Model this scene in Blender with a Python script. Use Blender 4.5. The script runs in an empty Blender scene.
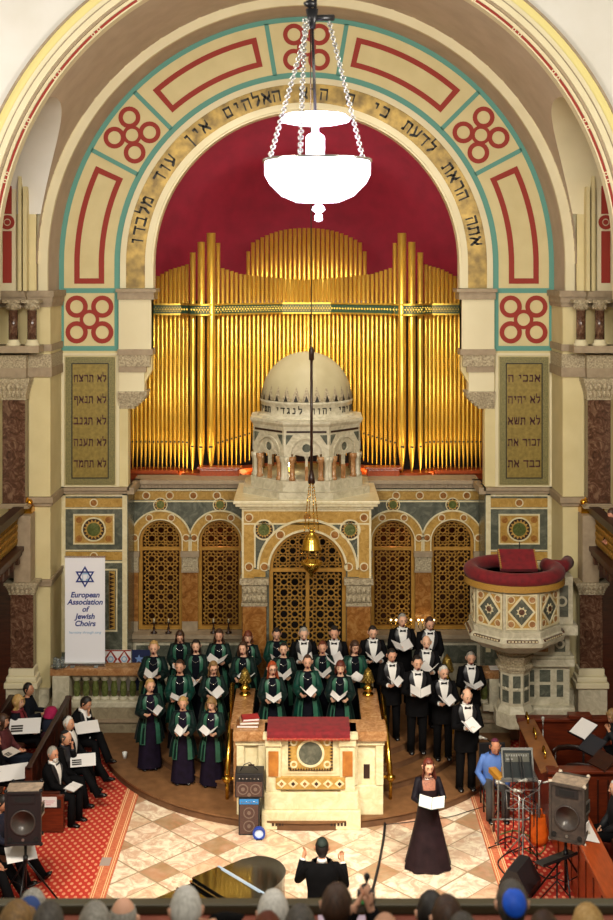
import bpy, bmesh, math, random
from math import pi, sin, cos, sqrt, radians as R_
from mathutils import Vector as V, Matrix, geometry
random.seed(7)
S = bpy.context.scene
COL = S.collection
# ---------------------------------------------------------------- camera frame
EYE = 9.0
def at(px, py, Y):
    return V(((px - 306.5) * Y / 1200.0, Y, EYE - (py - 270.0) * Y / 1200.0))
def X_(px, Y): return (px - 306.5) * Y / 1200.0
def Z_(py, Y): return EYE - (py - 270.0) * Y / 1200.0

# ---------------------------------------------------------------- materials
def lin(h):
    h = h.lstrip('#')
    o = []
    for i in (0, 2, 4):
        c = int(h[i:i+2], 16) / 255.0
        o.append(c / 12.92 if c <= .04045 else ((c + .055) / 1.055) ** 2.4)
    return (o[0], o[1], o[2], 1.0)
MATS = {}
def nodes(m):
    m.use_nodes = True
    nt = m.node_tree
    return nt, nt.nodes['Principled BSDF'], nt.nodes.new, nt.links.new
def mat(name, c, rough=.6, metal=0.0, c2=None, scale=6.0, detail=4, bump=0.0, coat=0.0, emit=None, es=0.0, stretch=None, sheen=0):
    if name in MATS: return MATS[name]
    m = bpy.data.materials.new(name); MATS[name] = m
    nt, p, N, L = nodes(m)
    p.inputs['Base Color'].default_value = lin(c)
    p.inputs['Roughness'].default_value = rough
    p.inputs['Metallic'].default_value = metal
    if coat: p.inputs['Coat Weight'].default_value = coat; p.inputs['Coat Roughness'].default_value = .08
    if sheen: p.inputs['Sheen Weight'].default_value = sheen
    if emit:
        p.inputs['Emission Color'].default_value = lin(emit); p.inputs['Emission Strength'].default_value = es
    if c2 or bump:
        tc = N('ShaderNodeTexCoord'); mp = N('ShaderNodeMapping')
        L(tc.outputs['Object'], mp.inputs['Vector'])
        if stretch: mp.inputs['Scale'].default_value = stretch
        nz = N('ShaderNodeTexNoise'); nz.inputs['Scale'].default_value = scale; nz.inputs['Detail'].default_value = detail
        L(mp.outputs[0], nz.inputs['Vector'])
        if c2:
            cr = N('ShaderNodeValToRGB'); L(nz.outputs['Fac'], cr.inputs[0])
            cr.color_ramp.elements[0].position = .32; cr.color_ramp.elements[1].position = .68
            cr.color_ramp.elements[0].color = lin(c); cr.color_ramp.elements[1].color = lin(c2)
            L(cr.outputs[0], p.inputs['Base Color'])
        if bump:
            b = N('ShaderNodeBump'); b.inputs['Strength'].default_value = bump; b.inputs['Distance'].default_value = .02
            L(nz.outputs['Fac'], b.inputs['Height']); L(b.outputs[0], p.inputs['Normal'])
    return m
def marble(name, c1, c2, c3, scale=3.0, rough=.25, dist=1.6):
    m = bpy.data.materials.new(name); MATS[name] = m
    nt, p, N, L = nodes(m)
    tc = N('ShaderNodeTexCoord')
    nz = N('ShaderNodeTexNoise'); nz.inputs['Scale'].default_value = scale; nz.inputs['Detail'].default_value = 8
    nz.inputs['Roughness'].default_value = .65; nz.inputs['Distortion'].default_value = dist
    L(tc.outputs['Object'], nz.inputs['Vector'])
    cr = N('ShaderNodeValToRGB'); L(nz.outputs['Fac'], cr.inputs[0])
    e = cr.color_ramp.elements
    e[0].position = .30; e[0].color = lin(c1); e[1].position = .72; e[1].color = lin(c3)
    k = e.new(.5); k.color = lin(c2)
    L(cr.outputs[0], p.inputs['Base Color'])
    p.inputs['Roughness'].default_value = rough
    return m
def math_node(N, L, op, a, b=None, c=None):
    n = N('ShaderNodeMath'); n.operation = op
    for i, v in enumerate((a, b, c)):
        if v is None: continue
        if isinstance(v, (int, float)): n.inputs[i].default_value = v
        else: L(v, n.inputs[i])
    return n.outputs[0]
def mixc(N, L, f, a, b):
    n = N('ShaderNodeMix'); n.data_type = 'RGBA'
    if isinstance(f, (int, float)): n.inputs[0].default_value = f
    else: L(f, n.inputs[0])
    for i, v in ((6, a), (7, b)):
        if isinstance(v, str): n.inputs[i].default_value = lin(v)
        else: L(v, n.inputs[i])
    return n.outputs[2]

# ---------------------------------------------------------------- mesh builder
class B:
    def __init__(s, M=None):
        s.v = []; s.f = []; s.m = []; s.s = []; s.M = M
    def add(s, vs, fs, m=0, sm=False):
        o = len(s.v)
        if s.M is not None: vs = [s.M @ V(p) for p in vs]
        s.v.extend([tuple(p) for p in vs])
        for f in fs:
            s.f.append(tuple(o + i for i in f)); s.m.append(m); s.s.append(sm)
    def box(s, x0, x1, y0, y1, z0, z1, m=0, rot=None, piv=None):
        vs = [V((x, y, z)) for z in (z0, z1) for y in (y0, y1) for x in (x0, x1)]
        if rot is not None:
            p = V(piv) if piv is not None else V(((x0+x1)/2, (y0+y1)/2, (z0+z1)/2))
            vs = [rot @ (q - p) + p for q in vs]
        s.add(vs, [(0,2,3,1),(4,5,7,6),(0,1,5,4),(2,6,7,3),(0,4,6,2),(1,3,7,5)], m)
        return s
    def bbox(s, x0, x1, y0, y1, z0, z1, b=.01, m=0, sm=False):
        # box with chamfered edges
        bm = bmesh.new()
        bmesh.ops.create_cube(bm, size=1)
        for q in bm.verts: q.co = V((x0+(q.co.x+.5)*(x1-x0), y0+(q.co.y+.5)*(y1-y0), z0+(q.co.z+.5)*(z1-z0)))
        bmesh.ops.bevel(bm, geom=list(bm.edges), offset=min(b, .45*min(abs(x1-x0),abs(y1-y0),abs(z1-z0))), segments=2, affect='EDGES', profile=.6)
        bm.verts.ensure_lookup_table()
        s.add([q.co.copy() for q in bm.verts], [tuple(q.index for q in f.verts) for f in bm.faces], m, sm)
        bm.free(); return s
    def tube(s, pts, rads, n=8, m=0, sm=True, caps=True, sq=None, up=None):
        pts = [V(p) for p in pts]
        if isinstance(rads, (int, float)): rads = [rads]*len(pts)
        vs = []; k = len(pts)
        t = (pts[1]-pts[0]).normalized()
        a = V(up) if up is not None else (V((0,0,1)) if abs(t.z) < .9 else V((0,1,0)))
        u = (a - t*a.dot(t)).normalized()
        for i in range(k):
            if i == 0: d = pts[1]-pts[0]
            elif i == k-1: d = pts[-1]-pts[-2]
            else: d = (pts[i+1]-pts[i]).normalized() + (pts[i]-pts[i-1]).normalized()
            if d.length < 1e-9: d = t
            t = d.normalized()
            u = u - t*u.dot(t)
            if u.length < 1e-6: u = t.orthogonal()
            u.normalize(); w = t.cross(u)
            r = rads[i]; rx, ry = (r if isinstance(r, tuple) else (r, r))
            for j in range(n):
                an = 2*pi*j/n
                vs.append(pts[i] + u*(rx*cos(an)) + w*(ry*sin(an)))
        fs = [(i*n+j, i*n+(j+1)%n, (i+1)*n+(j+1)%n, (i+1)*n+j) for i in range(k-1) for j in range(n)]
        if caps:
            fs.append(tuple(range(n-1, -1, -1))); fs.append(tuple(range((k-1)*n, k*n)))
        s.add(vs, fs, m, sm); return s
    def lathe(s, c, prof, n=24, m=0, sm=True, sx=1, sy=1, rot=0, a0=0, a1=2*pi, axis=None):
        # prof = [(r, z)...] around vertical axis through c ; axis: optional Matrix
        c = V(c); full = abs(a1-a0-2*pi) < 1e-6
        cols = n if full else n+1
        vs = []
        for r, z in prof:
            for j in range(cols):
                a = a0 + (a1-a0)*j/n + rot
                p = V((r*cos(a)*sx, r*sin(a)*sy, z))
                if axis is not None: p = axis @ p
                vs.append(c + p)
        fs = []
        for i in range(len(prof)-1):
            for j in range(n):
                k = (j+1) % cols if full else j+1
                fs.append((i*cols+j, i*cols+k, (i+1)*cols+k, (i+1)*cols+j))
        if full:
            if prof[0][0] > 1e-5: fs.append(tuple(range(cols-1, -1, -1)))
            if prof[-1][0] > 1e-5: fs.append(tuple(range((len(prof)-1)*cols, len(prof)*cols)))
        s.add(vs, fs, m, sm); return s
    def plate(s, loops, y0, y1, m=0, ax='y', sides=True):
        # loops of (x, z) ; first outer, rest holes ; extruded y0..y1 (front = y0)
        flat = [p for lp in loops for p in lp]
        tris = geometry.tessellate_polygon([[V((p[0], p[1], 0)) for p in lp] for lp in loops])
        def P(p, y): return (p[0], y, p[1]) if ax == 'y' else ((y, p[0], p[1]) if ax == 'x' else (p[0], p[1], y))
        n = len(flat)
        vs = [P(p, y0) for p in flat] + [P(p, y1) for p in flat]
        fs = [tuple(t) for t in tris] + [(n+t[2], n+t[1], n+t[0]) for t in tris]
        if sides:
            o = 0
            for lp in loops:
                k = len(lp)
                for i in range(k): fs.append((o+i, o+(i+1)%k, n+o+(i+1)%k, n+o+i))
                o += k
        s.add(vs, fs, m); return s
    def ring(s, cx, cz, r0, r1, y0, y1, a0=0, a1=pi, n=48, m=0):
        vs = []; full = abs(a1-a0-2*pi) < 1e-6
        c = n if full else n+1
        for j in range(c):
            a = a0+(a1-a0)*j/n
            for r, y in ((r0,y0),(r1,y0),(r1,y1),(r0,y1)): vs.append((cx+r*cos(a), y, cz+r*sin(a)))
        fs = []
        for j in range(n):
            k = (j+1) % c
            for q in range(4): fs.append((j*4+q, k*4+q, k*4+(q+1)%4, j*4+(q+1)%4))
        if not full: fs += [(0,1,2,3), (n*4+3, n*4+2, n*4+1, n*4)]
        s.add(vs, fs, m); return s
    def disc(s, cx, cz, r, y0, y1, n=20, m=0):
        return s.plate([[(cx+r*cos(2*pi*i/n), cz+r*sin(2*pi*i/n)) for i in range(n)]], y0, y1, m)
    def ball(s, c, r, n=10, k=7, m=0):
        rr = r if isinstance(r, tuple) else (r, r, r)
        pr = [(sin(pi*i/k), -cos(pi*i/k)) for i in range(k+1)]
        vs = []; c = V(c)
        for a, z in pr:
            for j in range(n): vs.append(c + V((rr[0]*a*cos(2*pi*j/n), rr[1]*a*sin(2*pi*j/n), rr[2]*z)))
        fs = [(i*n+j, i*n+(j+1)%n, (i+1)*n+(j+1)%n, (i+1)*n+j) for i in range(k) for j in range(n)]
        s.add(vs, fs, m, True); return s
    def build(s, name, mats, parent=None, fix=True):
        me = bpy.data.meshes.new(name)
        me.from_pydata(s.v, [], s.f)
        for q in (mats if isinstance(mats, (list, tuple)) else [mats]): me.materials.append(q)
        for i, p in enumerate(me.polygons):
            p.material_index = s.m[i]; p.use_smooth = s.s[i]
        if fix:
            bm = bmesh.new(); bm.from_mesh(me)
            bmesh.ops.remove_doubles(bm, verts=bm.verts, dist=1e-5)
            bmesh.ops.recalc_face_normals(bm, faces=bm.faces)
            bm.to_mesh(me); bm.free()
        o = bpy.data.objects.new(name, me); COL.objects.link(o)
        if parent is not None:
            o.parent = parent
        return o
def tag(o, label=None, cat=None, group=None, kind=None):
    if label: o['label'] = label
    if cat: o['category'] = cat
    if group: o['group'] = group
    if kind: o['kind'] = kind
    return o
def empty(name, label=None, cat=None, loc=(0,0,0), rz=0, group=None, kind=None, M=None):
    o = bpy.data.objects.new(name, None); COL.objects.link(o)
    o.empty_display_size = .1
    if M is not None: o.matrix_world = M
    else:
        o.location = loc; o.rotation_euler = (0, 0, rz)
    return tag(o, label, cat, group, kind)
def rootat(name, label, cat, loc, group=None):
    # empty at the thing's base; parts are built in world coordinates and re-based by finish()
    return empty(name, label, cat, loc, 0, group)
def copy_tree(o, parent=None):
    c = o.copy(); COL.objects.link(c)
    if parent is not None: c.parent = parent
    for ch in o.children: copy_tree(ch, c)
    return c
def wpart(b, name, mats, root, parent=None):
    # part given in world coordinates under a root placed (without rotation) at root.location
    o = b.build(name, mats)
    l = root.location
    me = o.data
    me.transform(Matrix.Translation(-l)); o.parent = parent or root
    return o
def struct(b, name, mats):
    o = b.build(name, mats); o['kind'] = 'structure'; return o
def child(b, name, mats, parent):
    o = b.build(name, mats); o.parent = parent; return o

def text_mesh(txt, size, depth=.004, align='CENTER', M=None, shear=0, bold=0.0, width=None):
    cu = bpy.data.curves.new('lettering', 'FONT'); cu.body = txt; cu.size = 10.0; KS = size/10.0
    cu.align_x = align; cu.align_y = 'CENTER'; cu.extrude = depth/2/KS; cu.shear = shear; cu.offset = bold/KS
    cu.resolution_u = 4
    o = bpy.data.objects.new('lettering', cu); COL.objects.link(o)
    dg = bpy.context.evaluated_depsgraph_get(); dg.update()
    me = bpy.data.meshes.new_from_object(o.evaluated_get(dg))
    bpy.data.objects.remove(o); bpy.data.curves.remove(cu)
    me.transform(Matrix.Diagonal((KS, KS, KS, 1)))
    xs = [v.co.x for v in me.vertices] or [0]
    if width and xs:
        k = width / max(1e-6, max(xs)-min(xs))
        me.transform(Matrix.Diagonal((k, 1, 1, 1)))
    if M is not None: me.transform(M)
    return me
HEB = {
'א': (.8, [[(.06,.95),(.72,.05)],[(.72,.95),(.70,.62),(.50,.42)],[(.08,.05),(.12,.35),(.30,.62)]]),
'ב': (.8, [[(.06,.9),(.60,.9),(.60,.1)],[(.02,.1),(.76,.1)]]),
'ג': (.6, [[(.12,.9),(.46,.9),(.46,.35),(.54,.06)],[(.46,.35),(.12,.06)]]),
'ד': (.8, [[(.03,.9),(.74,.9)],[(.60,.9),(.60,.04)]]),
'ה': (.8, [[(.05,.9),(.68,.9),(.68,.04)],[(.14,.56),(.14,.04)]]),
'ו': (.45, [[(.08,.9),(.32,.9),(.32,.04)]]),
'ז': (.55, [[(.05,.9),(.48,.9)],[(.30,.9),(.24,.04)]]),
'ח': (.8, [[(.10,.04),(.10,.9),(.68,.9),(.68,.04)]]),
'י': (.42, [[(.08,.9),(.30,.9),(.28,.55)]]),
'כ': (.75, [[(.06,.9),(.58,.9),(.64,.75),(.64,.25),(.58,.1),(.06,.1)]]),
'ל': (.7, [[(.08,1.3),(.08,.85),(.60,.85),(.60,.5),(.30,.05)]]),
'מ': (.85, [[(.08,.95),(.22,.72),(.08,.04)],[(.22,.72),(.46,.9),(.72,.8),(.74,.1),(.40,.1)]]),
'ם': (.8, [[(.12,.9),(.68,.9),(.68,.1),(.14,.1),(.14,.9)]]),
'נ': (.6, [[(.16,.9),(.46,.9),(.46,.1),(.05,.1)]]),
'ן': (.45, [[(.08,.9),(.32,.9),(.30,-.3)]]),
'ע': (.8, [[(.68,.95),(.62,.3),(.08,.02)],[(.10,.95),(.34,.26)]]),
'ף': (.8, [[(.14,.55),(.14,.9),(.64,.9),(.68,-.3)],[(.14,.55),(.34,.55)]]),
'צ': (.8, [[(.08,.95),(.64,.1),(.05,.1)],[(.70,.95),(.66,.66),(.42,.45)]]),
'ר': (.75, [[(.05,.9),(.58,.9),(.64,.75),(.64,.04)]]),
'ש': (.9, [[(.08,.95),(.20,.1),(.70,.1),(.80,.95)],[(.44,.95),(.42,.55),(.24,.3)]]),
'ת': (.8, [[(.08,.9),(.62,.9),(.68,.75),(.68,.04)],[(.16,.9),(.16,.1),(.02,.06)]]),
}
def heb_mesh(txt, size, depth=.006, M=None, width=None):
    """Square Hebrew lettering drawn with a broad pen; txt is in reading order (right to left)."""
    b = B(); x = 0; pw, ph = .07, .105
    for ch in txt[::-1]:
        if ch == ' ': x += .55; continue
        w, st = HEB[ch]
        for ln in st:
            for (ax, ay), (bx_, by) in zip(ln, ln[1:]):
                P = [(X+dx, Y+dy) for X, Y in ((ax, ay), (bx_, by)) for dx in (-pw, pw) for dy in (-ph, ph)]
                P = sorted(set(P)); hull = []
                for seq in (P, P[::-1]):
                    h = []
                    for q in seq:
                        while len(h) > 1 and (h[-1][0]-h[-2][0])*(q[1]-h[-2][1])-(h[-1][1]-h[-2][1])*(q[0]-h[-2][0]) <= 1e-9: h.pop()
                        h.append(q)
                    hull += h[:-1]
                n = len(hull); vs = [(x+q[0], q[1], z) for z in (-.5, .5) for q in hull]
                b.add(vs, [tuple(range(n-1, -1, -1)), tuple(range(n, 2*n))] + [(i, (i+1) % n, n+(i+1) % n, n+i) for i in range(n)])
        x += w + .16
    me = bpy.data.meshes.new('heb'); me.from_pydata(b.v, [], b.f)
    k = (width/x) if width else size/1.5
    me.transform(Matrix.Diagonal((k, (size/1.5) if width else k, depth, 1)) @ Matrix.Translation((-x/2+.08, -.5, 0)))
    if M is not None: me.transform(M)
    return me
def merge_meshes(name, mes, m, parent=None):
    bm = bmesh.new()
    for me in mes: bm.from_mesh(me)
    out = bpy.data.meshes.new(name); bm.to_mesh(out); bm.free()
    out.materials.clear(); out.materials.append(m)
    for p in out.polygons: p.material_index = 0
    o = bpy.data.objects.new(name, out); COL.objects.link(o)
    if parent is not None: o.parent = parent
    return o
def face_M(p, rz=0, spin=0, tilt=0):
    # text upright facing -Y at p
    return Matrix.Translation(p) @ Matrix.Rotation(rz, 4, 'Z') @ Matrix.Rotation(pi/2 - tilt, 4, 'X') @ Matrix.Rotation(spin, 4, 'Z')

# ---------------------------------------------------------------- palette
cream = mat('cream_plaster', '#D3C596', .75, c2='#C9BA8A', scale=2)
creamw = mat('pale_plaster', '#DBD1B0', .75, c2='#D4C9A6', scale=1.5)
whitew = mat('white_plaster', '#DCD9D2', .85, c2='#D4D0C6', scale=1.2)
taupe = mat('taupe_plaster', '#B8A692', .8, c2='#AC9A86', scale=2)
yellow = mat('yellow_moulding', '#DDD08A', .6)
mould = mat('stone_moulding', '#A08E74', .6, c2='#8F7D65', scale=9)
carved = mat('carved_stone', '#BFB193', .7, c2='#7F7158', scale=30, bump=.6)
teal = mat('teal_paint', '#5C9488', .75)
redp = mat('oxide_red_paint', '#92281A', .7)
gold = mat('gilt_metal', '#E0A93C', .24, 1.0, c2='#C98F2A', scale=7)
pipegold = mat('organ_gold', '#EBC458', .33, .8, c2='#DDB040', scale=4, stretch=(6,6,1))
brass = mat('polished_brass', '#D9AE4A', .2, 1.0)
latt = mat('gilded_lattice', '#B98A3C', .5, .3, c2='#A87A30', scale=8)
mosaic = mat('gold_mosaic', '#A08444', .4, .5, c2='#66522A', scale=5, detail=6)
ink = mat('inscription_black', '#1E1A12', .6)
maroonink = mat('inscription_maroon', '#4A1F1C', .6)
tablet = mat('tablet_olive_gold', '#94803F', .45, .3, c2='#7C6A32', scale=14)
tabborder = mat('tablet_border', '#5E5E3A', .5, .2, c2='#8C8050', scale=60, detail=1)
reddome = mat('crimson_wall', '#9C1830', .75, c2='#8A142A', scale=3)
darkred = marble('rouge_marble', '#2A1A14', '#573A2C', '#8A6E58', 4, .2, 3)
brownm = marble('amber_marble', '#6A3E1A', '#93602E', '#B0844C', 6, .25)
greym = marble('grey_green_marble', '#41453E', '#56594E', '#7A7B6C', 4, .25)
creamm = marble('cream_marble', '#CBBD92', '#D8CCA6', '#E4DCC0', 5, .3)
pinkm = marble('pink_marble', '#7E5230', '#A0744A', '#C49C72', 7, .22)
siena = marble('siena_marble', '#94702F', '#B08A44', '#C6A460', 8, .3)
greenm = marble('green_marble', '#3A4220', '#565E30', '#7C8050', 9, .25)
stonew = marble('white_stone', '#A39B84', '#BDB59C', '#D3CCB6', 5, .45)
stoneg = marble('podium_stone', '#7A6E56', '#8E8268', '#A4987C', 5, .5)
stepbrown = mat('brown_step_carpet', '#6B4A2E', .85, c2='#5A3C24', scale=5)
wood = mat('mahogany', '#6A2A14', .3, c2='#4E1C0E', scale=4, stretch=(1,1,8), coat=.3)
woodo = mat('orange_wood', '#A8481C', .35, c2='#8A3814', scale=4, stretch=(8,1,8), coat=.3)
woodd = mat('dark_wood', '#33170D', .4, c2='#24100A', scale=6)
velvet = mat('red_velvet', '#7A0A18', .85, c2='#5E0612', scale=10, sheen=.08)
fringe = mat('gold_fringe', '#B98C3E', .6, c2='#8F6A28', scale=80)
black = mat('black_plastic', '#17161A', .5)
blackm = mat('black_metal', '#1C1C1F', .35, .6)
greymt = mat('grey_metal', '#8A8A88', .35, .7)
paper = mat('white_paper', '#DDDBDA', .7)
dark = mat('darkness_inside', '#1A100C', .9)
lacq = mat('piano_lacquer', '#0A0908', .06, 0, coat=1.0)
silver = mat('silver_metal', '#C9C9C6', .2, 1.0)
glassy = mat('clear_glass', '#E8F0F0', .05); glassy.node_tree.nodes['Principled BSDF'].inputs['Transmission Weight'].default_value = .9
# ================================================================ ARCHITECTURE
YA = 24.5; YB = 25.4; CZ = 9.12
K = YA/1200.0
def arc(cx, cz, r, a0, a1, n):
    return [(cx+r*cos(a0+(a1-a0)*i/n), cz+r*sin(a0+(a1-a0)*i/n)) for i in range(n+1)]
# ---- floor
mfl = bpy.data.materials.new('floor_marble_tiles')
nt, p, N, L = nodes(mfl)
tc = N('ShaderNodeTexCoord'); mp = N('ShaderNodeMapping'); mp.inputs['Rotation'].default_value = (0,0,pi/4)
mp.inputs['Location'].default_value = (0.1, .25, 0)
L(tc.outputs['Object'], mp.inputs[0])
sp = N('ShaderNodeSeparateXYZ'); L(mp.outputs[0], sp.inputs[0])
T = 1.16
ux = math_node(N, L, 'DIVIDE', sp.outputs[0], T); uy = math_node(N, L, 'DIVIDE', sp.outputs[1], T)
def tri(u, k):   # distance to the nearest line of period 1/k
    f = math_node(N, L, 'FRACT', math_node(N, L, 'MULTIPLY', u, k))
    return math_node(N, L, 'ABSOLUTE', math_node(N, L, 'SUBTRACT', f, .5))
# cell ids over a grid of unequal strips (wide strip .64, narrow .36)
fx = math_node(N, L, 'FRACT', ux); fy = math_node(N, L, 'FRACT', uy)
sx = math_node(N, L, 'GREATER_THAN', fx, .62); sy = math_node(N, L, 'GREATER_THAN', fy, .62)
ix = math_node(N, L, 'ADD', math_node(N, L, 'MULTIPLY', math_node(N, L, 'FLOOR', ux), 2), sx)
iy = math_node(N, L, 'ADD', math_node(N, L, 'MULTIPLY', math_node(N, L, 'FLOOR', uy), 2), sy)
cb = N('ShaderNodeCombineXYZ'); L(ix, cb.inputs[0]); L(iy, cb.inputs[1])
wn = N('ShaderNodeTexWhiteNoise'); wn.noise_dimensions = '2D'; L(cb.outputs[0], wn.inputs['Vector'])
cr = N('ShaderNodeValToRGB'); L(wn.outputs['Value'], cr.inputs[0]); cr.color_ramp.interpolation = 'CONSTANT'
e = cr.color_ramp.elements
for i, (ps, c) in enumerate([(0,'#DFCDAC'), (.2,'#D9B08E'), (.34,'#E6D9C0'), (.58,'#DCC4A2'), (.74,'#E6D2B6'), (.9,'#CF9876')]):
    k = e[i] if i < 2 else e.new(ps)
    k.position = ps; k.color = lin(c)
corner = math_node(N, L, 'MULTIPLY', sx, sy)
c1 = mixc(N, L, corner, cr.outputs[0], '#8A6028')
strip = math_node(N, L, 'ABSOLUTE', math_node(N, L, 'SUBTRACT', sx, sy))
c1 = mixc(N, L, math_node(N, L, 'MULTIPLY', strip, .55), c1, '#EFE6D2')
nz = N('ShaderNodeTexNoise'); nz.inputs['Scale'].default_value = 2.6; nz.inputs['Detail'].default_value = 9; nz.inputs['Distortion'].default_value = 2.2
nz.inputs['Roughness'].default_value = .7
add = N('ShaderNodeVectorMath'); add.operation = 'ADD'; L(tc.outputs['Object'], add.inputs[0]); L(wn.outputs['Color'], add.inputs[1])
L(add.outputs[0], nz.inputs['Vector'])
vr = N('ShaderNodeValToRGB'); L(nz.outputs['Fac'], vr.inputs[0])
vr.color_ramp.elements[0].position = .43; vr.color_ramp.elements[1].position = .57
vr.color_ramp.elements[0].color = (0,0,0,1); vr.color_ramp.elements[1].color = (1,1,1,1)
c2 = mixc(N, L, math_node(N, L, 'MULTIPLY', vr.outputs[0], .7), c1, '#A86A44')
nz2 = N('ShaderNodeTexNoise'); nz2.inputs['Scale'].default_value = 6; nz2.inputs['Detail'].default_value = 6; L(add.outputs[0], nz2.inputs['Vector'])
c2 = mixc(N, L, math_node(N, L, 'MULTIPLY', nz2.outputs['Fac'], .35), c2, '#F2E6D0')
ed = math_node(N, L, 'MINIMUM', math_node(N, L, 'MINIMUM', fx, fy), math_node(N, L, 'MINIMUM', math_node(N, L, 'ABSOLUTE', math_node(N, L, 'SUBTRACT', fx, .62)), math_node(N, L, 'ABSOLUTE', math_node(N, L, 'SUBTRACT', fy, .62))))
c3 = mixc(N, L, math_node(N, L, 'LESS_THAN', ed, .012), c2, '#9A8468')
L(c3, p.inputs['Base Color']); p.inputs['Roughness'].default_value = .28
struct(B().box(-10, 10, 6, 30.5, -.3, 0), 'floor', mfl)

def carpet_mat():
    m = bpy.data.materials.new('red_dotted_carpet'); nt, p, N, L = nodes(m)
    tc = N('ShaderNodeTexCoord'); sp = N('ShaderNodeSeparateXYZ'); L(tc.outputs['Object'], sp.inputs[0])
    def dots(ox, oy):
        a = math_node(N, L, 'SUBTRACT', math_node(N, L, 'FRACT', math_node(N, L, 'ADD', math_node(N, L, 'DIVIDE', sp.outputs[0], .125), ox)), .5)
        b = math_node(N, L, 'SUBTRACT', math_node(N, L, 'FRACT', math_node(N, L, 'ADD', math_node(N, L, 'DIVIDE', sp.outputs[1], .19), oy)), .5)
        d = math_node(N, L, 'ADD', math_node(N, L, 'MULTIPLY', a, a), math_node(N, L, 'MULTIPLY', b, b))
        return math_node(N, L, 'LESS_THAN', d, .04)
    f = math_node(N, L, 'MAXIMUM', dots(0, 0), dots(.5, .5))
    L(mixc(N, L, math_node(N, L, 'MULTIPLY', f, .7), '#B02A1A', '#E0A078'), p.inputs['Base Color'])
    p.inputs['Roughness'].default_value = .95
    return m
mcar = carpet_mat()
bord = mat('carpet_border', '#C97850', .95, c2='#B8583A', scale=30)
bordl = mat('carpet_border_line', '#E6C090', .95)
for sgn, nm in ((-1, 'left'), (1, 'right')):
    xo, xi = (-6.6, -3.12) if sgn < 0 else (3.02, 6.6)
    b = B().box(xo, xi, 9, 23.0, 0, .012, 0)
    i0, i1 = (-3.12, -2.88) if sgn < 0 else (2.80, 3.02)
    b.box(i0, i1, 9, 20.9, 0, .013, 1)
    for q in (.02, .05, .17, .2): b.box(i0+q, i0+q+.012, 9, 20.9, .013, .015, 2)
    o = b.build('carpet', [mcar, bord, bordl])
    tag(o, 'red dotted carpet ' + ('with striped border under the audience pews, left of the marble' if sgn < 0 else 'beneath the microphone stands and keyboard'), 'carpet')

# ---- arch wall (painted wall around the apse)
jr = 3.16
outer = [(-5.05, 4.45)] + [(-5.05, CZ)] + arc(0, CZ, 5.05, pi, 0, 64)[1:-1] + [(5.05, CZ), (5.05, 4.45)]
inner = [(3.64, 4.45), (3.64, 6.16), (3.36, 6.6), (3.16, 6.95), (jr, CZ)] + arc(0, CZ, jr, 0, pi, 48)[1:-1] + [(-jr, CZ), (-3.16, 6.95), (-3.36, 6.6), (-3.64, 6.16), (-3.64, 4.45)]
wall = struct(B().plate([outer + inner], YA, YA+.3), 'wall_arch', cream)
b = B()   # painted teal bands with panels
y0, y1 = YA-.012, YA+.01
zs = Z_(293, YA)   # 8.53
b.ring(0, CZ, 4.95, 5.05, y0, y1, 0, pi, 64); b.ring(0, CZ, 3.80, 3.92, y0, y1, 0, pi, 64)
for s in (-1, 1):
    xs = sorted((s*4.95, s*5.05)); b.box(xs[0], xs[1], y0, y1, 7.35, CZ)
    xs = sorted((s*3.80, s*3.92)); b.box(xs[0], xs[1], y0, y1, 7.35, CZ)
    xs = sorted((s*3.92, s*4.95))
    for z in (8.53, 7.35): b.box(xs[0], xs[1], y0, y1, z, z+.1)
for a in (28, 45, 80.5, 99.5, 135, 152):
    an = R_(a); c, q = cos(an), sin(an); w = .045
    b.add([(c*r - q*w*t, y, CZ + q*r + c*w*t) for y in (y0, y1) for r, t in ((3.9,-1),(4.97,-1),(4.97,1),(3.9,1))],
          [(0,1,2,3),(7,6,5,4),(0,4,5,1),(1,5,6,2),(2,6,7,3),(3,7,4,0)])
child(b, 'painted_border', teal, wall)
def quatre(cx, cz, rot, sc=1.0):
    b = B(); r = .175*sc; d = .285*sc
    for k in range(5):
        a = rot + pi/4 + k*pi/2
        x, z = (cx, cz) if k == 4 else (cx + d*1.30*cos(a), cz + d*1.30*sin(a))
        ro, ri = (.228*sc, .135*sc) if k < 4 else (.2*sc, .13*sc)
        b.ring(x, z, ri, ro, y0 - .001*k, y1, 0, 2*pi, 24)
    return child(b, 'painted_roundels', redp, wall)
for s in (-1, 1): quatre(s*4.43, 7.99, 0, 1)
for a in (90, 36.5, 143.5): quatre(4.43*cos(R_(a)), CZ + 4.43*sin(R_(a)), R_(a), .98)
def curved_panel(a0, a1, straight=None):
    b = B(); n = 20; w = .11; r0, r1 = 4.13, 4.74
    a0, a1 = R_(a0), R_(a1)
    b.ring(0, CZ, r0, r0+w, y0, y1, a0, a1, n); b.ring(0, CZ, r1-w, r1, y0, y1, a0, a1, n)
    for a in (a0, a1 - w/4.4):
        b.ring(0, CZ, r0, r1, y0-.001, y1, a, a + w/4.4, 2)
    if straight:
        s = straight
        zb = 8.72
        for r in (r0, r1-w):
            x = sorted((s*r, s*(r+w))); b.box(x[0], x[1], y0, y1, zb, CZ+.02)
        x = sorted((s*r0, s*r1)); b.box(x[0], x[1], y0-.001, y1, zb, zb+w)
    return b
for a0, a1 in ((48.5, 77.5), (102.5, 131.5)): child(curved_panel(a0, a1), 'painted_panel', redp, wall)
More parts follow.
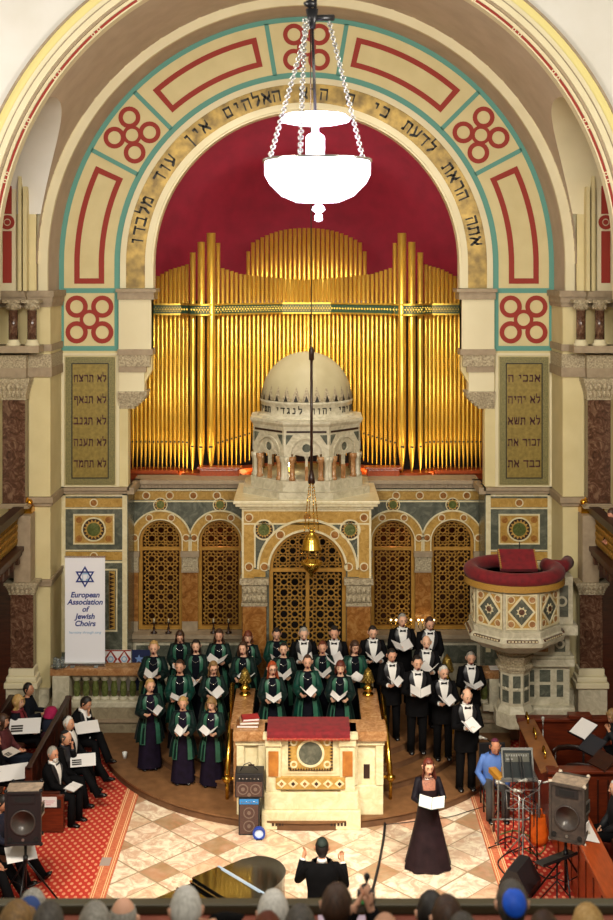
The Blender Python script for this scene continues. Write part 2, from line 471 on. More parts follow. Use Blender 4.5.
# lower side panels: open at the springing so that arc and legs read as one outline
for s in (-1, 1):
    b = B(); r0, r1, w = 4.13, 4.74, .11
    A0, A1 = (0, R_(25)) if s > 0 else (pi - R_(25), pi)
    b.ring(0, CZ, r0, r0+w, y0, y1, A0, A1, 20); b.ring(0, CZ, r1-w, r1, y0, y1, A0, A1, 20)
    e = A1 if s > 0 else A0
    b.ring(0, CZ, r0, r1, y0-.001, y1, e-(w/4.4 if s > 0 else 0), e+(0 if s > 0 else w/4.4), 2)
    for r in (r0, r1-w):
        x = sorted((s*r, s*(r+w))); b.box(x[0], x[1], y0, y1, 8.72, CZ)
    x = sorted((s*r0, s*r1)); b.box(x[0], x[1], y0-.001, y1, 8.72, 8.83)
    child(b, 'painted_panel', redp, wall)
# inner mouldings and gold text band
b = B()
b.ring(0, CZ, 3.68, 3.80, YA-.05, YA, 0, pi, 64); b.ring(0, CZ, 3.16, 3.29, YA-.06, YA, 0, pi, 64)
b.ring(0, CZ, 3.12, 3.16, YA-.02, YA+.3, 0, pi, 64)
for s in (-1, 1):
    x = sorted((s*3.68, s*3.80)); b.box(x[0], x[1], YA-.05, YA, 8.63, CZ)
    x = sorted((s*3.12, s*3.29)); b.box(x[0], x[1], YA-.06, YA+.3, 8.63, CZ)
child(b, 'arch_moulding', creamw, wall)
b = B(); b.ring(0, CZ, 3.29, 3.68, YA-.03, YA, 0, pi, 64)
for s in (-1, 1):
    x = sorted((s*3.29, s*3.68)); b.box(x[0], x[1], YA-.03, YA, 8.63, CZ)
band = child(b, 'mosaic_band', mosaic, wall)
# inscription around the arch (starts lower right, reads anticlockwise)
words = ['אתה', 'הראת', 'לדעת', 'כי', 'ה', 'הוא', 'האלהים', 'אין', 'עוד', 'מלבדו']
tot = sum(len(w) for w in words) + 1.6*(len(words)-1)
mes = []; A = R_(6); span = R_(168); pos = 0
for w in words:
    for ch in w:
        a = A + span*(pos+.5)/tot
        M = Matrix.Translation((3.485*cos(a), YA-.034, CZ + 3.485*sin(a))) @ Matrix.Rotation(pi/2, 4, 'X') @ Matrix.Rotation(a - pi/2, 4, 'Z')
        mes.append(heb_mesh(ch, .33, .012, M=M)); pos += 1
    pos += 1.6
o = merge_meshes('inscription', mes, ink, band)
# tablets
lines = {-1: ['לא תרצח', 'לא תנאף', 'לא תגנב', 'לא תענה', 'לא תחמד'], 1: ['אנכי ה', 'לא יהיה', 'לא תשא', 'זכור את', 'כבד את']}
for s in (-1, 1):
    x0, x1 = (X_(66, YA), X_(115, YA)) if s < 0 else (X_(499.5, YA), X_(548, YA))
    z1, z0 = Z_(357, YA), Z_(484, YA)
    r = rootat('commandment_tablet', 'olive gold panel of five Hebrew lines ' + ('above the white pull-up banner' if s < 0 else 'above the red-cushioned pulpit'), 'tablet', ((x0+x1)/2, YA-.03, z0), 'commandment tablets either side of the arch')
    wpart(B().box(x0+.13, x1-.13, YA-.04, YA-.001, z0+.13, z1-.13), 'inscribed_field', tablet, r)
    wpart(B().plate([[(x0,z0),(x1,z0),(x1,z1),(x0,z1)], [(x0+.13,z0+.13),(x1-.13,z0+.13),(x1-.13,z1-.13),(x0+.13,z1-.13)]], YA-.05, YA-.001), 'patterned_border', tabborder, r)
    w = .02
    fr = wpart(B().plate([[(x0+.12,z0+.12),(x1-.12,z0+.12),(x1-.12,z1-.12),(x0+.12,z1-.12)], [(x0+.14,z0+.14),(x1-.14,z0+.14),(x1-.14,z1-.14),(x0+.14,z1-.14)]], YA-.056, YA-.001), 'inner_line', ink, r)
    mes = []
    for i, t in enumerate(lines[s]):
        M = face_M(V(((x0+x1)/2, YA-.046, z1-.43-i*.435)))
        mes.append(heb_mesh(t, .21, .01, M=Matrix.Translation(-r.location) @ M, width=.68))
    merge_meshes('lettering', mes, maroonink, r)
    # cream frame around the tablet
    struct(B().plate([[(x0-.09,z0-.09),(x1+.09,z0-.09),(x1+.09,z1+.08),(x0-.09,z1+.08)], [(x0-.03,z0-.03),(x1+.03,z0-.03),(x1+.03,z1+.03),(x0-.03,z1+.03)]], YA-.03, YA), 'trim_%d' % (1 if s < 0 else 2), creamw)
# imposts / corbels under the inner arch
for s in (-1, 1):
    b = B()
    def bx(a, c, *r, m=0):
        x = sorted((s*a, s*c)); b.box(x[0], x[1], *r, m)
    bx(3.10, 3.84, YA-.14, YA+.5, 8.40, 8.62, m=1); bx(3.05, 3.87, YA-.18, YA+.5, 8.55, 8.62, m=1)
    bx(3.16, 3.82, YA-.10, YA+.3, 7.39, 8.40, m=0)
    bx(3.12, 3.84, YA-.14, YA+.3, 7.27, 7.39, m=1)
    bx(3.18, 3.82, YA-.12, YA+.3, 7.04, 7.27, m=2)
    bx(3.26, 3.82, YA-.10, YA+.3, 6.92, 7.04, m=1)
    bx(3.30, 3.82, YA-.08, YA+.3, 6.53, 6.92, m=0)
    for i in range(6):
        t = i/6; x0 = 3.24 + .36*t**1.6
        bx(x0, 3.84, YA-.12+.02*i, YA+.4, 6.53-.06*(i+1), 6.53-.06*i, m=2)
    struct(b, 'trim_%d' % (3 if s < 0 else 4), [creamw, mould, carved])

# ---- lower wall, side sections (grey marble) at YA
wm = B()
def band_discs(b, x0, x1, z0, z1, Y, n, m0, m1, off=0):
    b.box(x0, x1, Y-.012, Y, z0, z1, m0)
    h = (z0+z1)/2
    for i in range(n):
        x = x0 + (x1-x0)*(i+.5+off)/n
        b.disc(x, h, (z1-z0)*.40, Y-.022, Y, 16, m1); b.ring(x, h, (z1-z0)*.36, (z1-z0)*.48, Y-.026, Y, 0, 2*pi, 16, 4)
def rosette(name, parent, x, z, r, Y, n=16):
    b = B(); b.disc(x, z, r, Y-.015, Y, 28, 0); b.ring(x, z, r*.88, r, Y-.025, Y, 0, 2*pi, 28, 1)
    pts = []
    for i in range(2*n):
        a = pi*i/n; q = r*(.84 if i % 2 else .6); pts.append((x+q*cos(a), z+q*sin(a)))
    b.plate([pts], Y-.022, Y, 2); b.disc(x, z, r*.55, Y-.026, Y, 24, 3)
    return child(b, name, [woodd, creamm, siena, greenm], parent)
for s, nm in ((-1, 'left'), (1, 'right')):
    b = B(); xs = sorted((s*3.64, s*5.05))
    b.box(xs[0], xs[1], YA, YA+1.0, .3, 4.45, 0)
    def q(a, c, z0, z1, m, d=.01):
        x = sorted((s*a, s*c)); b.box(x[0], x[1], YA-d, YA, z0, z1, m)
    q(3.66, 3.76, 1.2, 4.4, 4); q(4.92, 5.03, 1.2, 4.4, 4)
    q(3.76, 4.92, 4.38, 4.44, 4); 
    x = sorted((s*3.76, s*4.92)); band_discs(b, x[0], x[1], 4.16, 4.34, YA, 1, 1, 2)
    q(3.76, 4.92, 4.12, 4.15, 4); q(3.76, 4.92, 3.26, 3.29, 4)
    band_discs(b, x[0], x[1], 3.08, 3.25, YA, 1, 1, 2)
    q(3.76, 4.92, 3.02, 3.06, 4)
    w = struct(b, 'wall_'+nm, [greym, siena, brownm, cream, creamm])
    cx, cz = X_(94, YA)*-s, Z_(529, YA)
    bb = B().box(cx-.4, cx+.4, YA-.02, YA, cz-.29, cz+.29, 0)
    bb.plate([[(cx-.42,cz-.31),(cx+.42,cz-.31),(cx+.42,cz+.31),(cx-.42,cz+.31)], [(cx-.39,cz-.28),(cx+.39,cz-.28),(cx+.39,cz+.28),(cx-.39,cz+.28)]], YA-.03, YA, 1)
    for i in (-1, 1):
        for j in (-1, 1): bb.disc(cx+i*.3, cz+j*.19, .065, YA-.028, YA, 14, 2)
    child(bb, 'inlaid_panel', [siena, creamm, brownm], w)
    rosette('rosette', w, cx, cz, .25, YA-.02)
    # lower framed panel with toothed edge
    a, c = sorted((s*3.86, s*4.84)); z0, z1 = 1.62, 2.9
    bb = B().plate([[(a,z0),(c,z0),(c,z1),(a,z1)], [(a+.03,z0+.03),(c-.03,z0+.03),(c-.03,z1-.03),(a+.03,z1-.03)]], YA-.02, YA, 0)
    for e in (a+.05, c-.17):
        bb.box(e, e+.12, YA-.014, YA, z0+.05, z1-.05, 1)
        for i in range(14):
            zz = z0+.07+i*(z1-z0-.14)/14
            bb.plate([[(e+.01, zz), (e+.11, zz+.04), (e+.01, zz+.08)]], YA-.02, YA, 2)
    child(bb, 'toothed_border', [creamm, siena, woodd], w)
    # cornice
    b = B()
    a, c = sorted((s*3.60, s*5.15))
    b.box(a, c, YA-.10, YA+.4, 4.45, 4.52, 0); b.box(a, c, YA-.16, YA+.4, 4.52, 4.58, 0)
    e = sorted((s*3.50, s*3.64))
    b.box(e[0], e[1], YA-.16, YB, 4.45, 4.58, 0)
    struct(b, 'trim_%d' % (5 if s < 0 else 6), mould)
    # return walls from YA to YB
# ---- recessed wall with grilles at YB
def grille_loop(cx, hw, z0, zsp, n=20):
    return [(cx+hw, z0)] + arc(cx, zsp, hw, 0, pi, n) + [(cx-hw, z0)]
KB = YB/1200
doors = [X_(160.5, YB), X_(220, YB), X_(393, YB), X_(452.5, YB)]
zsp = Z_(541, YB); zb = Z_(630, YB)
hw = 22*KB
for s, nm in ((-1, 'recess_left'), (1, 'recess_right')):
    ds = [d for d in doors if d*s > 0]
    a, c = sorted((s*1.15, s*3.64))
    lps = [[(a,.3),(c,.3),(c,4.45),(a,4.45)]] + [grille_loop(d, hw, zb, zsp) for d in ds]
    b = B().plate(lps, YB, YB+.35, 0)
    w = struct(b, 'wall_'+nm, greym)
    b = B()
    band_discs(b, a, c, 4.14, 4.32, YB, 5, 0, 1)
    b.box(a, c, YB-.02, YB, 4.09, 4.12, 4); b.box(a, c, YB-.02, YB, 4.33, 4.36, 4)
    for d in ds:
        b.ring(d, zsp, hw, 30*KB, YB-.03, YB, 0, pi, 28, 0)
        b.ring(d, zsp, 30*KB, 31.3*KB, YB-.05, YB, 0, pi, 28, 4); b.ring(d, zsp, 21.4*KB, 22.4*KB, YB-.05, YB, 0, pi, 28, 4)
        for ang in (65, 115, 8, 172):
            x, z = d+26*KB*cos(R_(ang)), zsp+26*KB*sin(R_(ang))
            b.disc(x, z, .07, YB-.045, YB, 14, 1); b.ring(x, z, .06, .08, YB-.05, YB, 0, 2*pi, 14, 4)
    child(b, 'inlaid_arches', [siena, brownm, greym, cream, creamm], w)
    b = B()
    for d in ds:
        for g in (-1, 1):
            b.box(*sorted((d+g*hw, d+g*30*KB)), YB-.03, YB, 3.06, zsp, 0); b.box(*sorted((d+g*(30*KB), d+g*31.3*KB)), YB-.05, YB, 3.06, zsp, 1); b.box(*sorted((d+g*(21.4*KB), d+g*22.4*KB)), YB-.05, YB, 3.06, zsp, 1)
    child(b, 'arch_legs', [siena, creamm], w)
    for d in ds: rosette('rosette', w, d, Z_(504.5, YB), .15, YB, 10)
    # pilasters between the grilles
    b = B()
    xs = [(ds[0]-30*KB, ds[0]-22*KB), (ds[0]+22*KB, ds[1]-22*KB), (ds[1]+22*KB, ds[1]+30*KB)]
    for x0, x1 in xs:
        x0 = max(x0, a); x1 = min(x1, c)
        b.box(x0, x1, YB-.06, YB, zb+.2, 2.62, 1); b.box(x0, x1, YB-.09, YB, zb, zb+.2, 2)
        b.box(x0-.01, x1+.01, YB-.1, YB, 2.66, 2.95, 0); b.box(x0-.03, x1+.03, YB-.13, YB, 2.95, 3.06, 2); b.box(x0-.02, x1+.02, YB-.1, YB, 2.62, 2.66, 2)
    child(b, 'pilasters', [carved, brownm, mould], w)
    b = B(); b.box(a, c, YB-.35, YB, 1.29, 1.38, 0); b.box(a, c, YB-.28, YB, 1.22, 1.29, 0)
    b.box(a, c, YB-.2, YB, .3, 1.22, 1)
    for i in range(3):
        x = a+(c-a)*(i+.08)/3; b.box(x, x+(c-a)*.28, YB-.215, YB, .75, 1.12, 2)
    struct(b, 'trim_%d' % (7 if s < 0 else 8), [mould, stonew, greym])
    # side return of the recess
    x = s*3.64
    struct(B().box(min(x, x+s*.3), max(x, x+s*.3), YA+.9, YB+.4, .3, 4.45), 'wall_return_'+nm.split('_')[1], greym)
    # cornice above
    b = B(); 
    b.box(a-.0, c, YB-.10, YB+.5, 4.40, 4.47, 0); b.box(a, c, YB-.18, YB+.5, 4.50, 4.58, 0); b.box(a, c, YB-.13, YB+.5, 4.47, 4.50, 0)
    n = 34
    for i in range(n):
        xx = a+(c-a)*(i+.5)/n; b.box(xx-.018, xx+.018, YB-.14, YB, 4.41, 4.47, 0)
    struct(b, 'trim_%d' % (9 if s < 0 else 10), mould)
# lattice screens
def lattice(b, inside, x0, x1, z0, z1, p, y0, y1, w=.02, m=0):
    nx = max(1, round((x1-x0)/p)); px = (x1-x0)/nx
    nz = max(1, round((z1-z0)/px)); pz = (z1-z0)/nz
    def bar(A, C, ww=w):
        mx, mz = (A[0]+C[0])/2, (A[1]+C[1])/2
        if not inside(mx, mz): return
        d = V((C[0]-A[0], 0, C[1]-A[1])); l = d.length; d.normalize(); q = V((-d.z, 0, d.x))*ww/2
        A = V((A[0], 0, A[1])); C = V((C[0], 0, C[1]))
        vs = [P + o + V((0, y, 0)) for y in (y0, y1) for P, o in ((A, -q), (C, -q), (C, q), (A, q))]
        b.add(vs, [(0,1,2,3),(7,6,5,4),(0,4,5,1),(2,6,7,3)], m)
    for i in range(nx+1):
        for j in range(nz+1):
            for (cx, cz, big) in ((x0+i*px, z0+j*pz, (i+j) % 2 == 0), ):
                r = px*(.40 if big else .33)
                k8 = 8
                off = 22.5
                pts = [(cx+r*cos(R_(off+45*k)), cz+r*sin(R_(off+45*k))) for k in range(k8)]
                for k in range(k8): bar(pts[k], pts[(k+1) % k8])
                for k in range(4):
                    a = R_(90*k); bar((cx+r*.93*cos(a), cz+r*.93*sin(a)), (cx+px*.5*cos(a), cz+px*.5*sin(a)), w*1.3)
            # small diamond where four octagons meet
            ccx, ccz = x0+(i+.5)*px, z0+(j+.5)*pz; r2 = px*.15
            q = [(ccx+r2*cos(R_(90*k)), ccz+r2*sin(R_(90*k))) for k in range(4)]
            for k in range(4): bar(q[k], q[(k+1) % 4], w*.9)
            for k in range(4):
                a = R_(45+90*k); bar((ccx+r2*.7*cos(a), ccz+r2*.7*sin(a)), (ccx+px*.36*cos(a), ccz+px*.36*sin(a)), w*1.2)
def screen(cx, hw, z0, zsp, Y, label, zt, leaves=1, p=.2, group=None, name='lattice_screen', parent=None):
    r = rootat(name, label, 'screen', (cx, Y+.05, z0), group) if parent is None else parent
    fw = .075
    b = B().plate([grille_loop(cx, hw, z0, zsp), grille_loop(cx, hw-fw, z0+fw, zsp)], Y+.0, Y+.1, 0)
    b.box(cx-hw+fw, cx+hw-fw, Y+.01, Y+.09, zt-.035, zt+.035, 0)
    if leaves == 2: b.box(cx-.035, cx+.035, Y-.01, Y+.09, z0+fw, zt, 0)
    b.ring(cx, zsp, hw-fw*.4, hw-fw*.2, Y-.02, Y, 0, pi, 24, 0)
    wpart(b, 'frame', latt, r)
    hi = hw-fw
    b = B()
    def inside(x, z): 
        return abs(x-cx) < hi*1.0 and ((x-cx)**2+(z-zsp)**2 < hi*hi*1.0) and z > zt
    lattice(b, inside, cx-hi, cx+hi, zt+.03, zsp+hi, p, Y+.03, Y+.06)
    wpart(b, 'fanlight_lattice', latt, r)
    if leaves == 1:
        b = B(); lattice(b, lambda x, z: abs(x-cx) < hi and z0+fw < z < zt-.03, cx-hi, cx+hi, z0+fw, zt-.03, p, Y+.03, Y+.06)
        wpart(b, 'lattice_panel', latt, r)
    else:
        for s in (-1, 1):
            xa, xb = sorted((cx+s*.035, cx+s*hi))
            b = B(); lattice(b, lambda x, z: xa < x < xb and z0+fw < z < zt-.03, xa, xb, z0+fw, zt-.03, p, Y+.03, Y+.06)
            wpart(b, 'door_leaf', latt, r)
    return r
labs = ['gilded lattice screen outermost on the left, nearest the banner', 'gilded lattice screen on the left, next to the ark and glowing orange on top',
        'gilded lattice screen on the right, next to the ark and glowing orange at top left', 'gilded lattice screen outermost on the right, beside the pulpit']
for d, l in zip(doors, labs):
    screen(d, hw, zb, zsp, YB+.06, l, Z_(549.5, YB), 1, .2, 'arched lattice screens beside the ark')
# dark rooms behind the grilles
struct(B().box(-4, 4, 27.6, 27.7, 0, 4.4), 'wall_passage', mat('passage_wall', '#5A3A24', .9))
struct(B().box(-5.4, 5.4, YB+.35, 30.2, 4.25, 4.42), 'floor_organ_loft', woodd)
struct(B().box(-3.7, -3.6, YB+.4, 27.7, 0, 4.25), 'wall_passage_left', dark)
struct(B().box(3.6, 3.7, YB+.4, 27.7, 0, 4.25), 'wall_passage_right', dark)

# ---- apse behind the arch: crimson half cylinder and half dome
b = B(); Rap = 4.75; yc = 24.75
prof = []
n, k = 40, 14
vs = []; rows = []
for i in range(2): rows.append((Rap, 4.4 if i == 0 else CZ-.2))
for i in range(1, k+1): rows.append((Rap*cos(pi/2*i/k), CZ-.2 + Rap*1.0*sin(pi/2*i/k)))
for r, z in rows:
    for j in range(n+1):
        a = pi*j/n; vs.append((r*cos(a), yc + r*sin(a)*1.06, z))
fs = [(i*(n+1)+j, i*(n+1)+j+1, (i+1)*(n+1)+j+1, (i+1)*(n+1)+j) for i in range(len(rows)-1) for j in range(n)]
b.add(vs, fs, 0, True)
struct(b, 'wall_apse', reddome)

# ---- rib + barrel vault + transept vault
b = B()
b.ring(0, CZ, 5.23, 5.6, 23.35, 23.45, 0, pi, 64)  # hidden filler behind
b.ring(0, CZ, 5.05, 5.23, 23.4, 23.5, 0, pi, 64)
for s in (-1, 1):
    x = sorted((s*5.05, s*5.23)); b.box(x[0], x[1], 23.4, 23.5, 8.6, CZ)
struct(b, 'trim_11', creamw)
b = B(); b.ring(0, CZ, 5.05, 5.12, 23.5, YA, 0, pi, 64, 0)
for s in (-1, 1):
    b.box(*sorted((s*5.05, s*5.12)), 23.5, YA, 8.6, CZ); b.box(*sorted((s*5.12, s*5.6)), 23.46, 23.52, 8.6, 10.2)
struct(b, 'ceiling_reveal', taupe)
b = B(); Rv = 5.23; yf, yb_ = 20.4, 23.4; yc2, la, lb, lz0 = 21.0, 2.2, 1.92, 10.08
def ystart(th):
    z = CZ + Rv*sin(th)
    if z >= lz0+lb: return yf
    if z <= lz0: return yc2+la
    return yc2 + la*sqrt(1-((z-lz0)/lb)**2)
ang = []
t0 = math.asin((lz0-CZ)/Rv); t1 = math.asin((lz0+lb-CZ)/Rv)
ths = [t0*i/4 for i in range(4)] + [t0+(t1-t0)*(1-cos(pi/2*(1-(1-i/24))))**1.0 if False else t0+(t1-t0)*sin(pi/2*i/24) for i in range(25)]
top = [t1 + (pi/2-t1)*i/12 for i in range(13)]
for side in (1, -1):
    vs = []; 
    seq = ths
    for th in seq:
        y = ystart(th) if th < t1-1e-6 else yc2
        for yy in (y, yb_): vs.append((side*Rv*cos(th), yy, CZ+Rv*sin(th)))
    b.add(vs, [(2*i, 2*i+1, 2*i+3, 2*i+2) for i in range(len(seq)-1)], 0, True)
    vs = []
    # front sliver between yf and the lunette (y < yc2)
    seq2 = [t for t in ths if t > t0]
    for th in seq2:
        z = min(CZ + Rv*sin(th), lz0+lb); y = yc2 - la*sqrt(max(0, 1-((z-lz0)/lb)**2))
        y = max(y, yf)
        for yy in (yf, y): vs.append((side*Rv*cos(th), yy, CZ+Rv*sin(th)))
    b.add(vs, [(2*i, 2*i+1, 2*i+3, 2*i+2) for i in range(len(seq2)-1)], 0, True)
    vs = []
    for th in top:
        for yy in (yf, yb_): vs.append((side*Rv*cos(th), yy, CZ+Rv*sin(th)))
    b.add(vs, [(2*i, 2*i+1, 2*i+3, 2*i+2) for i in range(len(top)-1)], 0, True)
struct(b, 'ceiling', taupe)
for side, nm in ((-1, 'left'), (1, 'right')):
    b = B(); vs = []; n = 28
    for i in range(n+1):
        t = pi*i/n*.586
        y = yc2 + la*cos(t); z = lz0 + lb*sin(t)
        xin = side*sqrt(max(.01, Rv*Rv-(z-CZ)**2))
        for x in (xin, side*9.5): vs.append((x, y, z))
    b.add(vs, [(2*i, 2*i+1, 2*i+3, 2*i+2) for i in range(n)], 0, True)
    b.box(*sorted((side*5.23, side*9.5)), yc2+la, yc2+la+.1, 8.6, lz0, 1)
    struct(b, 'ceiling_transept_'+nm, [whitew if side < 0 else creamw, cream])  # right vault gets the duller plaster, its shade put into the colour
    # back wall of the side bay with painted strips
    Yt = 23.2-.02
    b = B(); x0, x1 = sorted((side*5.6, side*9.5))
    b.box(x0, x1, Yt-.05, Yt, 8.6, 11.9, 0)
    def st(a, c, z0, z1, m, d=.07):
        x = sorted((side*a, side*c)); b.box(x[0], x[1], Yt-d, Yt, z0, z1, m)
    st(5.47, 5.53, 8.6, 10.8, 1, .16); st(5.36, 5.43, 8.6, 10.6, 1, .20)
    for c0 in (5.68, 6.6, 7.6):
        st(c0, c0+.17, 8.75, 9.75, 2); st(c0, c0+.17, 10.08, 11.6, 2)
        b.ring(side*(c0+.085), 9.92, .07, .14, Yt-.07, Yt, 0, 2*pi, 20, 2); b.disc(side*(c0+.085), 9.92, .05, Yt-.07, Yt, 16, 2)
    struct(b, 'wall_bay_'+nm, [creamw, cream, redp])
# ---- near arch and nave wall
Yn = 20.3
b = B()
for i, (r0, r1, y, m) in enumerate([(5.21,5.235,Yn-.11,0),(5.235,5.272,Yn-.13,3),(5.272,5.28,Yn-.12,1),(5.28,5.33,Yn-.14,0),(5.33,5.37,Yn-.20,1),(5.37,5.47,Yn-.24,0),(5.47,5.50,Yn-.2,1),(5.50,5.58,Yn-.18,0),(5.58,5.72,Yn-.14,2),(5.72,5.76,Yn-.17,1)]):
    b.ring(0, CZ, r0, r1, y, Yn+.12, 0, pi, 96, m)
    for s in (-1, 1):
        x = sorted((s*r0, s*r1)); b.box(x[0], x[1], y, Yn+.12, 8.5, CZ, m)
arch = struct(b, 'trim_12', [creamw, mould, yellow, redp])
b = B()
for i in range(17):
    a = pi*(i+.5)/17
    for da in (-.012, .012): b.ring(5.252*cos(a+da), CZ+5.252*sin(a+da), .02, .036, Yn-.135, Yn-.1, 0, 2*pi, 12, 0)
child(b, 'painted_knots', creamw, arch)
outer = [(-9.5, 8.5), (-9.5, 18.5), (9.5, 18.5), (9.5, 8.5), (5.7, 8.5)] + arc(0, CZ, 5.7, 0, pi, 72) + [(-5.7, 8.5)]
struct(B().plate([outer], Yn, Yn+.1), 'wall_nave_end', whitew)
for s, nm in ((-1, 'left'), (1, 'right')):
    x0, x1 = sorted((s*5.72, s*6.3))
    struct(B().box(x0, x1, Yn-.1, Yn+.5, 0, 8.5), 'wall_nave_pier_'+nm, creamw)
# ---- side piers with stacked marble pilasters
for s, nm in ((-1, 'left'), (1, 'right')):
    b = B()
    def bx(a, c, *r, m=0):
        x = sorted((s*a, s*c)); b.box(x[0], x[1], *r, m)
    bx(5.0, 5.42, 23.42, YA+.9, .3, 8.35, m=0)
    bx(5.0, 5.42, 23.3, YA, 0.0, .85, m=2)
    bx(5.42, 6.2, 23.5, 24.4, 7.1, 8.35, m=0)
    for (z0, z1, d, m) in ((8.28,8.36,.06,1),(8.36,8.48,.1,1),(8.48,8.6,.16,1), (7.42,7.55,.06,1),(7.10,7.36,.05,3),(6.92,7.10,.07,1), (4.40,4.47,.06,1),(4.47,4.58,.12,1),(2.84,2.92,.05,1),(2.92,2.97,.08,1)):
        bx(5.0-d*.6, 5.42+d, 23.42-d, YA-.01, z0, z1, m=m)
        if z0 > 6: bx(5.42, 7.4, 23.25-d, 24.2, z0, z1, m=m)
    struct(b, 'wall_pier_'+nm, [cream, mould, stonew, carved])
    lr = 'left' if s < 0 else 'right'
    # upper pilaster
    def col(x, z0, z1, w, Y, lab, grp, cap, base, ym=None, cat='column'):
        r = rootat('marble_pilaster', lab, cat, (x, Y+.1, z0), grp)
        wpart(B().bbox(x-w/2, x+w/2, Y, Y+.3, z0+base, z1-cap, .02), 'shaft', darkred, r)
        q = B()
        for i in range(5):
            t = i/5; e = .02+.075*t**1.5
            q.box(x-w/2-e, x+w/2+e, Y-e, Y+.3, z1-cap+cap*.8*t, z1-cap+cap*.8*(t+.2))
        for j in range(5):
            xx = x-w/2+(j+.5)*w/5
            q.ball((xx, Y-.03, z1-cap*.72), (w*.09, .035, cap*.2)); q.ball((xx, Y-.06, z1-cap*.4), (w*.09, .035, cap*.18))
        q.box(x-w/2-.1, x+w/2+.1, Y-.1, Y+.3, z1-cap*.2, z1)
        wpart(q, 'capital', carved, r)
        q = B().bbox(x-w/2-.03, x+w/2+.03, Y-.03, Y+.3, z0+base*.6, z0+base, .02); q.bbox(x-w/2-.07, x+w/2+.07, Y-.07, Y+.3, z0+base*.3, z0+base*.6, .03); q.bbox(x-w/2-.1, x+w/2+.1, Y-.1, Y+.3, z0, z0+base*.3, .015)
        wpart(q, 'base', creamw if base > .1 else mould, r)
    xc = 5.64
    col(s*xc, 4.42, 6.92, .44, 23.1, 'dark veined marble pilaster above the %s gallery, leafy capital' % lr, 'upper marble pilasters', .42, .08)
    col(s*5.46, 1.0, 3.02, .44, 23.0, 'dark veined marble pilaster under the %s gallery, white moulded base' % lr, 'lower marble pilasters', .24, .36)
    o = B().box(*sorted((s*5.2, s*5.75)), 22.95, 23.42, 0, 1.0); struct(o, 'wall_plinth_'+nm, stonew)
    struct(B().bbox(*sorted((s*5.28, s*5.6)), 22.95, 23.35, 3.02, 4.3, .01), 'wall_corbel_'+nm, mould)
    # triple stub columns
    lb = {-1: ['on the left pier, outermost', 'on the left pier, middle', 'on the left pier, nearest the arch'], 1: ['on the right pier, outermost', 'on the right pier, middle', 'on the right pier, nearest the arch']}[s]
    for i, (xo, l) in enumerate(zip((6.02, 5.62, 5.26), lb)):
        x = s*xo; Y = 23.0
        r = rootat('stub_column', 'short dark marble column ' + l, 'column', (x, Y, 7.55), 'stub columns under the vault')
        wpart(B().lathe((x, Y, 7.55), [(.09,.12),(.09,.68)], 16), 'shaft', darkred, r)
        wpart(B().lathe((x, Y, 7.55), [(.14,0),(.14,.04),(.11,.06),(.12,.09),(.09,.12)], 16), 'base', creamw, r)
        q = B().lathe((x, Y, 7.55), [(.09,.68),(.12,.74),(.15,.82)], 16); q.box(x-.17, x+.17, Y-.15, Y+.15, 8.37, 8.43)
        for j in range(8): q.ball((x+.12*cos(j*pi/4), Y+.12*sin(j*pi/4), 8.29), (.035,.035,.05), 6, 4)
        wpart(q, 'capital', carved, r)
    struct(B().box(*sorted((s*5.1, s*7.4)), 22.85, 23.3, 7.42, 7.55), 'trim_%d' % (13 if s < 0 else 14), mould)
    # side aisle
    struct(B().box(*sorted((s*5.45, s*9.5)), 24.4, 24.5, 0, 3.3), 'wall_aisle_'+nm, wood)
    struct(B().box(*sorted((s*5.45, s*9.5)), 24.5, 24.6, 3.3, 7.2), 'wall_aisle_upper_'+nm, cream)
    struct(B().box(*sorted((s*9.4, s*9.5)), 12, 24.5, 0, 12), 'wall_outer_'+nm, cream)
# gallery fronts on both sides
for s, nm in ((-1, 'left'), (1, 'right')):
    r = rootat('gallery_balcony', 'carved gilt gallery front with dark rail above the %s audience' % ('seated' if s < 0 else 'musicians'), 'balcony', (s*5.5, 18, 3.6))
    b = B().box(*sorted((s*5.42, s*5.62)), 16, 23.4, 4.36, 4.46); b.box(*sorted((s*5.45, s*5.6)), 16, 23.4, 4.30, 4.36)
    wpart(b, 'handrail', woodd, r)
    b = B().box(*sorted((s*5.56, s*5.6)), 16, 23.3, 3.72, 4.30, 1)
    n = 60
    for i in range(n):
        y = 16.05 + 7.2*i/n
        for j in range(4):
            z = 3.76 + j*.135
            x = s*5.53
            b.tube([(x, y, z), (x, y+.06, z+.065), (x, y+.12, z)], .013, 4)
            b.tube([(x, y, z+.13), (x, y+.06, z+.065), (x, y+.12, z+.13)], .013, 4)
    wpart(b, 'gilt_fretwork', [latt, woodd], r)
    b = B()
    for (a, z0, z1) in ((5.40, 3.64, 3.72), (5.44, 3.55, 3.64), (5.50, 3.42, 3.55), (5.62, 3.30, 3.42)):
        b.box(*sorted((s*a, s*5.75)), 16, 23.35, z0, z1)
    for i in range(18): b.box(*sorted((s*5.42, s*5.7)), 16.2+i*.4, 16.32+i*.4, 3.44, 3.56)
    wpart(b, 'carved_cornice', mat('gallery_wood', '#4A2A18', .45, c2='#382012', scale=5), r)
    q = B().box(*sorted((s*5.3, s*5.75)), 23.15, 23.45, 4.30, 4.44)
    q.tube([(s*5.5, 23.3, 4.44), (s*5.5, 23.3, 4.50), (s*5.5, 23.3, 4.58), (s*5.5, 23.3, 4.62)], [.07, .15, .10, .02], 10)
    for d in (-.12, .12): q.ball((s*5.5+d, 23.3, 4.49), .07)
    wpart(q, 'finial', gold, r)
    struct(B().box(*sorted((s*5.62, s*9.4)), 16, 24.4, 3.3, 3.6), 'floor_gallery_'+nm, woodd)
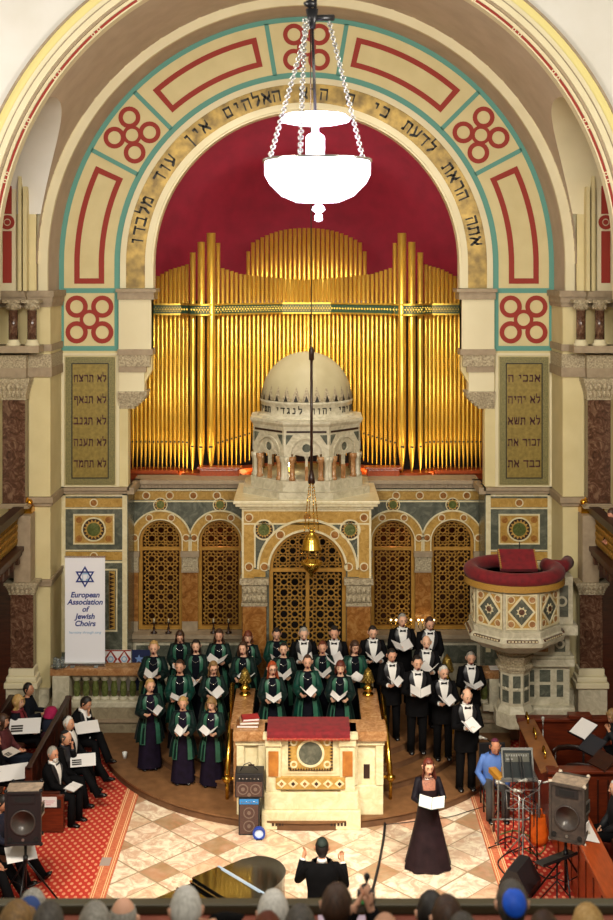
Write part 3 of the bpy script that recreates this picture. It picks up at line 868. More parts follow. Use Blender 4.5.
# ================================================================ ORGAN
org = rootat('pipe_organ', 'gilded pipe organ filling the crimson apse above the ark', 'organ', (0, 26.6, 4.42))
def path(x):   # facade depth across x
    ax = abs(x)
    if ax > 2.75: return 26.35
    if ax > 1.75: return 26.35 - .25*sin(pi*(ax-1.75)/1.0)
    return 26.35 + .75*min(1, (1.75-ax)/1.2)
def ztop(px):  # silhouette of the front row, in photograph rows (at its own depth)
    d = abs(px-306.5)
    tb = [(0,280),(40,277),(66,274),(84,268),(88,266),(90,252),(96,252),(97,240),(103,240),(105,232),(107,234),(112,258),(113,262),(118,264),(124,266),(135,269),(154,279),(180,290)]
    for (a, ya), (b, yb) in zip(tb, tb[1:]):
        if d <= b: return ya + (yb-ya)*(d-a)/(b-a)
    return 290
def pipe(b_, x, y, z0, zt, r, foot=.42):
    # body + mouth + tapering foot (bottom at z0)
    zf = z0+foot
    b_.lathe((x, y, 0), [(r*.22, z0), (r*.28, z0+.03), (r*.95, zf-.02), (r*.95, zf), (r, zf+.015), (r, zt), (r*.9, zt), (r*.9, zt-.05)], 12, 0)
    # mouth: recessed dark slot with raised lips in front
    b_.box(x-r*.45, x+r*.45, y-r*1.04, y-r*.7, zf-.005, zf+.035, 1)
    b_.plate([[(x-r*.5, zf+.035), (x+r*.5, zf+.035), (x, zf+.2)]], y-r*1.06, y-r*.8, 0)
    b_.box(x-r*.6, x+r*.6, y-r*1.1, y-r*.8, zf-.02, zf-.004, 0)
pipes = []
for s in (-1, 1):
    # side section: small pipes
    x = 4.0
    while x > 2.60: pipes.append((s*x, .043)); x -= .0925
    pipes += [(s*2.47, .062), (s*2.28, .08), (s*2.07, .095), (s*1.93, .045)]
    x = 1.835
    while x > .03: pipes.append((s*x, .041)); x -= .0945
pipes = [q for q in pipes]; print('PIPES', len(pipes))
for x, r in pipes:
    big = r > .05
    Y = path(x) - (.10 if big else 0)
    px = x*1200/Y + 306.5
    if r == .062: zt = Z_(252.5, Y)
    elif r == .08: zt = Z_(242, Y)
    elif r == .095: zt = Z_(233, Y)
    elif r == .045: zt = Z_(243, Y)
    else: zt = Z_(ztop(px), Y)
    b = B(); z0 = 4.62 + (0.0 if abs(x) > 1.9 else .22*min(1, (1.9-abs(x))/1.0)); 
    pipe(b, x, Y, z0, zt, r, .60 + (.0 if not big else -.06)); wpart(b, 'organ_pipe', [pipegold, ink], org)
# rear flat of shorter pipes
n = 26; b = B()
for i in range(n):
    x = -1.36 + 2.72*i/(n-1); Y = 28.0
    t = abs(x)/1.36
    zt = Z_(228 + (22 if t > .98 else 16*t**2.2) + (0 if t < .55 else 3*(t-.55)), Y)
    b.lathe((x, Y, 0), [(.045, 6.8), (.045, zt), (.04, zt), (.04, zt-.04)], 12)
o = B(); o = b
wpart(b, 'rear_pipe_rank', pipegold, org)['kind'] = 'stuff'
# ornamental belt
for z0, z1, m, ex in ((8.16, 8.20, 0, .02), (8.40, 8.44, 0, .02)):
    pass
b = B(); xs = [-3.6+7.2*i/120 for i in range(121)]
def py_(x):
    return path(x) - .06 - (.12 if 1.86 < abs(x) < 2.55 else 0)
for z0, z1, ex, m in ((8.01, 8.05, .02, 0), (8.05, 8.23, 0, 1), (8.23, 8.27, .02, 0)):
    vs = []
    for x in xs:
        y = py_(x)
        for yy, zz in ((y-ex, z0), (y-ex, z1), (y+.02, z1), (y+.02, z0)): vs.append((x, yy, zz))
    b.add(vs, [(4*i+q, 4*i+4+q, 4*i+4+(q+1) % 4, 4*i+(q+1) % 4) for i in range(len(xs)-1) for q in range(4)], m)
for i in range(120):
    x = -3.57+.06*i; y = py_(x)-.008
    b.plate([[(x-.02, 8.14), (x, 8.115), (x+.02, 8.14), (x, 8.165)]], y-.004, y+.01, 0)
    for dz in (.045, -.045):
        b.plate([[(x+.03-.013, 8.14+dz), (x+.03, 8.14+dz-.016), (x+.03+.013, 8.14+dz), (x+.03, 8.14+dz+.016)]], y-.004, y+.01, 0)
wpart(b, 'ornamental_belt', [pipegold, mat('dark_green_enamel', '#2E4A38', .4)], org)
# wooden case beneath: panels and ledge
b = B(); n = 60
xs = [-4.2+8.4*i/n for i in range(n+1)]
for z0, z1, dy in ((4.42, 4.56, -.1), (4.56, 4.63, -.2)):
    vs = []
    for x in xs:
        y = path(x) + dy + (-.12 if 1.95 < abs(x) < 2.8 else 0)
        for yy, zz in ((y, z0), (y, z1), (y+.5, z1), (y+.5, z0)): vs.append((x, yy, zz))
    b.add(vs, [(4*i+q, 4*i+4+q, 4*i+4+(q+1) % 4, 4*i+(q+1) % 4) for i in range(n) for q in range(4)], 0)
wpart(b, 'wooden_case', woodo, org)
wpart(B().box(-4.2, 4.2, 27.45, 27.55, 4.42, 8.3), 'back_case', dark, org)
# loft console and chair seen behind the dome
r = rootat('organ_console', 'orange wood organ console in the loft left of the dome', 'console', (-1.75, 25.9, 4.42))
b = B().bbox(-2.3, -1.45, 25.75, 26.05, 4.42, 4.72, .02); wpart(b, 'case', woodo, r)
wpart(B().bbox(-2.35, -1.4, 25.72, 26.08, 4.72, 4.76, .01), 'lid', woodo, r)
r = rootat('loft_desk', 'orange wood panelled desk in the loft right of the dome', 'desk', (2.1, 25.9, 4.42))
wpart(B().bbox(1.3, 2.0, 25.75, 26.05, 4.42, 4.72, .02), 'case', woodo, r)
wpart(B().bbox(1.25, 2.05, 25.72, 26.08, 4.72, 4.76, .01), 'lid', woodo, r)
# ================================================================ PLATFORM STEPS AND PODIUM
b = B()
def halfdisc(b, R, z0, z1, m=0, yc=23.1, n=48):
    pts = [(R*cos(pi+pi*i/n), yc+R*sin(pi+pi*i/n)) for i in range(n+1)] + [(R, 24.2), (-R, 24.2)]
    b.plate([pts], z0, z1, m, ax='z')
for R, z0, z1 in ((3.85, 0, .15), (3.05, .15, .30), (2.68, .30, .45), (2.44, .45, .60)):
    halfdisc(b, R, z0, z1)
    halfdisc(b, R+.025, z1-.03, z1+.002, 1)
struct(b, 'floor_platform', [stepbrown, mat('step_nosing', '#7E5836', .6, c2='#684628', scale=6)])
for s, nm in ((-1, 'left'), (1, 'right')):
    b = B().box(*sorted((s*2.35, s*5.0)), 22.95, 24.5, 0, .62, 0)
    b.box(*sorted((s*2.35, s*5.04)), 22.9, 24.5, .36, .42, 1)
    struct(b, 'wall_podium_'+nm, [stoneg, mould])
struct(B().box(-2.4, 2.4, 23.0, 25.4, 0, .60), 'floor_ark_platform', stonew)

# ---- balustrades
def balustrade(name_label, x0, x1, Y, n, newel, rng):
    r = rootat('balustrade', name_label, 'balustrade', ((x0+x1)/2, Y, .62))
    wpart(B().bbox(x0-.03, x1+.03, Y-.19, Y+.19, 1.24, 1.38, .02), 'handrail', pinkm, r)
    wpart(B().bbox(x0, x1, Y-.16, Y+.16, .62, .74, .02), 'base_course', stonew, r)
    wpart(B().bbox(newel[0], newel[1], Y-.2, Y+.2, .62, 1.24, .02), 'newel', stonew, r)
    for i in range(n):
        x = rng[0] + (rng[1]-rng[0])*(i+.5)/n
        o = wpart(B().lathe((x, Y, 0), [(.075,.74),(.075,.77),(.05,.80),(.06,.85),(.07,.93),(.058,1.02),(.045,1.08),(.07,1.11)], 14), 'baluster', greenm, r)
        wpart(B().lathe((x, Y, 0), [(.04,1.08),(.07,1.11),(.08,1.15),(.1,1.17),(.1,1.24)], 14), 'cap', stonew, r, o); wpart(B().lathe((x, Y, 0), [(.095,.735),(.095,.77),(.06,.8)], 14), 'foot', stonew, r, o)
balustrade('stone balustrade with green marble balusters and pink rail, below the banner', X_(52, 23), X_(146, 23), 23.12, 8, (X_(53, 23), X_(70, 23)), (X_(71, 23), X_(146, 23)))
balustrade('short stone balustrade with pink marble top, between choir men and pulpit', X_(482, 22.9), X_(505, 22.9), 22.95, 1, (X_(488, 22.9), X_(505, 22.9)), (X_(481, 22.9), X_(488, 22.9)))
o = B().box(3.5, 3.75, 22.85, 23.05, 1.385, 1.40).build('paper_sheets', paper); tag(o, 'white papers lying on the short balustrade left of the pulpit', 'paper')

# ---- torah ark
ark = rootat('torah_ark', 'tall marble ark with domed octagonal pavilion behind the choir', 'ark', (0, 23.5, .6))
YK = 23.4; kk = YK/1200
hwk, dwk = 1.26, 38.5*kk
zspk = Z_(569, YK)
b = B().plate([[(-hwk,.6),(hwk,.6),(hwk,4.36),(-hwk,4.36)], grille_loop(.02, dwk, .72, zspk, 28)], YK, YK+.5, 0)
b.box(-hwk, -hwk+.02, YK, 25.4, .6, 4.36, 0); b.box(hwk-.02, hwk, YK, 25.4, .6, 4.36, 0)
body = wpart(b, 'body', greym, ark)
b = B()
def fr(x0, x1, z0, z1, m, d): b.box(x0, x1, YK-d, YK, z0, z1, m)
fr(-hwk, hwk, 4.30, 4.36, 1, .03); fr(-hwk, hwk, 4.04, 4.07, 1, .03); fr(-hwk, hwk, 4.07, 4.30, 0, .02)
for s in (-1, 1):
    a, c = sorted((s*1.26, s*1.22)); fr(a, c, 3.0, 4.36, 1, .035)
    a, c = sorted((s*1.22, s*1.02)); fr(a, c, 3.0, 4.04, 0, .02)
    a, c = sorted((s*1.02, s*.99)); fr(a, c, 3.2, 4.04, 1, .03)
    a, c = sorted((s*1.22, s*.80)); fr(a, c, 3.02, 3.17, 0, .024)
    for (x, z) in ((1.12, 4.18), (1.12, 3.22), (.82, 3.22)):
        b.disc(s*x, z, .075, YK-.045, YK, 16, 2); b.ring(s*x, z, .065, .085, YK-.05, YK, 0, 2*pi, 16, 1)
b.disc(.02, 4.18, .075, YK-.045, YK, 16, 2)
b.ring(.02, zspk, dwk, .965, YK-.03, YK, 0, pi, 40, 0)
for r0, r1 in ((.945,.985),(dwk-.01, dwk+.03)): b.ring(.02, zspk, r0, r1, YK-.05, YK, 0, pi, 40, 1)
for a in (52, 128):
    x, z = .02+.86*cos(R_(a)), zspk+.86*sin(R_(a)); b.disc(x, z, .075, YK-.05, YK, 16, 2); b.ring(x, z, .07, .09, YK-.055, YK, 0, 2*pi, 16, 1)
wpart(b, 'inlaid_archivolt', [siena, creamm, brownm], ark)
for s in (-1, 1):
    x, z = s*.84+.01, Z_(529.5, YK)
    bb = B(); bb.disc(x, z, .2, YK-.02, YK, 28, 0); bb.ring(x, z, .175, .205, YK-.035, YK, 0, 2*pi, 28, 1)
    pts = [(x+(.165 if i % 2 else .115)*cos(pi*i/16), z+(.165 if i % 2 else .115)*sin(pi*i/16)) for i in range(32)]
    bb.plate([pts], YK-.03, YK, 2); bb.disc(x, z, .11, YK-.036, YK, 20, 3)
    wpart(bb, 'rosette', [woodd, creamm, siena, greenm], ark)
b = B()
for i in range(26): b.box(-1.26+.1*i, -1.2+.1*i, YK-.10, YK, 4.36, 4.42)
b.box(-1.30, 1.30, YK-.06, 25.4, 4.36, 4.40); b.bbox(-1.38, 1.38, YK-.16, 25.4, 4.41, 4.47, .015); b.bbox(-1.42, 1.42, YK-.2, 25.4, 4.47, 4.53, .015)
wpart(b, 'cornice', creamm, ark)
for s in (-1, 1):
    a, c = sorted((s*1.25, s*.78))
    wpart(B().bbox(a, c, YK-.06, YK+.3, .75, 2.46, .02), 'pilaster_shaft', brownm, ark)
    q = B().bbox(a-.02, c+.02, YK-.08, YK+.3, 2.46, 2.52, .01); q.bbox(a-.01, c+.01, YK-.07, YK+.3, 2.52, 2.88, .03); q.bbox(a-.05, c+.05, YK-.12, YK+.3, 2.88, 3.0, .015)
    for i in range(5):
        for j in range(2): q.ball((a+.05+i*(c-a-.1)/4, YK-.08, 2.6+.16*j), (.05, .03, .07), 8, 5)
    wpart(q, 'pilaster_capital', carved, ark)
    wpart(B().bbox(a-.04, c+.04, YK-.1, YK+.3, .6, .75, .02), 'pilaster_base', stonew, ark)
screen(.02, dwk, .72, zspk, YK+.06, '', Z_(571, YK), 2, .19, parent=ark)
wpart(B().box(-1.0, 1.0, YK+.7, YK+.75, .6, 4.3), 'dark_backing', dark, ark)  # dark sheet standing for the darkness inside the ark
# octagonal steps, arcade, cornice, drum, dome
OC = V((0, 24.62, 0))
def octa(b, R, z0, z1, m=0, R2=None):
    R2 = R2 or R
    b.lathe(OC, [(R/cos(pi/8), z0), (R2/cos(pi/8), z1)], 8, m, False, rot=pi/8)
b = B(); octa(b, 1.27, 4.50, 4.66); octa(b, 1.12, 4.66, 4.86)
wpart(b, 'stepped_base', stonew, ark)
b = B(); R8 = 1.07
for k in range(8):
    a = -pi/2 + k*pi/4
    M = Matrix.Translation(OC) @ Matrix.Rotation(a+pi/2, 4, 'Z')
    hw8 = R8*math.tan(pi/8); r = .30
    q = B(M)
    out = [(-hw8, 5.32), (-hw8, 5.90), (hw8, 5.90), (hw8, 5.32), (r, 5.32)] + arc(0, 5.38, r, 0, pi, 16) + [(-r, 5.32)]
    q.plate([out], -R8, -R8+.12, 0)
    q.ring(0, 5.38, r, r+.035, -R8-.02, -R8, 0, pi, 16, 0)
    # tracery: roundel and two small arches
    q.ring(0, 5.50, .085, .115, -R8+.0, -R8+.06, 0, 2*pi, 16, 0); q.disc(0, 5.50, .085, -R8+.02, -R8+.05, 16, 1)
    for d in (-.14, .14):
        q.ring(d, 5.30, .105, .135, -R8+.01, -R8+.06, 0, pi, 10, 0)
    q.plate([[(-r,5.38)] + arc(0,5.38,r,pi,0,12)[1:-1] + [(r,5.38),(.02,5.33),(-.02,5.33)], arc(0,5.50,.1,0,2*pi,12)[:-1]], -R8+.03, -R8+.05, 0)
    q.box(-.025, .025, -R8+.01, -R8+.07, 5.12, 5.32, 0)
    q.box(-hw8+.05, hw8-.05, -R8-.01, -R8, 5.80, 5.84, 2)
    for sgn in (-1, 1):
        q.plate([[(sgn*(hw8-.04), 5.76), (sgn*(hw8-.18), 5.76), (sgn*(hw8-.04), 5.56)]], -R8-.012, -R8, 1)
        for dd in (.04, .16):
            xx = sgn*(hw8-dd)
            q.lathe((xx, -R8+.03, 0), [(.07,4.86),(.07,4.91),(.052,4.93),(.052,5.2),(.075,5.25),(.08,5.33)], 8, 3 if dd > .1 else 0)
    q.box(-.03, .03, -R8+.0, -R8+.07, 4.86, 5.14, 3)
    b.v, b.f, b.m, b.s, off = b.v, b.f, b.m, b.s, len(b.v)
    b.v += q.v; b.f += [tuple(off+i for i in f) for f in q.f]; b.m += q.m; b.s += q.s
wpart(b, 'arcade', [stonew, greym, woodd, pinkm], ark)
b = B(); octa(b, 1.08, 5.88, 5.92); octa(b, 1.09, 5.92, 5.98, 0, 1.13); octa(b, 1.13, 5.98, 6.03)
b.lathe(OC, [(1.11/cos(pi/8), 6.03), (1.0, 6.06)], 8, 0, False, rot=pi/8)
wpart(b, 'upper_cornice', stonew, ark)
b = B(); b.lathe(OC, [(1.01,6.03),(1.01,6.07),(.95,6.09),(.93,6.11),(.93,6.32),(.96,6.35),(.94,6.38)], 48)
wpart(b, 'drum', stonew, ark)
mes = []
txt = 'שויתי יהוה לנגדי תמיד'
for i, ch in enumerate(txt):
    if ch == ' ': continue
    a = -pi/2 + R_(76) - R_(152)*i/(len(txt)-1)
    M = Matrix.Translation(V((.935*cos(a), OC.y+.935*sin(a), 6.21)) - ark.location) @ Matrix.Rotation(a+pi/2, 4, 'Z') @ Matrix.Rotation(pi/2, 4, 'X')
    mes.append(heb_mesh(ch, .17, .012, M=M))
merge_meshes('drum_lettering', mes, ink, ark)
dm = B(); dm.lathe(OC, [(.925*cos(pi/2*i/16), 6.38+.95*sin(pi/2*i/16)) for i in range(17)], 48)
wpart(dm, 'dome', mat('dome_stone', '#B3A884', .55, c2='#A69A76', scale=2), ark)
b = B()
for i in range(28):
    a = 2*pi*i/28
    for (w, h, rr, m) in ((.10, .30, .945, 0), (.045, .13, .955, 1)):
        pts = []
        for (dx, z) in ((-w, 6.39), (w, 6.39), (0, 6.39+h)):
            r = rr*(1 if z < 6.42 else sqrt(max(0, 1-((z-6.38)/.97)**2)))
            aa = a + dx/rr; pts.append(V((r*cos(aa), OC.y+r*sin(aa), z)))
        b.add(pts, [(0,1,2)], m)
wpart(b, 'pointed_frieze', [carved, ink], ark)
# lamp-lit desk glimpsed through the arcade
r = rootat('desk_lamp', 'small glowing lamp seen through the arcade below the dome', 'lamp', (-.35, 24.5, 4.86))
wpart(B().lathe((-.35,24.5,0), [(.07,4.86),(.07,4.88),(.012,4.89),(.012,5.0)], 12), 'stand', brass, r)
wpart(B().lathe((-.35,24.5,0), [(.05,5.0),(.06,5.05),(.02,5.16)], 12), 'bulb', mat('lamp_glow', '#FFF2D0', .5, emit='#FFF0C8', es=25), r)
# ---- eternal lamp on its long rod
nt_ = rootat('eternal_lamp', 'brass eternal lamp hanging from a long rod in front of the ark', 'lamp', (0.06, 22.6, 3.4))
xx, yy = X_(311.5, 22.6), 22.6
b = B().tube([(xx-.02, yy, 14.2), (xx, yy, Z_(352, yy))], .012, 6); wpart(b, 'cord', woodd, nt_)
b = B().tube([(xx, yy, Z_(360, yy)), (xx, yy, Z_(350, yy)), (xx, yy, Z_(346, yy))], [.05, .05, .015], 8); b.tube([(xx, yy, Z_(472, yy)), (xx, yy, Z_(358, yy))], .026, 8); b.tube([(xx, yy, Z_(483, yy)), (xx, yy, Z_(478, yy)), (xx, yy, Z_(470, yy))], [.07, .06, .03], 8)
wpart(b, 'rod', woodd, nt_)
b = B()
zt, zl = Z_(482, yy), Z_(532, yy)
for k in range(4):
    a = k*pi/2+.4; p0 = V((xx+.04*cos(a), yy+.04*sin(a), zt)); p1 = V((xx+.15*cos(a), yy+.15*sin(a), zl))
    b.tube([p0, p1], .008, 5)
    for j in range(14): b.ball(p0.lerp(p1, (j+.5)/14), .016, 6, 4)
wpart(b, 'chains', brass, nt_)
z = Z_(546, yy)
b = B().lathe((xx, yy, 0), [(.0, z+.34),(.03,z+.33),(.05,z+.27),(.04,z+.25),(.11,z+.2),(.16,z+.1),(.17,z),(.2,z-.04),(.2,z-.06),(.17,z-.06)], 24)
wpart(b, 'brass_bell', brass, nt_)
z2 = Z_(572, yy)
b = B().lathe((xx, yy, 0), [(.0,z2-.1),(.03,z2-.08),(.04,z2-.03),(.12,z2+.04),(.19,z2+.14),(.21,z2+.2),(.19,z2+.2),(.1,z2+.07)], 24)
for k in range(4):
    a = k*pi/2+.4; b.tube([(xx+.19*cos(a), yy+.19*sin(a), z2+.19), (xx+.19*cos(a), yy+.19*sin(a), z-.05)], .006, 5)
wpart(b, 'oil_bowl', brass, nt_)

# ---- pulpit
pu = rootat('pulpit', 'white marble octagonal pulpit with red velvet cushion rim', 'pulpit', (3.85, 22.2, .6))
PC = V((3.86, 22.3, 0))
def oc(b, R, z0, z1, m=0, R2=None, c=PC, rot=pi/8, cap=True): b.lathe(c, [(R/cos(pi/8), z0), ((R2 or R)/cos(pi/8), z1)], 8, m, False, rot=rot)
zt = Z_(586, 21.5); Rp = .75
b = B()
oc(b, Rp, 2.46, 3.30); oc(b, Rp+.05, 2.40, 2.5); oc(b, Rp+.10, 2.24, 2.32, 0, Rp+.12); oc(b, Rp+.12, 2.32, 2.40, 0, Rp+.05)
oc(b, .62, 2.08, 2.24, 0, Rp+.08); oc(b, .36, 1.98, 2.08, 0, .6)
oc(b, Rp+.03, 3.22, 3.30)
b.box(4.1, 4.95, 22.3, 23.4, 2.24, 3.30, 0); b.box(4.1, 5.02, 22.2, 23.4, 2.24, 2.42, 0)
wpart(b, 'body', stonew, pu)
for k in range(8):
    a = -pi/2 + (k-2)*pi/4 + 0
    if k > 5: continue
    M = Matrix.Translation(PC) @ Matrix.Rotation((k-2)*pi/4, 4, 'Z')
    q = B(M); hw8 = Rp*math.tan(pi/8)-.03; y = -Rp
    q.box(-hw8, hw8, y-.012, y, 2.54, 3.18, 1)
    q.plate([[(-hw8,2.54),(hw8,2.54),(hw8,3.18),(-hw8,3.18)], [(-hw8+.03,2.57),(hw8-.03,2.57),(hw8-.03,3.15),(-hw8+.03,3.15)]], y-.03, y, 0)
    q.plate([[(0,2.56),(hw8-.03,2.86),(0,3.16),(-hw8+.03,2.86)], [(0,2.62),(-hw8+.07,2.86),(0,3.10),(hw8-.07,2.86)]], y-.03, y, 0)
    q.plate([[(0,2.62),(hw8-.07,2.86),(0,3.10),(-hw8+.07,2.86)]], y-.02, y, 2)
    pts = [((.10 if i % 2 else .065)*cos(pi*i/8), 2.86+(.10 if i % 2 else .065)*sin(pi*i/8)) for i in range(16)]
    q.plate([pts], y-.03, y, 0); q.disc(0, 2.86, .055, y-.035, y, 12, 3)
    for i in (-1, 1):
        for j in (-1, 1):
            q.disc(i*(hw8-.09), 2.86+j*.22, .06, y-.025, y, 12, 4); q.ring(i*(hw8-.09), 2.86+j*.22, .055, .072, y-.03, y, 0, 2*pi, 12, 0)
    q.box(-hw8, hw8, y-.125, y-.05, 2.335, 2.375, 3)
    for i in range(9): q.box(-hw8+.02+i*hw8*.22, -hw8+.06+i*hw8*.22, y-.13, y-.05, 2.345, 2.37, 0)
    wpart(q, 'inlaid_panel', [creamm, siena, greym, darkred, pinkm], pu)
b = B(); oc(b, .30, 1.90, 1.98, 0, .38); oc(b, .26, 1.72, 1.90, 0, .34); oc(b, .30, 1.6, 1.66); oc(b, .33, 1.66, 1.72)
wpart(b, 'neck', carved, pu)
b = B(); oc(b, .27, .98, 1.6); oc(b, .33, .86, .98, 0, .28); oc(b, .36, .6, .86)
wpart(b, 'pedestal', stonew, pu)
b = B()
for k in range(8):
    q = B(Matrix.Translation(PC) @ Matrix.Rotation(k*pi/4, 4, 'Z'))
    q.box(-.07, .07, -.275, -.27, 1.04, 1.26, 0); q.box(-.07, .07, -.275, -.27, 1.32, 1.54, 0); q.ball((0,-.275,1.29), (.035,.02,.035), 8, 4, 1)
    off = len(b.v); b.v += q.v; b.f += [tuple(off+i for i in f) for f in q.f]; b.m += q.m; b.s += q.s
wpart(b, 'inset_marbles', [greym, stonew], pu)
# stair block behind
b = B().box(4.0, 4.92, 22.45, 23.4, .86, 2.24, 0); b.bbox(3.95, 5.0, 22.35, 23.4, 1.6, 1.74, .02, 0); b.bbox(3.97, 5.0, 22.38, 23.4, 1.74, 1.8, .02, 0); b.bbox(3.92, 5.0, 22.32, 23.4, .6, .86, .04, 0)
for (x0, x1, z0, z1, m) in ((4.06,4.26,1.02,1.24,1),(4.06,4.26,1.3,1.52,1),(4.36,4.56,1.02,1.24,1),(4.36,4.56,1.3,1.52,1),(4.68,4.8,1.02,1.24,1),(4.68,4.8,1.3,1.52,1),(4.1,4.52,1.86,2.16,2),(4.64,4.84,1.86,2.16,3)):
    b.box(x0, x1, 22.44, 22.45, z0, z1, m)
b.ring(4.74, 2.01, .05, .09, 22.425, 22.45, 0, 2*pi, 16, 0); b.disc(4.31, 1.27, .05, 22.42, 22.45, 12, 0)
b.box(4.62, 4.86, 22.28, 22.3, 2.56, 3.14, 3); b.ring(4.74, 2.85, .06, .1, 22.26, 22.3, 0, 2*pi, 16, 0)
wpart(b, 'stair_block', [stonew, greym, pinkm, greym], pu)
# velvet cushion rim: open octagonal ring plus arm to the right
b = B(); pts = []
for k in range(33):
    a = R_(35) - R_(300)*k/32
    pts.append(PC + V((.80*cos(a), .74*sin(a), 3.42)))
b.tube(pts, [(.13, .14)]*33, 12, up=(0,0,1))
b.tube([PC+V((.70,.3,3.42)), PC+V((.95,.25,3.42)), PC+V((1.12,.55,3.44))], [(.13,.12)]*3, 12)
wpart(b, 'velvet_cushion', velvet, pu)
b = B()
n = 40; vs = []
for k in range(n+1):
    a = R_(20) - R_(290)*k/n
    for z in (3.34, 3.22): vs.append(PC + V(((.92+.01*(k % 2))*cos(a), (.86+.01*(k % 2))*sin(a), z)))
b.add(vs, [(2*i, 2*i+2, 2*i+3, 2*i+1) for i in range(n)], 0, True)
wpart(b, 'fringe', fringe, pu)
wpart(B().lathe(PC, [(.8, 3.12), (.8, 3.3)], 8, 0, False, rot=pi/8), 'floor_slab', woodd, pu)
# reading cushion on desk
b = B(); rot = Matrix.Rotation(R_(38), 3, 'X')
b.box(-.34+PC.x, .34+PC.x, PC.y-.5, PC.y-.05, 3.52, 3.60, 0, rot, (PC.x, PC.y-.5, 3.52))
for i in range(10):
    for s in (-1, 1): b.ball(rot @ V((s*.33, .02+.045*i, .09)) + V((PC.x, PC.y-.5, 3.52)), .018, 6, 4, 1)
wpart(b, 'lectern_cushion', [velvet, fringe], pu)
wpart(B().tube([PC+V((.08,-.1,3.55)), PC+V((.08,-.1,3.92)), PC+V((.07,-.16,3.98))], .01, 6), 'microphone', black, pu)

# ---- bima (reading desk)
bi = rootat('reading_desk', 'cream stone reading desk draped with red velvet at centre of the platform', 'desk', (0, 19.6, 0))
Yd = 19.3; d = Yd/1200
x0, x1 = X_(264, Yd), X_(357, Yd)
b = B()
b.bbox(x0-.04, x1+.06, Yd-.02, 19.85, 0, .30, .015); b.bbox(x0, x1+.02, Yd+.03, 19.85, .30, .58, .02); b.box(x0+.06, x1-.06, Yd+.10, 19.85, .58, 1.42)
for s, a, c in ((-1, x0+.03, x0+.27), (1, x1-.27, x1-.03)):
    b.bbox(a, c, Yd+.05, Yd+.3, .58, 1.30, .01)
    b.bbox(a-.02, c+.02, Yd+.02, Yd+.3, 1.32, 1.44, .02)
b.bbox(x0-.02, x1+.02, Yd-.01, 19.85, 1.44, 1.52, .02)
body = wpart(b, 'pedestal_body', creamm, bi)
cx = (x0+x1)/2
q = B(); z0, z1 = .92, 1.46; hwp = .36
q.plate([[(cx-hwp-.05,z0-.05),(cx+hwp+.05,z0-.05),(cx+hwp+.05,z1),(cx-hwp-.05,z1)]], Yd+.08, Yd+.1, 0)
q.box(cx-hwp, cx+hwp, Yd+.07, Yd+.08, z0, z1, 1)
for i in range(16):
    for e, f in ((z0, .05), (z1-.0, -.05)):
        xx = cx-hwp+.02+i*(2*hwp-.04)/16
        q.plate([[(xx, e), (xx+.04, e), (xx+.02, e+f)]], Yd+.06, Yd+.075, 2)
for i in range(10):
    zz = z0+.02+i*.052
    for e, f in ((cx-hwp, .05), (cx+hwp, -.05)): q.plate([[(e, zz), (e+f, zz+.02), (e, zz+.04)]], Yd+.06, Yd+.075, 2)
q.ring(cx, 1.20, .19, .225, Yd+.05, Yd+.08, 0, 2*pi, 28, 0); q.disc(cx, 1.20, .19, Yd+.06, Yd+.08, 28, 3)
for i in (-1, 1):
    for j in (-1, 1): q.ring(cx+i*.27, 1.20+j*.18, .035, .06, Yd+.055, Yd+.08, 0, 2*pi, 14, 0)
wpart(q, 'inlaid_centrepiece', [creamm, siena, woodd, greym], bi)
q = B(); q.box(cx-.56, cx+.56, Yd+.02, Yd+.11, .64, .82, 1)
for i in range(6):
    xx = cx-.56+.187*(i+.5)
    q.plate([[(xx-.08,.73),(xx,.66),(xx+.08,.73),(xx,.80)]], Yd+.01, Yd+.03, 0); q.plate([[(xx-.035,.73),(xx,.695),(xx+.035,.73),(xx,.765)]], Yd+.003, Yd+.03, 2 if i % 2 else 3)
wpart(q, 'diamond_frieze', [creamm, siena, woodd, brownm], bi)
for s in (-1, 1):
    a = (x0+.07) if s < 0 else (x1-.23)
    wpart(B().box(a, a+.16, Yd+.03, Yd+.06, .84, 1.24), 'siena_panel', mat('siena_inlay', '#B97A35', .35, c2='#9C5F26', scale=9), bi)
q = B()
for a in (cx-.62, cx+.1): 
    for i in range(9): q.box(a+i*.055, a+.035+i*.055, Yd-.03, Yd-.0, .07, .13)
wpart(q, 'vent_grille', woodd, bi)
# velvet cover
q = B()
n = 36; a, c = X_(267, Yd), X_(350, Yd)
pr = [(19.85, 1.61), (19.6, 1.60), (19.32, 1.585), (19.27, 1.57), (19.255, 1.53), (19.25, 1.48)]
vs = []
for (y, z) in pr:
    for i in range(n+1):
        f = .008*sin(i*2.2) if z < 1.55 else 0
        vs.append((a+(c-a)*i/n, y+f, z))
q.add(vs, [(i*(n+1)+j, i*(n+1)+j+1, (i+1)*(n+1)+j+1, (i+1)*(n+1)+j) for i in range(len(pr)-1) for j in range(n)], 0, True)
q.box(a, c, 19.32, 19.85, 1.50, 1.58, 0)
cl = wpart(q, 'velvet_cover', velvet, bi)
q = B()
for i in range(60): q.tube([(a+.01+(c-a-.02)*i/59, 19.25, 1.49), (a+.01+(c-a-.02)*i/59, 19.248, 1.44)], [.011, .005], 5)
wpart(q, 'fringe', mat('red_fringe', '#B04030', .8), bi, cl)
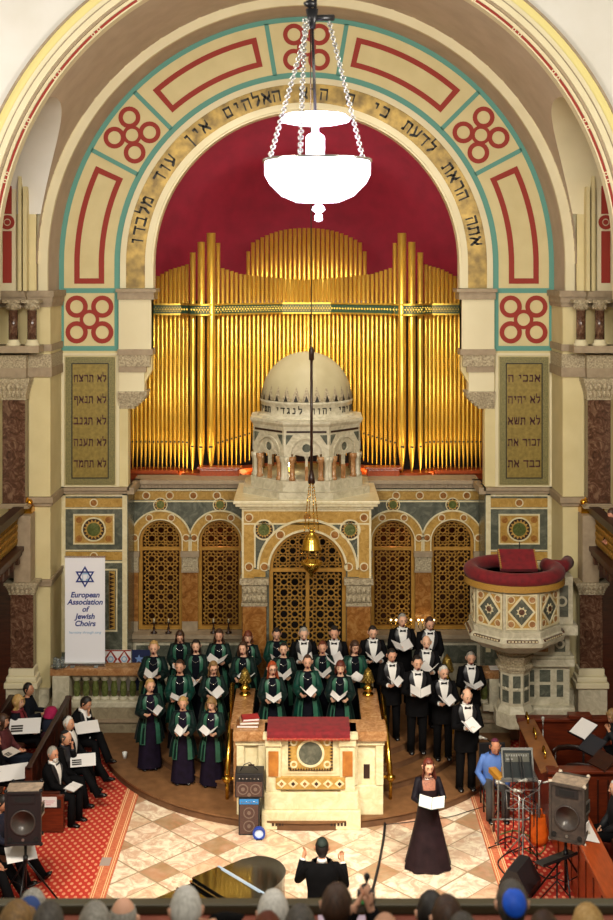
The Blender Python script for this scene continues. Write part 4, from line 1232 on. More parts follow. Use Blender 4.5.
# wings
for s in (-1, 1):
    a, c = (X_(237, 19.6), X_(266, 19.6)) if s < 0 else (X_(350, 19.6), X_(383, 19.6))
    b = B().bbox(a, c, 19.5, 20.0, 0, .62, .02); b.bbox(a+.04, c-.04, 19.55, 20.0, .62, 1.30, .015)
    for e in (a+.0, c-.12): b.bbox(e, e+.12, 19.485, 19.6, .63, 1.27, .01)
    for i in range(6): b.ball((a+.04+i*(c-a-.08)/5, 19.52, 1.33), (.045,.03,.05), 8, 5)
    b.bbox(a-.02, c+.02, 19.48, 20.0, 1.28, 1.36, .01)
    wpart(b, 'side_wing', creamm, bi)
    wpart(B().bbox(a-.06, c+.06, 19.42, 20.0, 1.36, 1.52, .03), 'marble_cap', pinkm, bi)
    wpart(B().box((a+c)/2-.05, (a+c)/2+.05, 19.54, 19.56, .72, .95), 'inset_cross', woodd, bi)
    # stair parapet rising behind
    xa, xb = sorted((s*.97, s*1.22))
    b = B().bbox(xa, xb, 20.0, 21.7, 0, 1.34, .02)
    wpart(b, 'parapet', pinkm, bi)
    wpart(B().bbox(xa-.05, xb+.05, 20.0, 21.72, 1.34, 1.44, .03), 'parapet_cap', pinkm, bi)
    # pinecone finial
    X = (xa+xb)/2; zf = 1.44; Y = 21.35
    r = rootat('pinecone_finial', 'brass pinecone finial on the parapet %s of the reading desk' % ('left, beside the redhead' if s < 0 else 'right, beside the choir men'), 'finial', (X, Y, zf), 'brass pinecone finials')
    wpart(B().lathe((X, Y, zf), [(.1,0),(.1,.03),(.05,.06),(.09,.1),(.1,.13),(.05,.17),(.04,.2)], 16), 'stem', brass, r)
    q = B().lathe((X, Y, zf), [(.03,.18),(.09,.24),(.095,.3),(.06,.42),(.0,.5)], 12)
    for j in range(6):
        for i in range(9):
            t = j/6; rr = .095*(1-.75*t)**.8; an = i*2*pi/9+j*.35
            q.ball((X+rr*cos(an), Y+rr*sin(an), zf+.25+.2*t), (.022,.022,.03), 6, 4)
    wpart(q, 'pinecone', mat('aged_brass', '#8F7638', .35, .9), r)
X, Y, zf = X_(447, 22.6), 22.6, .6
r = rootat('pinecone_finial', 'brass pinecone finial on tall post behind the choir men by the pulpit', 'finial', (X, Y, zf), 'brass pinecone finials')
wpart(B().bbox(X-.12, X+.12, Y-.12, Y+.12, .3, 1.15, .02).lathe((X,Y,0), [(.1,1.15),(.1,1.18),(.05,1.21),(.09,1.27),(.04,1.35),(.04,1.4)], 16), 'stem', brass, r)
q = B().lathe((X, Y, 1.2), [(.03,.18),(.10,.26),(.11,.34),(.07,.48),(.0,.58)], 12)
for j in range(6):
    for i in range(9):
        t = j/6; rr = .11*(1-.75*t)**.8; an = i*2*pi/9+j*.35; q.ball((X+rr*cos(an), Y+rr*sin(an), 1.47+.24*t), (.026,.026,.035), 6, 4)
wpart(q, 'pinecone', MATS['aged_brass'], r)
# brass handrails
for s, pxt, pxb, yt, yb in ((-1, 232.5, 227, 684, 779), (1, 382, 390.5, 686, 777)):
    p0, p1 = at(pxt, yt, 21.6), at(pxb, yb, 20.05)
    p1.z = max(p1.z, .5)
    r = rootat('brass_handrail', 'sloping polished brass handrail on the %s side of the reading desk' % ('women\'s' if s < 0 else 'men\'s'), 'handrail', (p1.x, p1.y, .15), 'brass handrails')
    b = B().tube([p0, p1], .045, 10); wpart(b, 'rail', brass, r)
    b = B(); b.tube([p1, (p1.x, p1.y+.02, .15)], .03, 8); b.tube([p0, (p0.x, p0.y, .6)], .03, 8)
    b.tube([p0.lerp(p1, .5), (p0.lerp(p1,.5).x, p0.lerp(p1,.5).y, .3)], .02, 8)
    wpart(b, 'post', brass, r)
    b = B().ball(p1+V((0,-.03,0)), .07); b.tube([p1+V((-.08,0,0)), p1+V((.08,0,0))], .03, 8); b.ball(p1+V((s*-.1,0,0)), .035)
    wpart(b, 'end_knob', brass, r)
# ================================================================ BANNER, FURNITURE, EQUIPMENT
Yb = 23.1
x0, x1, z0, z1 = X_(65, Yb), X_(105, Yb), 1.42, Z_(557, Yb)
r = rootat('roll_up_banner', 'white pull-up choir banner with blue star standing on the balustrade rail', 'banner', ((x0+x1)/2, Yb, 1.38))
wpart(B().box(x0, x1, Yb-.004, Yb+.004, z0+.03, z1), 'printed_sheet', mat('banner_vinyl', '#E4E4EA', .45), r)
b = B().bbox(x0-.02, x1+.02, Yb-.07, Yb+.07, 1.38, 1.455, .015); b.box(x0+.12, x0+.2, Yb-.14, Yb+.14, 1.38, 1.39); b.box(x1-.2, x1-.12, Yb-.14, Yb+.14, 1.38, 1.39)
wpart(b, 'base_housing', silver, r)
wpart(B().box(x0-.01, x1+.01, Yb-.012, Yb+.012, z1-.01, z1+.02), 'top_rail', silver, r)
wpart(B().tube([((x0+x1)/2, Yb+.03, 1.42), ((x0+x1)/2, Yb+.03, z1)], .01, 6), 'support_pole', greymt, r)
blue = mat('banner_blue', '#23357E', .5); lblue = mat('banner_light_blue', '#7FA9CC', .5)
cxb = (x0+x1)/2; T0 = Matrix.Translation(-r.location)
mes = []
for i, t in enumerate(['European', 'Association', 'of', 'Jewish', 'Choirs']):
    mes.append(text_mesh(t, .145, .004, M=T0 @ face_M(V((cxb-.0, Yb-.008, z1-.73-i*.138))), shear=.22, bold=.004))
merge_meshes('title_lettering', mes, blue, r)
merge_meshes('motto_lettering', [text_mesh('harmony through song', .068, .004, M=T0 @ face_M(V((cxb, Yb-.008, z1-1.45))), shear=.25, width=.62)], lblue, r)
b = B(); cz = z1-.38; ro = .21
for off in (pi/2, -pi/2):
    P = [(cxb+ro*cos(off+2*pi*k/3), cz+ro*sin(off+2*pi*k/3)) for k in range(3)]
    Q = [(cxb+(ro-.055)*cos(off+2*pi*k/3), cz+(ro-.055)*sin(off+2*pi*k/3)) for k in range(3)]
    b.plate([P, Q], Yb-.01, Yb-.004, 0)
# pair of music notes inside the star
for dx in (-.05, .05): b.disc(cxb+dx-.01, cz-.06, .022, Yb-.01, Yb-.004, 10, 1); b.box(cxb+dx+.004, cxb+dx+.012, Yb-.01, Yb-.004, cz-.06, cz+.06, 1)
b.box(cxb-.046, cxb+.062, Yb-.01, Yb-.004, cz+.05, cz+.07, 1)
wpart(b, 'star_emblem', [blue, lblue], r)
# tray with jugs on rail
xt, Yt_ = X_(58.5, 23.0), 23.03
r = rootat('silver_tray', 'round silver tray on the balustrade rail beside the banner', 'tray', (xt, Yt_, 1.38))
wpart(B().lathe((xt, Yt_, 1.38), [(0,.005),(.15,.005),(.17,.02),(.17,.025),(.15,.012),(0,.012)], 20), 'dish', silver, r)
for i, (dx, dy) in enumerate([(-.07, 0), (.06, .03), (.0, -.07)]):
    o = B().lathe((xt+dx, Yt_+dy, 1.393), [(.03,0),(.04,.02),(.045,.08),(.035,.13),(.04,.16),(.037,.16),(.03,.12),(.038,.07),(.02,.015)], 14).build('glass_jug', glassy)
    tag(o, 'small clear glass jug on the silver tray, %s' % ['outer one', 'one nearest the banner', 'front one'][i], 'jug', 'glass jugs on the tray')
# patterned panels behind the balustrade
Yp = 23.9
r = rootat('patterned_textile', 'white cloth with red diamond lattice behind the balustrade', 'cloth', (X_(116, Yp), Yp, .62))
xa, xb = X_(104, Yp), X_(131, Yp); za, zb_ = Z_(668, Yp), Z_(650, Yp)
wpart(B().box(xa, xb, Yp, Yp+.02, .621, zb_), 'sheet', paper, r)
b = B(); nn = 2; w = (xb-xa)/nn; h = zb_-za
for i in range(nn):
    cx_, cz_ = xa+w*(i+.5), (za+zb_)/2
    b.plate([[(cx_-w/2,cz_),(cx_,cz_-h/2),(cx_+w/2,cz_),(cx_,cz_+h/2)], [(cx_-w/2+.05,cz_),(cx_,cz_+h/2-.035),(cx_+w/2-.05,cz_),(cx_,cz_-h/2+.035)]], Yp-.01, Yp, 0)
    b.ring(cx_, cz_, .04, .06, Yp-.01, Yp, 0, 2*pi, 8, 1)
b.box(xa, xb, Yp-.011, Yp, zb_-.02, zb_, 0); b.box(xa, xb, Yp-.011, Yp, za, za+.02, 0)
wpart(b, 'red_pattern', [redp, MATS['banner_light_blue']], r)
r = rootat('blue_cloth', 'dark blue cloth with a pale star hung behind the balustrade', 'cloth', (X_(140, Yp), Yp, .62))
xa, xb = X_(132, Yp), X_(150, Yp)
wpart(B().box(xa, xb, Yp, Yp+.02, .621, zb_), 'sheet', mat('navy_cloth', '#15204A', .8), r)
b = B(); cx_, cz_ = xa+.14, (za+zb_)/2
b.plate([[(cx_+(.09 if i % 2 == 0 else .04)*sin(pi*i/5), cz_+(.09 if i % 2 == 0 else .04)*cos(pi*i/5)) for i in range(10)]], Yp-.008, Yp, 0)
wpart(b, 'star', mat('pale_blue_paint', '#6F8CC0', .7), r)
# candlesticks on the ledge
cl_lab = ['outermost on the left ledge', 'second on the left ledge', 'third on the left ledge', 'on the left ledge, nearest the ark']
for i, px in enumerate((154, 168.5, 213.5, 228.5)):
    Y = YB-.22; x = X_(px, Y)
    r = rootat('candlestick', 'dark candlestick in front of the lattice screens, ' + cl_lab[i], 'candlestick', (x, Y, 1.38), 'candlesticks on the ledge')
    wpart(B().lathe((x,Y,1.38), [(.07,0),(.07,.02),(.02,.05),(.03,.1),(.015,.14),(.015,.2),(.04,.23)], 12), 'stem', woodd, r)
    wpart(B().lathe((x,Y,1.38), [(.015,.23),(.015,.3),(.0,.31)], 8), 'candle', creamw, r)
for i, (pa, pb) in enumerate(((391, 411), (418.5, 434))):
    Y = YB-.22; xa, xb = X_(pa, Y), X_(pb, Y); xm = (xa+xb)/2; zt = Z_(620, Y)
    r = rootat('candelabrum', 'brass branched lamp with small lights behind the men, ' + ('nearer the ark' if i == 0 else 'nearer the pulpit'), 'candelabrum', (xm, Y, 1.38), 'branched lamps on the right ledge')
    b = B().tube([(xm, Y, 1.38), (xm, Y, zt-.03)], .015, 8).lathe((xm, Y, 1.38), [(.1,0),(.1,.02),(.02,.06)], 12)
    n = 5
    for k in range(n):
        x = xa+(xb-xa)*k/(n-1)
        b.tube([(xm, Y, zt-.35+abs(x-xm)*.3), ((xm+x)/2, Y, zt-.3+abs(x-xm)*.1), (x, Y, zt-.15), (x, Y, zt-.03)], .009, 6)
    wpart(b, 'branches', brass, r)
    for k in range(n):
        x = xa+(xb-xa)*k/(n-1)
        wpart(B().ball((x, Y, zt), .018), 'bulb', mat('bulb_glow', '#FFE2A0', .5, emit='#FFDC90', es=14), r)

# ---- books on the reading desk
xb_ = X_(249, 19.7)
for i, (dz, c, w, l) in enumerate([(0, '#7A4A22', .36, .26), (.05, '#A08060', .32, .24), (.10, '#8E1B20', .28, .22)]):
    M = Matrix.Translation((xb_-.02+i*.02, 19.72, 1.52+dz)) @ Matrix.Rotation(.1*i, 4, 'Z')
    r = empty('prayer_book', ['brown book at the bottom of the pile on the reading desk', 'tan book in the middle of the pile on the reading desk', 'red book on top of the pile on the reading desk'][i], 'book', M=M, group='books on the reading desk')
    child(B().box(-w/2, w/2, -l/2, l/2, 0, .006).box(-w/2, w/2, -l/2, l/2, .04, .047).box(-w/2, -w/2+.008, -l/2, l/2, 0, .047), 'cover', mat('book_cover_%d' % i, c, .6), r)
    child(B().box(-w/2+.01, w/2-.01, -l/2+.01, l/2-.01, .006, .04), 'pages', paper, r)

# ---- amplifiers by the reading desk
def grille_mat():
    return mat('speaker_cloth', '#5A4038', .9, c2='#44302A', scale=120, detail=1)
Ya = 19.1
xa, xb = X_(238.5, Ya), X_(259.5, Ya)
r = rootat('guitar_amplifier', 'tall slim amplifier with blue control strip on the floor at the reading desk', 'amplifier', ((xa+xb)/2, Ya, 0))
wpart(B().bbox(xa, xb, Ya, Ya+.3, .0, .60, .015), 'cabinet', black, r)
wpart(B().box(xa+.02, xb-.02, Ya-.006, Ya, .03, .49), 'grille', grille_mat(), r)
wpart(B().box(xa+.015, xb-.015, Ya-.012, Ya, .50, .58), 'control_strip', mat('amp_blue', '#2F7FC4', .4), r)
b = B()
for i in range(7): b.tube([(xa+.05+i*.04, Ya-.012, .54), (xa+.05+i*.04, Ya-.03, .54)], .009, 8)
wpart(b, 'knobs', silver, r)
b = B()
for z in (.15, .36): b.ring((xa+xb)/2, z, .075, .09, Ya-.012, Ya-.004, 0, 2*pi, 20); b.disc((xa+xb)/2, z, .03, Ya-.012, Ya-.004, 14)
wpart(b, 'speaker_rings', mat('ring_grey', '#6E5C52', .6), r)
xa2, xb2 = X_(235, Ya), X_(263.5, Ya)
r = rootat('keyboard_amplifier', 'wide black amplifier stacked on the slim blue-striped amplifier', 'amplifier', ((xa2+xb2)/2, Ya, .60))
wpart(B().bbox(xa2, xb2, Ya-.02, Ya+.3, .605, .99, .02), 'cabinet', black, r)
wpart(B().box(xa2+.02, xb2-.02, Ya-.028, Ya-.02, .63, .86), 'grille', grille_mat(), r)
b = B()
for x in ((xa2*.72+xb2*.28), (xa2*.28+xb2*.72)): b.ring(x, .745, .07, .085, Ya-.036, Ya-.028, 0, 2*pi, 18); b.disc(x, .745, .03, Ya-.036, Ya-.028, 12)
b.disc((xa2+xb2)/2, .66, .03, Ya-.036, Ya-.028, 12)
wpart(b, 'speaker_rings', MATS['ring_grey'], r)
b = B()
for i in range(6): b.tube([(xa2+.07+i*.06, Ya-.02, .92), (xa2+.07+i*.06, Ya-.045, .92)], .01, 8)
wpart(b, 'knobs', silver, r)
wpart(B().tube([(xa2+.08, Ya+.1, .99), (xa2+.14, Ya+.12, 1.08), ((xa2+xb2)/2, Ya+.15, 1.1), (xb2-.1, Ya+.12, 1.0), (xb2-.02, Ya+.3, .7)], .008, 6), 'cable', black, r)
xc, zc = X_(259, 18.95), .1
r = rootat('floor_light', 'small round blue fan-shaped unit on the floor beside the slim amplifier', 'lamp', (xc, 18.95, 0))
wpart(B().ring(xc, zc, .07, .1, 18.93, 18.99, 0, 2*pi, 24), 'rim', mat('blue_plastic', '#1E3F9E', .4), r)
wpart(B().disc(xc, zc, .07, 18.95, 18.97, 20), 'white_face', mat('pale_blue_plastic', '#BFD0EE', .4), r)
wpart(B().box(xc-.05, xc+.05, 18.93, 19.0, 0, .02), 'foot', black, r)

# ---- loudspeakers
def pa_speaker(M, w, h, dep, label, worn=False):
    r = empty('loudspeaker', label, 'loudspeaker', M=M)
    bm_ = mat('speaker_box_worn', '#4A403A', .6, c2='#2E2926', scale=12) if worn else black
    topm = mat('speaker_top_worn', '#9C8A78', .7, c2='#74665A', scale=14)
    child(B().plate([[(-w/2, -dep*.0), (w/2, 0), (w*.40, dep), (-w*.40, dep)]], 0, h, ax='z'), 'cabinet', bm_, r)
    child(B().box(-w/2+.01, w/2-.01, .01, dep*.8, h, h+.006), 'top_panel', topm, r)
    f = B().plate([[(-w/2,0),(w/2,0),(w/2,h),(-w/2,h)], [(-w/2+.03,.03),(w/2-.03,.03),(w/2-.03,h-.03),(-w/2+.03,h-.03)]], -.02, 0)
    child(f, 'front_frame', bm_, r)
    cz_ = h*.42; rr = w*.36
    q = B().lathe((0, -.005, cz_), [(rr, 0), (rr*.94, .015), (rr*.85, -.005), (rr*.35, -.05), (rr*.3, -.03), (0, -.015)], 28, axis=Matrix.Rotation(pi/2, 3, 'X'))
    child(q, 'woofer', mat('speaker_cone', '#3E3836', .35), r)
    q = B().box(-w*.32, w*.32, -.012, 0, h*.78, h*.93, 0); q.box(-w*.22, w*.22, -.014, 0, h*.81, h*.9, 1)
    child(q, 'horn', [black, mat('horn_shadow', '#0C0C0E', .8)], r)
    q = B()
    for s in (-1, 1): q.disc(s*w*.36, h*.1, w*.07, -.01, 0, 16)
    child(q, 'bass_port', mat('port_black', '#060606', .8), r)
    child(B().disc(0, h*.1, w*.04, -.012, -.0, 12), 'badge', greymt, r)
    for sx in (-1, 1):
        for zz in (0, h):
            for cc in ((sx*w/2*.97, .02, zz), (sx*w*.40, dep*.97, zz)):
                child(B().ball(cc, .03, 8, 5), 'corner_guard', blackm if not worn else mat('worn_corner', '#B5A898', .6), r)
    # handle recess on the right side
    q = B(Matrix.Translation((w*.452, dep*.5, h*.55)) @ Matrix.Rotation(R_(90)-math.atan2(w*.1, dep), 4, 'Z'))
    q.box(-.1, .1, -.012, .0, -.09, .09, 0); q.box(-.075, .075, -.014, 0, -.05, .06, 1)
    child(q, 'side_handle', [greymt, MATS['port_black']], r)
    if worn:
        q = B(Matrix.Translation((w*.452, dep*.5, h*.22)) @ Matrix.Rotation(R_(90)-math.atan2(w*.1, dep), 4, 'Z'))
        q.box(-.07, .07, -.012, 0, -.05, .06); child(q, 'side_label', paper, r)
    return r
def tripod(x, y, top, label, spread=.55, grp=None, col=None):
    r = rootat('speaker_stand', label, 'stand', (x, y, 0), grp)
    col = col or blackm
    wpart(B().tube([(x,y,.25),(x,y,top)], .02, 8), 'pole', col, r)
    wpart(B().tube([(x,y,.7),(x,y,.8)], .035, 8), 'collar', col, r)
    for k in range(3):
        a = k*2*pi/3+.5
        wpart(B().tube([(x,y,.75),(x+spread*cos(a), y+spread*sin(a), .02)], .014, 6), 'leg', col, r)
        wpart(B().tube([(x,y,.35),(x+spread*.5*cos(a), y+spread*.5*sin(a), .385)], .009, 6), 'brace', col, r)
    return r
Ys = 16.8; xs_ = X_(25.5, Ys)
pa_speaker(Matrix.Translation((xs_, Ys-.15, Z_(840, Ys))) @ Matrix.Rotation(R_(3), 4, 'Z'), .50, .74, .36, 'black loudspeaker with dark woofer on tripod beside the left audience')
tripod(xs_, Ys, Z_(840, Ys)-.002, 'black tripod stand on red carpet carrying the left loudspeaker', .5)
Ys = 16.9; xs_ = X_(565, Ys)
pa_speaker(Matrix.Translation((xs_, Ys-.12, Z_(838, Ys))) @ Matrix.Rotation(R_(-27), 4, 'Z'), .50, .80, .42, 'worn dark loudspeaker with scuffed pale top standing over the microphone stands', True)
tripod(xs_+.02, Ys+.05, Z_(838, Ys)-.01, 'tripod stand carrying the scuffed loudspeaker on the musicians\' side', .5)

# ---- grand piano
th = math.atan2(1.06, 1.17)
Mp = Matrix.Translation((-2.02, 15.28, 0)) @ Matrix.Rotation(th, 4, 'Z')
pn = empty('grand_piano', 'black lacquered grand piano at the front of the marble floor', 'piano', M=Mp)
# local: x along spine (0..1.9), y negative = towards treble side; keyboard end at x=0
def pout(e=0):
    pts = [(0-e, 0+e), (1.55, 0+e), (1.75+e*.7, -.06+e*.7), (1.86+e, -.22), (1.87+e, -.42), (1.78+e*.7, -.62-e*.5), (1.6, -.76-e), (1.35, -.86-e), (1.12, -1.0-e), (.92, -1.2-e), (.75, -1.36-e), (.55, -1.44-e), (.0-e, -1.46-e)]
    out = []
    n = len(pts)
    P = [V((p[0], p[1], 0)) for p in pts]
    for i in range(n):
        if 2 <= i <= 10:
            p0, p1, p2, p3 = P[i-1], P[i], P[i+1], P[min(i+2, n-1)]
            for t in (0, .33, .66):
                q = .5*((2*p1)+(-p0+p2)*t+(2*p0-5*p1+4*p2-p3)*t*t+(-p0+3*p1-3*p2+p3)*t**3); out.append((q.x, q.y))
        else: out.append(pts[i])
    return out
child(B().plate([pout()], .62, .96, 0, ax='z'), 'case', lacq, pn)
# rear lid closed, front flap folded back on top of it
lid = [p for p in pout(.012) if p[0] > .67]
i0 = [(.47, .012)]; 
lid = [(.67, .012)] + lid + [(.67, -1.42)]
child(B().plate([lid], .965, .985, 0, ax='z'), 'main_lid', lacq, pn)
child(B().plate([[(.70, .0), (1.14, .0), (1.14, -.98), (.92, -1.18), (.75, -1.34), (.70, -1.38)]], .992, 1.03, 0, ax='z'), 'folded_front_lid', lacq, pn)
child(B().box(.655, .69, -1.38, 0, .985, 1.0), 'lid_hinge', silver, pn)
child(B().box(1.12, 1.15, -.96, .0, 1.03, 1.036).box(1.10, 1.115, -.9, -.1, 1.03, 1.034), 'lid_edge_glint', mat('painted_glint', '#9FB4CC', .15), pn)  # pale strips painted as the glint along the lid edge
child(B().plate([[(.05, -.12), (.35, -.12), (.35, -1.36), (.05, -1.36)]], .90, .965, 0, ax='z'), 'key_bed', lacq, pn)
q = B().box(-.16, .0, -1.46, 0, .60, .72, 0); q.box(-.16, .0, -.1, 0, .72, .82, 0); q.box(-.16, 0, -1.46, -1.36, .72, .82, 0)
child(q, 'keyslip', lacq, pn)
q = B()
for i in range(52): q.box(-.14, .01, -1.35+i*.0238, -1.35+i*.0238+.0225, .72, .742, 0)
child(q, 'white_keys', paper, pn)
q = B()
for i in range(51):
    if i % 7 in (2, 6): continue
    q.box(-.05, .01, -1.35+(i+1)*.0238-.006, -1.35+(i+1)*.0238+.006, .742, .755, 0)
child(q, 'black_keys', black, pn)
q = B(Matrix.Translation((.16, -.75, 1.0)) @ Matrix.Rotation(R_(-60), 4, 'Y')); q.box(-.02, .0, -.36, .36, 0, .26)
child(B().box(.18, .21, -1.1, -.36, .965, 1.21), 'music_rest', lacq, pn)
for (x, y) in ((.15, -.12), (.15, -1.34), (1.62, -.35)): child(B().tube([(x, y, .62), (x, y, .12), (x, y, .06)], [.055, .035, .045], 10).ball((x, y, .035), .035), 'leg', lacq, pn)
child(B().tube([(.3, -.73, .62), (.3, -.73, .12)], .02, 8).box(.2, .34, -.83, -.63, .06, .12), 'pedal_lyre', lacq, pn)

# ---- left pews
def pew(x, ya, yb, h, label, face=1, seat=True, sm=mat('dark_mahogany', '#4A1E10', .35, c2='#35140A', scale=4, stretch=(1,1,8))):
    r = rootat('pew', label, 'pew', (x, (ya+yb)/2, 0), 'wooden pews')
    b = B().bbox(x-.03, x+.03, ya+.06, yb-.06, .30, h-.04, .01)
    n = int((yb-ya)/.35)
    for i in range(n): b.box(x-.038, x+.038, ya+.1+i*.35, ya+.13+i*.35, .35, h-.1)
    wpart(b, 'backrest', sm, r)
    wpart(B().bbox(x-.045, x+.045, ya, yb, h-.05, h+.01, .015), 'top_rail', woodd, r)
    if seat:
        wpart(B().bbox(*sorted((x, x+face*.46)), ya+.05, yb-.05, .36, .41, .01), 'seat', sm, r)
        wpart(B().bbox(*sorted((x+face*.05, x+face*.45)), ya+.08, yb-.08, .41, .45, .02), 'seat_cushion', mat('brown_leather', '#4A2C1E', .4), r)
    for y in (ya, yb-.06):
        a, c = sorted((x-face*.06, x+face*.50))
        wpart(B().bbox(a, c, y, y+.06, 0, .62, .01).bbox(*sorted((x-face*.06, x+face*.06)), y, y+.06, .6, h, .01), 'end_panel', sm, r)
    return r
pew(-4.46, 19.25, 22.5, 1.02, 'dark-railed wooden pew under the men seated in front of the podium', 1)
pew(-5.55, 16.2, 22.6, 1.0, 'wooden pew under the blonde woman with the red scarf', 1)
pew(-4.75, 16.0, 18.7, .95, 'orange wood pew behind the left loudspeaker', 1, sm=woodo)
Ye = 19.25
r = rootat('pew_bracket', 'dark book box hung on the left pew end, under the white notice', 'box', (-3.98, Ye, .3))
wpart(B().bbox(-4.32, -3.88, Ye-.1, Ye-.01, 0.02, .60, .01), 'box_panel', wood, r)
wpart(B().box(-4.28, -3.92, Ye-.115, Ye-.1, .42, .55), 'recess', dark, r)
o = B().box(-4.24, -3.98, Ye-.13, Ye-.12, .44, .60, 0)
o.box(-4.21, -4.01, Ye-.132, Ye-.13, .535, .545, 1); o.box(-4.20, -4.03, Ye-.132, Ye-.13, .505, .515, 1); o.box(-4.15, -4.07, Ye-.132, Ye-.13, .475, .485, 1)
tag(o.build('paper_notice', [paper, mat('pink_print', '#C98A98', .7)]), 'small white paper notice with pink print on the pew end', 'notice')
# plastic cup, floor tape
xq, yq, zq = X_(123.5, 21.6), 21.75, .152
o = B().lathe((xq, yq, .15), [(.03,0),(.045,.11),(.042,.11),(.028,.005),(0,.005)], 14).build('plastic_cup', mat('white_plastic', '#E4E4E0', .4)); tag(o, 'white plastic cup on the curved step by the crossed legs', 'cup')
o = B().box(X_(107,17.2+1.0)-.1, X_(107,18.2)+.05, 18.1, 18.35, .012, .018).build('floor_plate', mat('grey_tape', '#A09088', .6)); tag(o, 'small grey floor socket plate set in the left carpet', 'socket')

# ---- right: wooden box pew
r = rootat('choir_stall', 'dark mahogany box stall behind the scuffed loudspeaker', 'stall', (4.7, 20, 0))
wpart(B().bbox(3.85, 6.2, 18.95, 19.03, 0, 1.06, .01), 'front_panel', wood, r)
b = B()
for i in range(14): b.box(3.95+i*.16, 3.97+i*.16, 18.93, 18.95, .1, .95)
wpart(b, 'panel_beads', woodd, r)
wpart(B().bbox(3.8, 6.25, 18.88, 19.1, 1.06, 1.12, .02), 'front_rail', wood, r)
wpart(B().bbox(3.75, 5.35, 21.1, 21.18, 0, 1.06, .01).bbox(3.7, 5.4, 21.05, 21.25, 1.06, 1.13, .02), 'back_panel', wood, r)
wpart(B().bbox(3.85, 3.93, 19.03, 21.1, 0, 1.06, .01), 'side_panel', wood, r)
b = B(); b.box(3.70, 4.0, 19.0, 21.15, 1.06, 1.10, 0, Matrix.Rotation(R_(-12), 3, 'Y')); wpart(b, 'side_rail', mat('worn_rail', '#8A5A34', .4, c2='#6E4426', scale=5), r)
b = B()
for y in (19.4, 20.2, 20.9): b.tube([(3.86, y, 1.1), (3.86, y, 1.2), (3.86, y+.14, 1.24), (3.86, y+.2, 1.14)], .02, 8)
wpart(b, 'brass_latch', brass, r)
wpart(B().bbox(4.6, 5.0, 21.0, 21.2, 1.13, 1.2, .01), 'book_ledge', wood, r)
wpart(B().bbox(5.0, 5.07, 19.03, 21.1, 0, .85, .01), 'inner_partition', wood, r)
for i, y in enumerate((19.5, 20.25)):
    r = rootat('stall_chair', 'dark curved-back chair inside the mahogany stall, ' + ('front one' if i == 0 else 'rear one'), 'chair', (4.45, y, 0), 'chairs inside the stall')
    wpart(B().bbox(4.2, 4.75, y-.22, y+.22, .42, .47, .02), 'seat', woodd, r)
    q = B().tube([(4.18, y+.12, .82), (4.3, y+.24, .84), (4.48, y+.28, .84), (4.66, y+.24, .84), (4.78, y+.12, .82)], [(.05,.02)]*5, 8)
    wpart(q, 'back_rail', woodd, r)
    for (dx, dy) in ((-.24,-.18),(.24,-.18),(-.24,.18),(.24,.18)): wpart(B().tube([(4.48+dx, y+dy, 0), (4.48+dx, y+dy, .44 if dy < 0 else .84)], .02, 6), 'leg', woodd, r)
pew_r = rootat('pew', 'reddish pew with sloping book board running towards the camera, right side', 'pew', (3.9, 17, 0), 'wooden pews')
wpart(B().bbox(3.85, 3.93, 13.5, 18.9, 0, .96, .01), 'panel', woodo, pew_r)
b = B()
for i in range(11): b.box(3.835, 3.85, 13.8+i*.45, 13.84+i*.45, .08, .85)
wpart(b, 'panel_mouldings', wood, pew_r)
wpart(B().box(3.80, 4.16, 13.5, 18.9, .95, .985, 0, Matrix.Rotation(R_(10), 3, 'Y')), 'book_board', woodo, pew_r)
r = rootat('pew', 'brown leather bench beneath the white-haired man, right edge', 'pew', (4.9, 17, 0), 'wooden pews')
wpart(B().bbox(4.55, 5.1, 13.5, 18.6, .40, .50, .03), 'seat_cushion', MATS['brown_leather'], r)
b = B()
for i in range(5): b.tube([(5.12-.0, 13.6, .62+i*.09), (5.12, 18.6, .62+i*.09)], .05, 8)
wpart(b, 'backrest', MATS['brown_leather'], r)
wpart(B().bbox(5.1, 5.18, 13.5, 18.6, 0, 1.1, .01).bbox(4.6, 5.1, 13.5, 18.6, .0, .40, .01), 'frame', wood, r)
o = B(Matrix.Translation((4.0, 17.15, .995)) @ Matrix.Rotation(R_(10), 4, 'Y')).box(-.11, .11, -.35, .35, 0, .003).build('sheet_music', paper); tag(o, 'white sheet lying on the sloping book board of the right pew', 'paper')
# music stands and sheets at right edge
for i, (px, py, Y, w, h, rz, m, l) in enumerate([(583, 729, 19.9, .40, .34, -62, paper, 'music stand with bright white sheets beside the stall, farthest of the three'), (592, 745, 19.5, .40, .34, -62, black, 'black music stand desk with white edge, middle one beside the stall'), (602, 760, 19.1, .40, .30, -62, woodd, 'dark brown music stand desk at the right edge, nearest of the three')]):
    p = at(px, py, Y)
    r = rootat('music_stand', l, 'music stand', (p.x, p.y, 0), 'music stands beside the stall')
    wpart(B().tube([(p.x, p.y, .1), (p.x, p.y, p.z)], .012, 6), 'pole', blackm, r)
    for k in range(3):
        a = k*2*pi/3; wpart(B().tube([(p.x, p.y, .35), (p.x+.25*cos(a), p.y+.25*sin(a), .01)], .009, 5), 'leg', blackm, r)
    M = Matrix.Translation(p) @ Matrix.Rotation(R_(rz), 4, 'Z') @ Matrix.Rotation(R_(34), 4, 'X')
    wpart(B(M).box(-w/2, w/2, -h/2, h/2, -.012, 0).box(-w/2, w/2, -h/2-.01, -h/2, -.01, .04), 'desk', black if m is paper else m, r)
    if i < 2:
        Mq = M @ Matrix.Translation((0, 0, .004))
        o = B(Mq).box(-w/2+.01, w/2-.01, -h/2, h/2+.01*(i == 0), -.002, .002).build('sheet_music', paper if i == 0 else mat('dark_score', '#20242C', .5)); tag(o, 'white sheets of music on the farthest stand beside the stall' if i == 0 else 'dark folder on the middle stand beside the stall', 'sheet music')

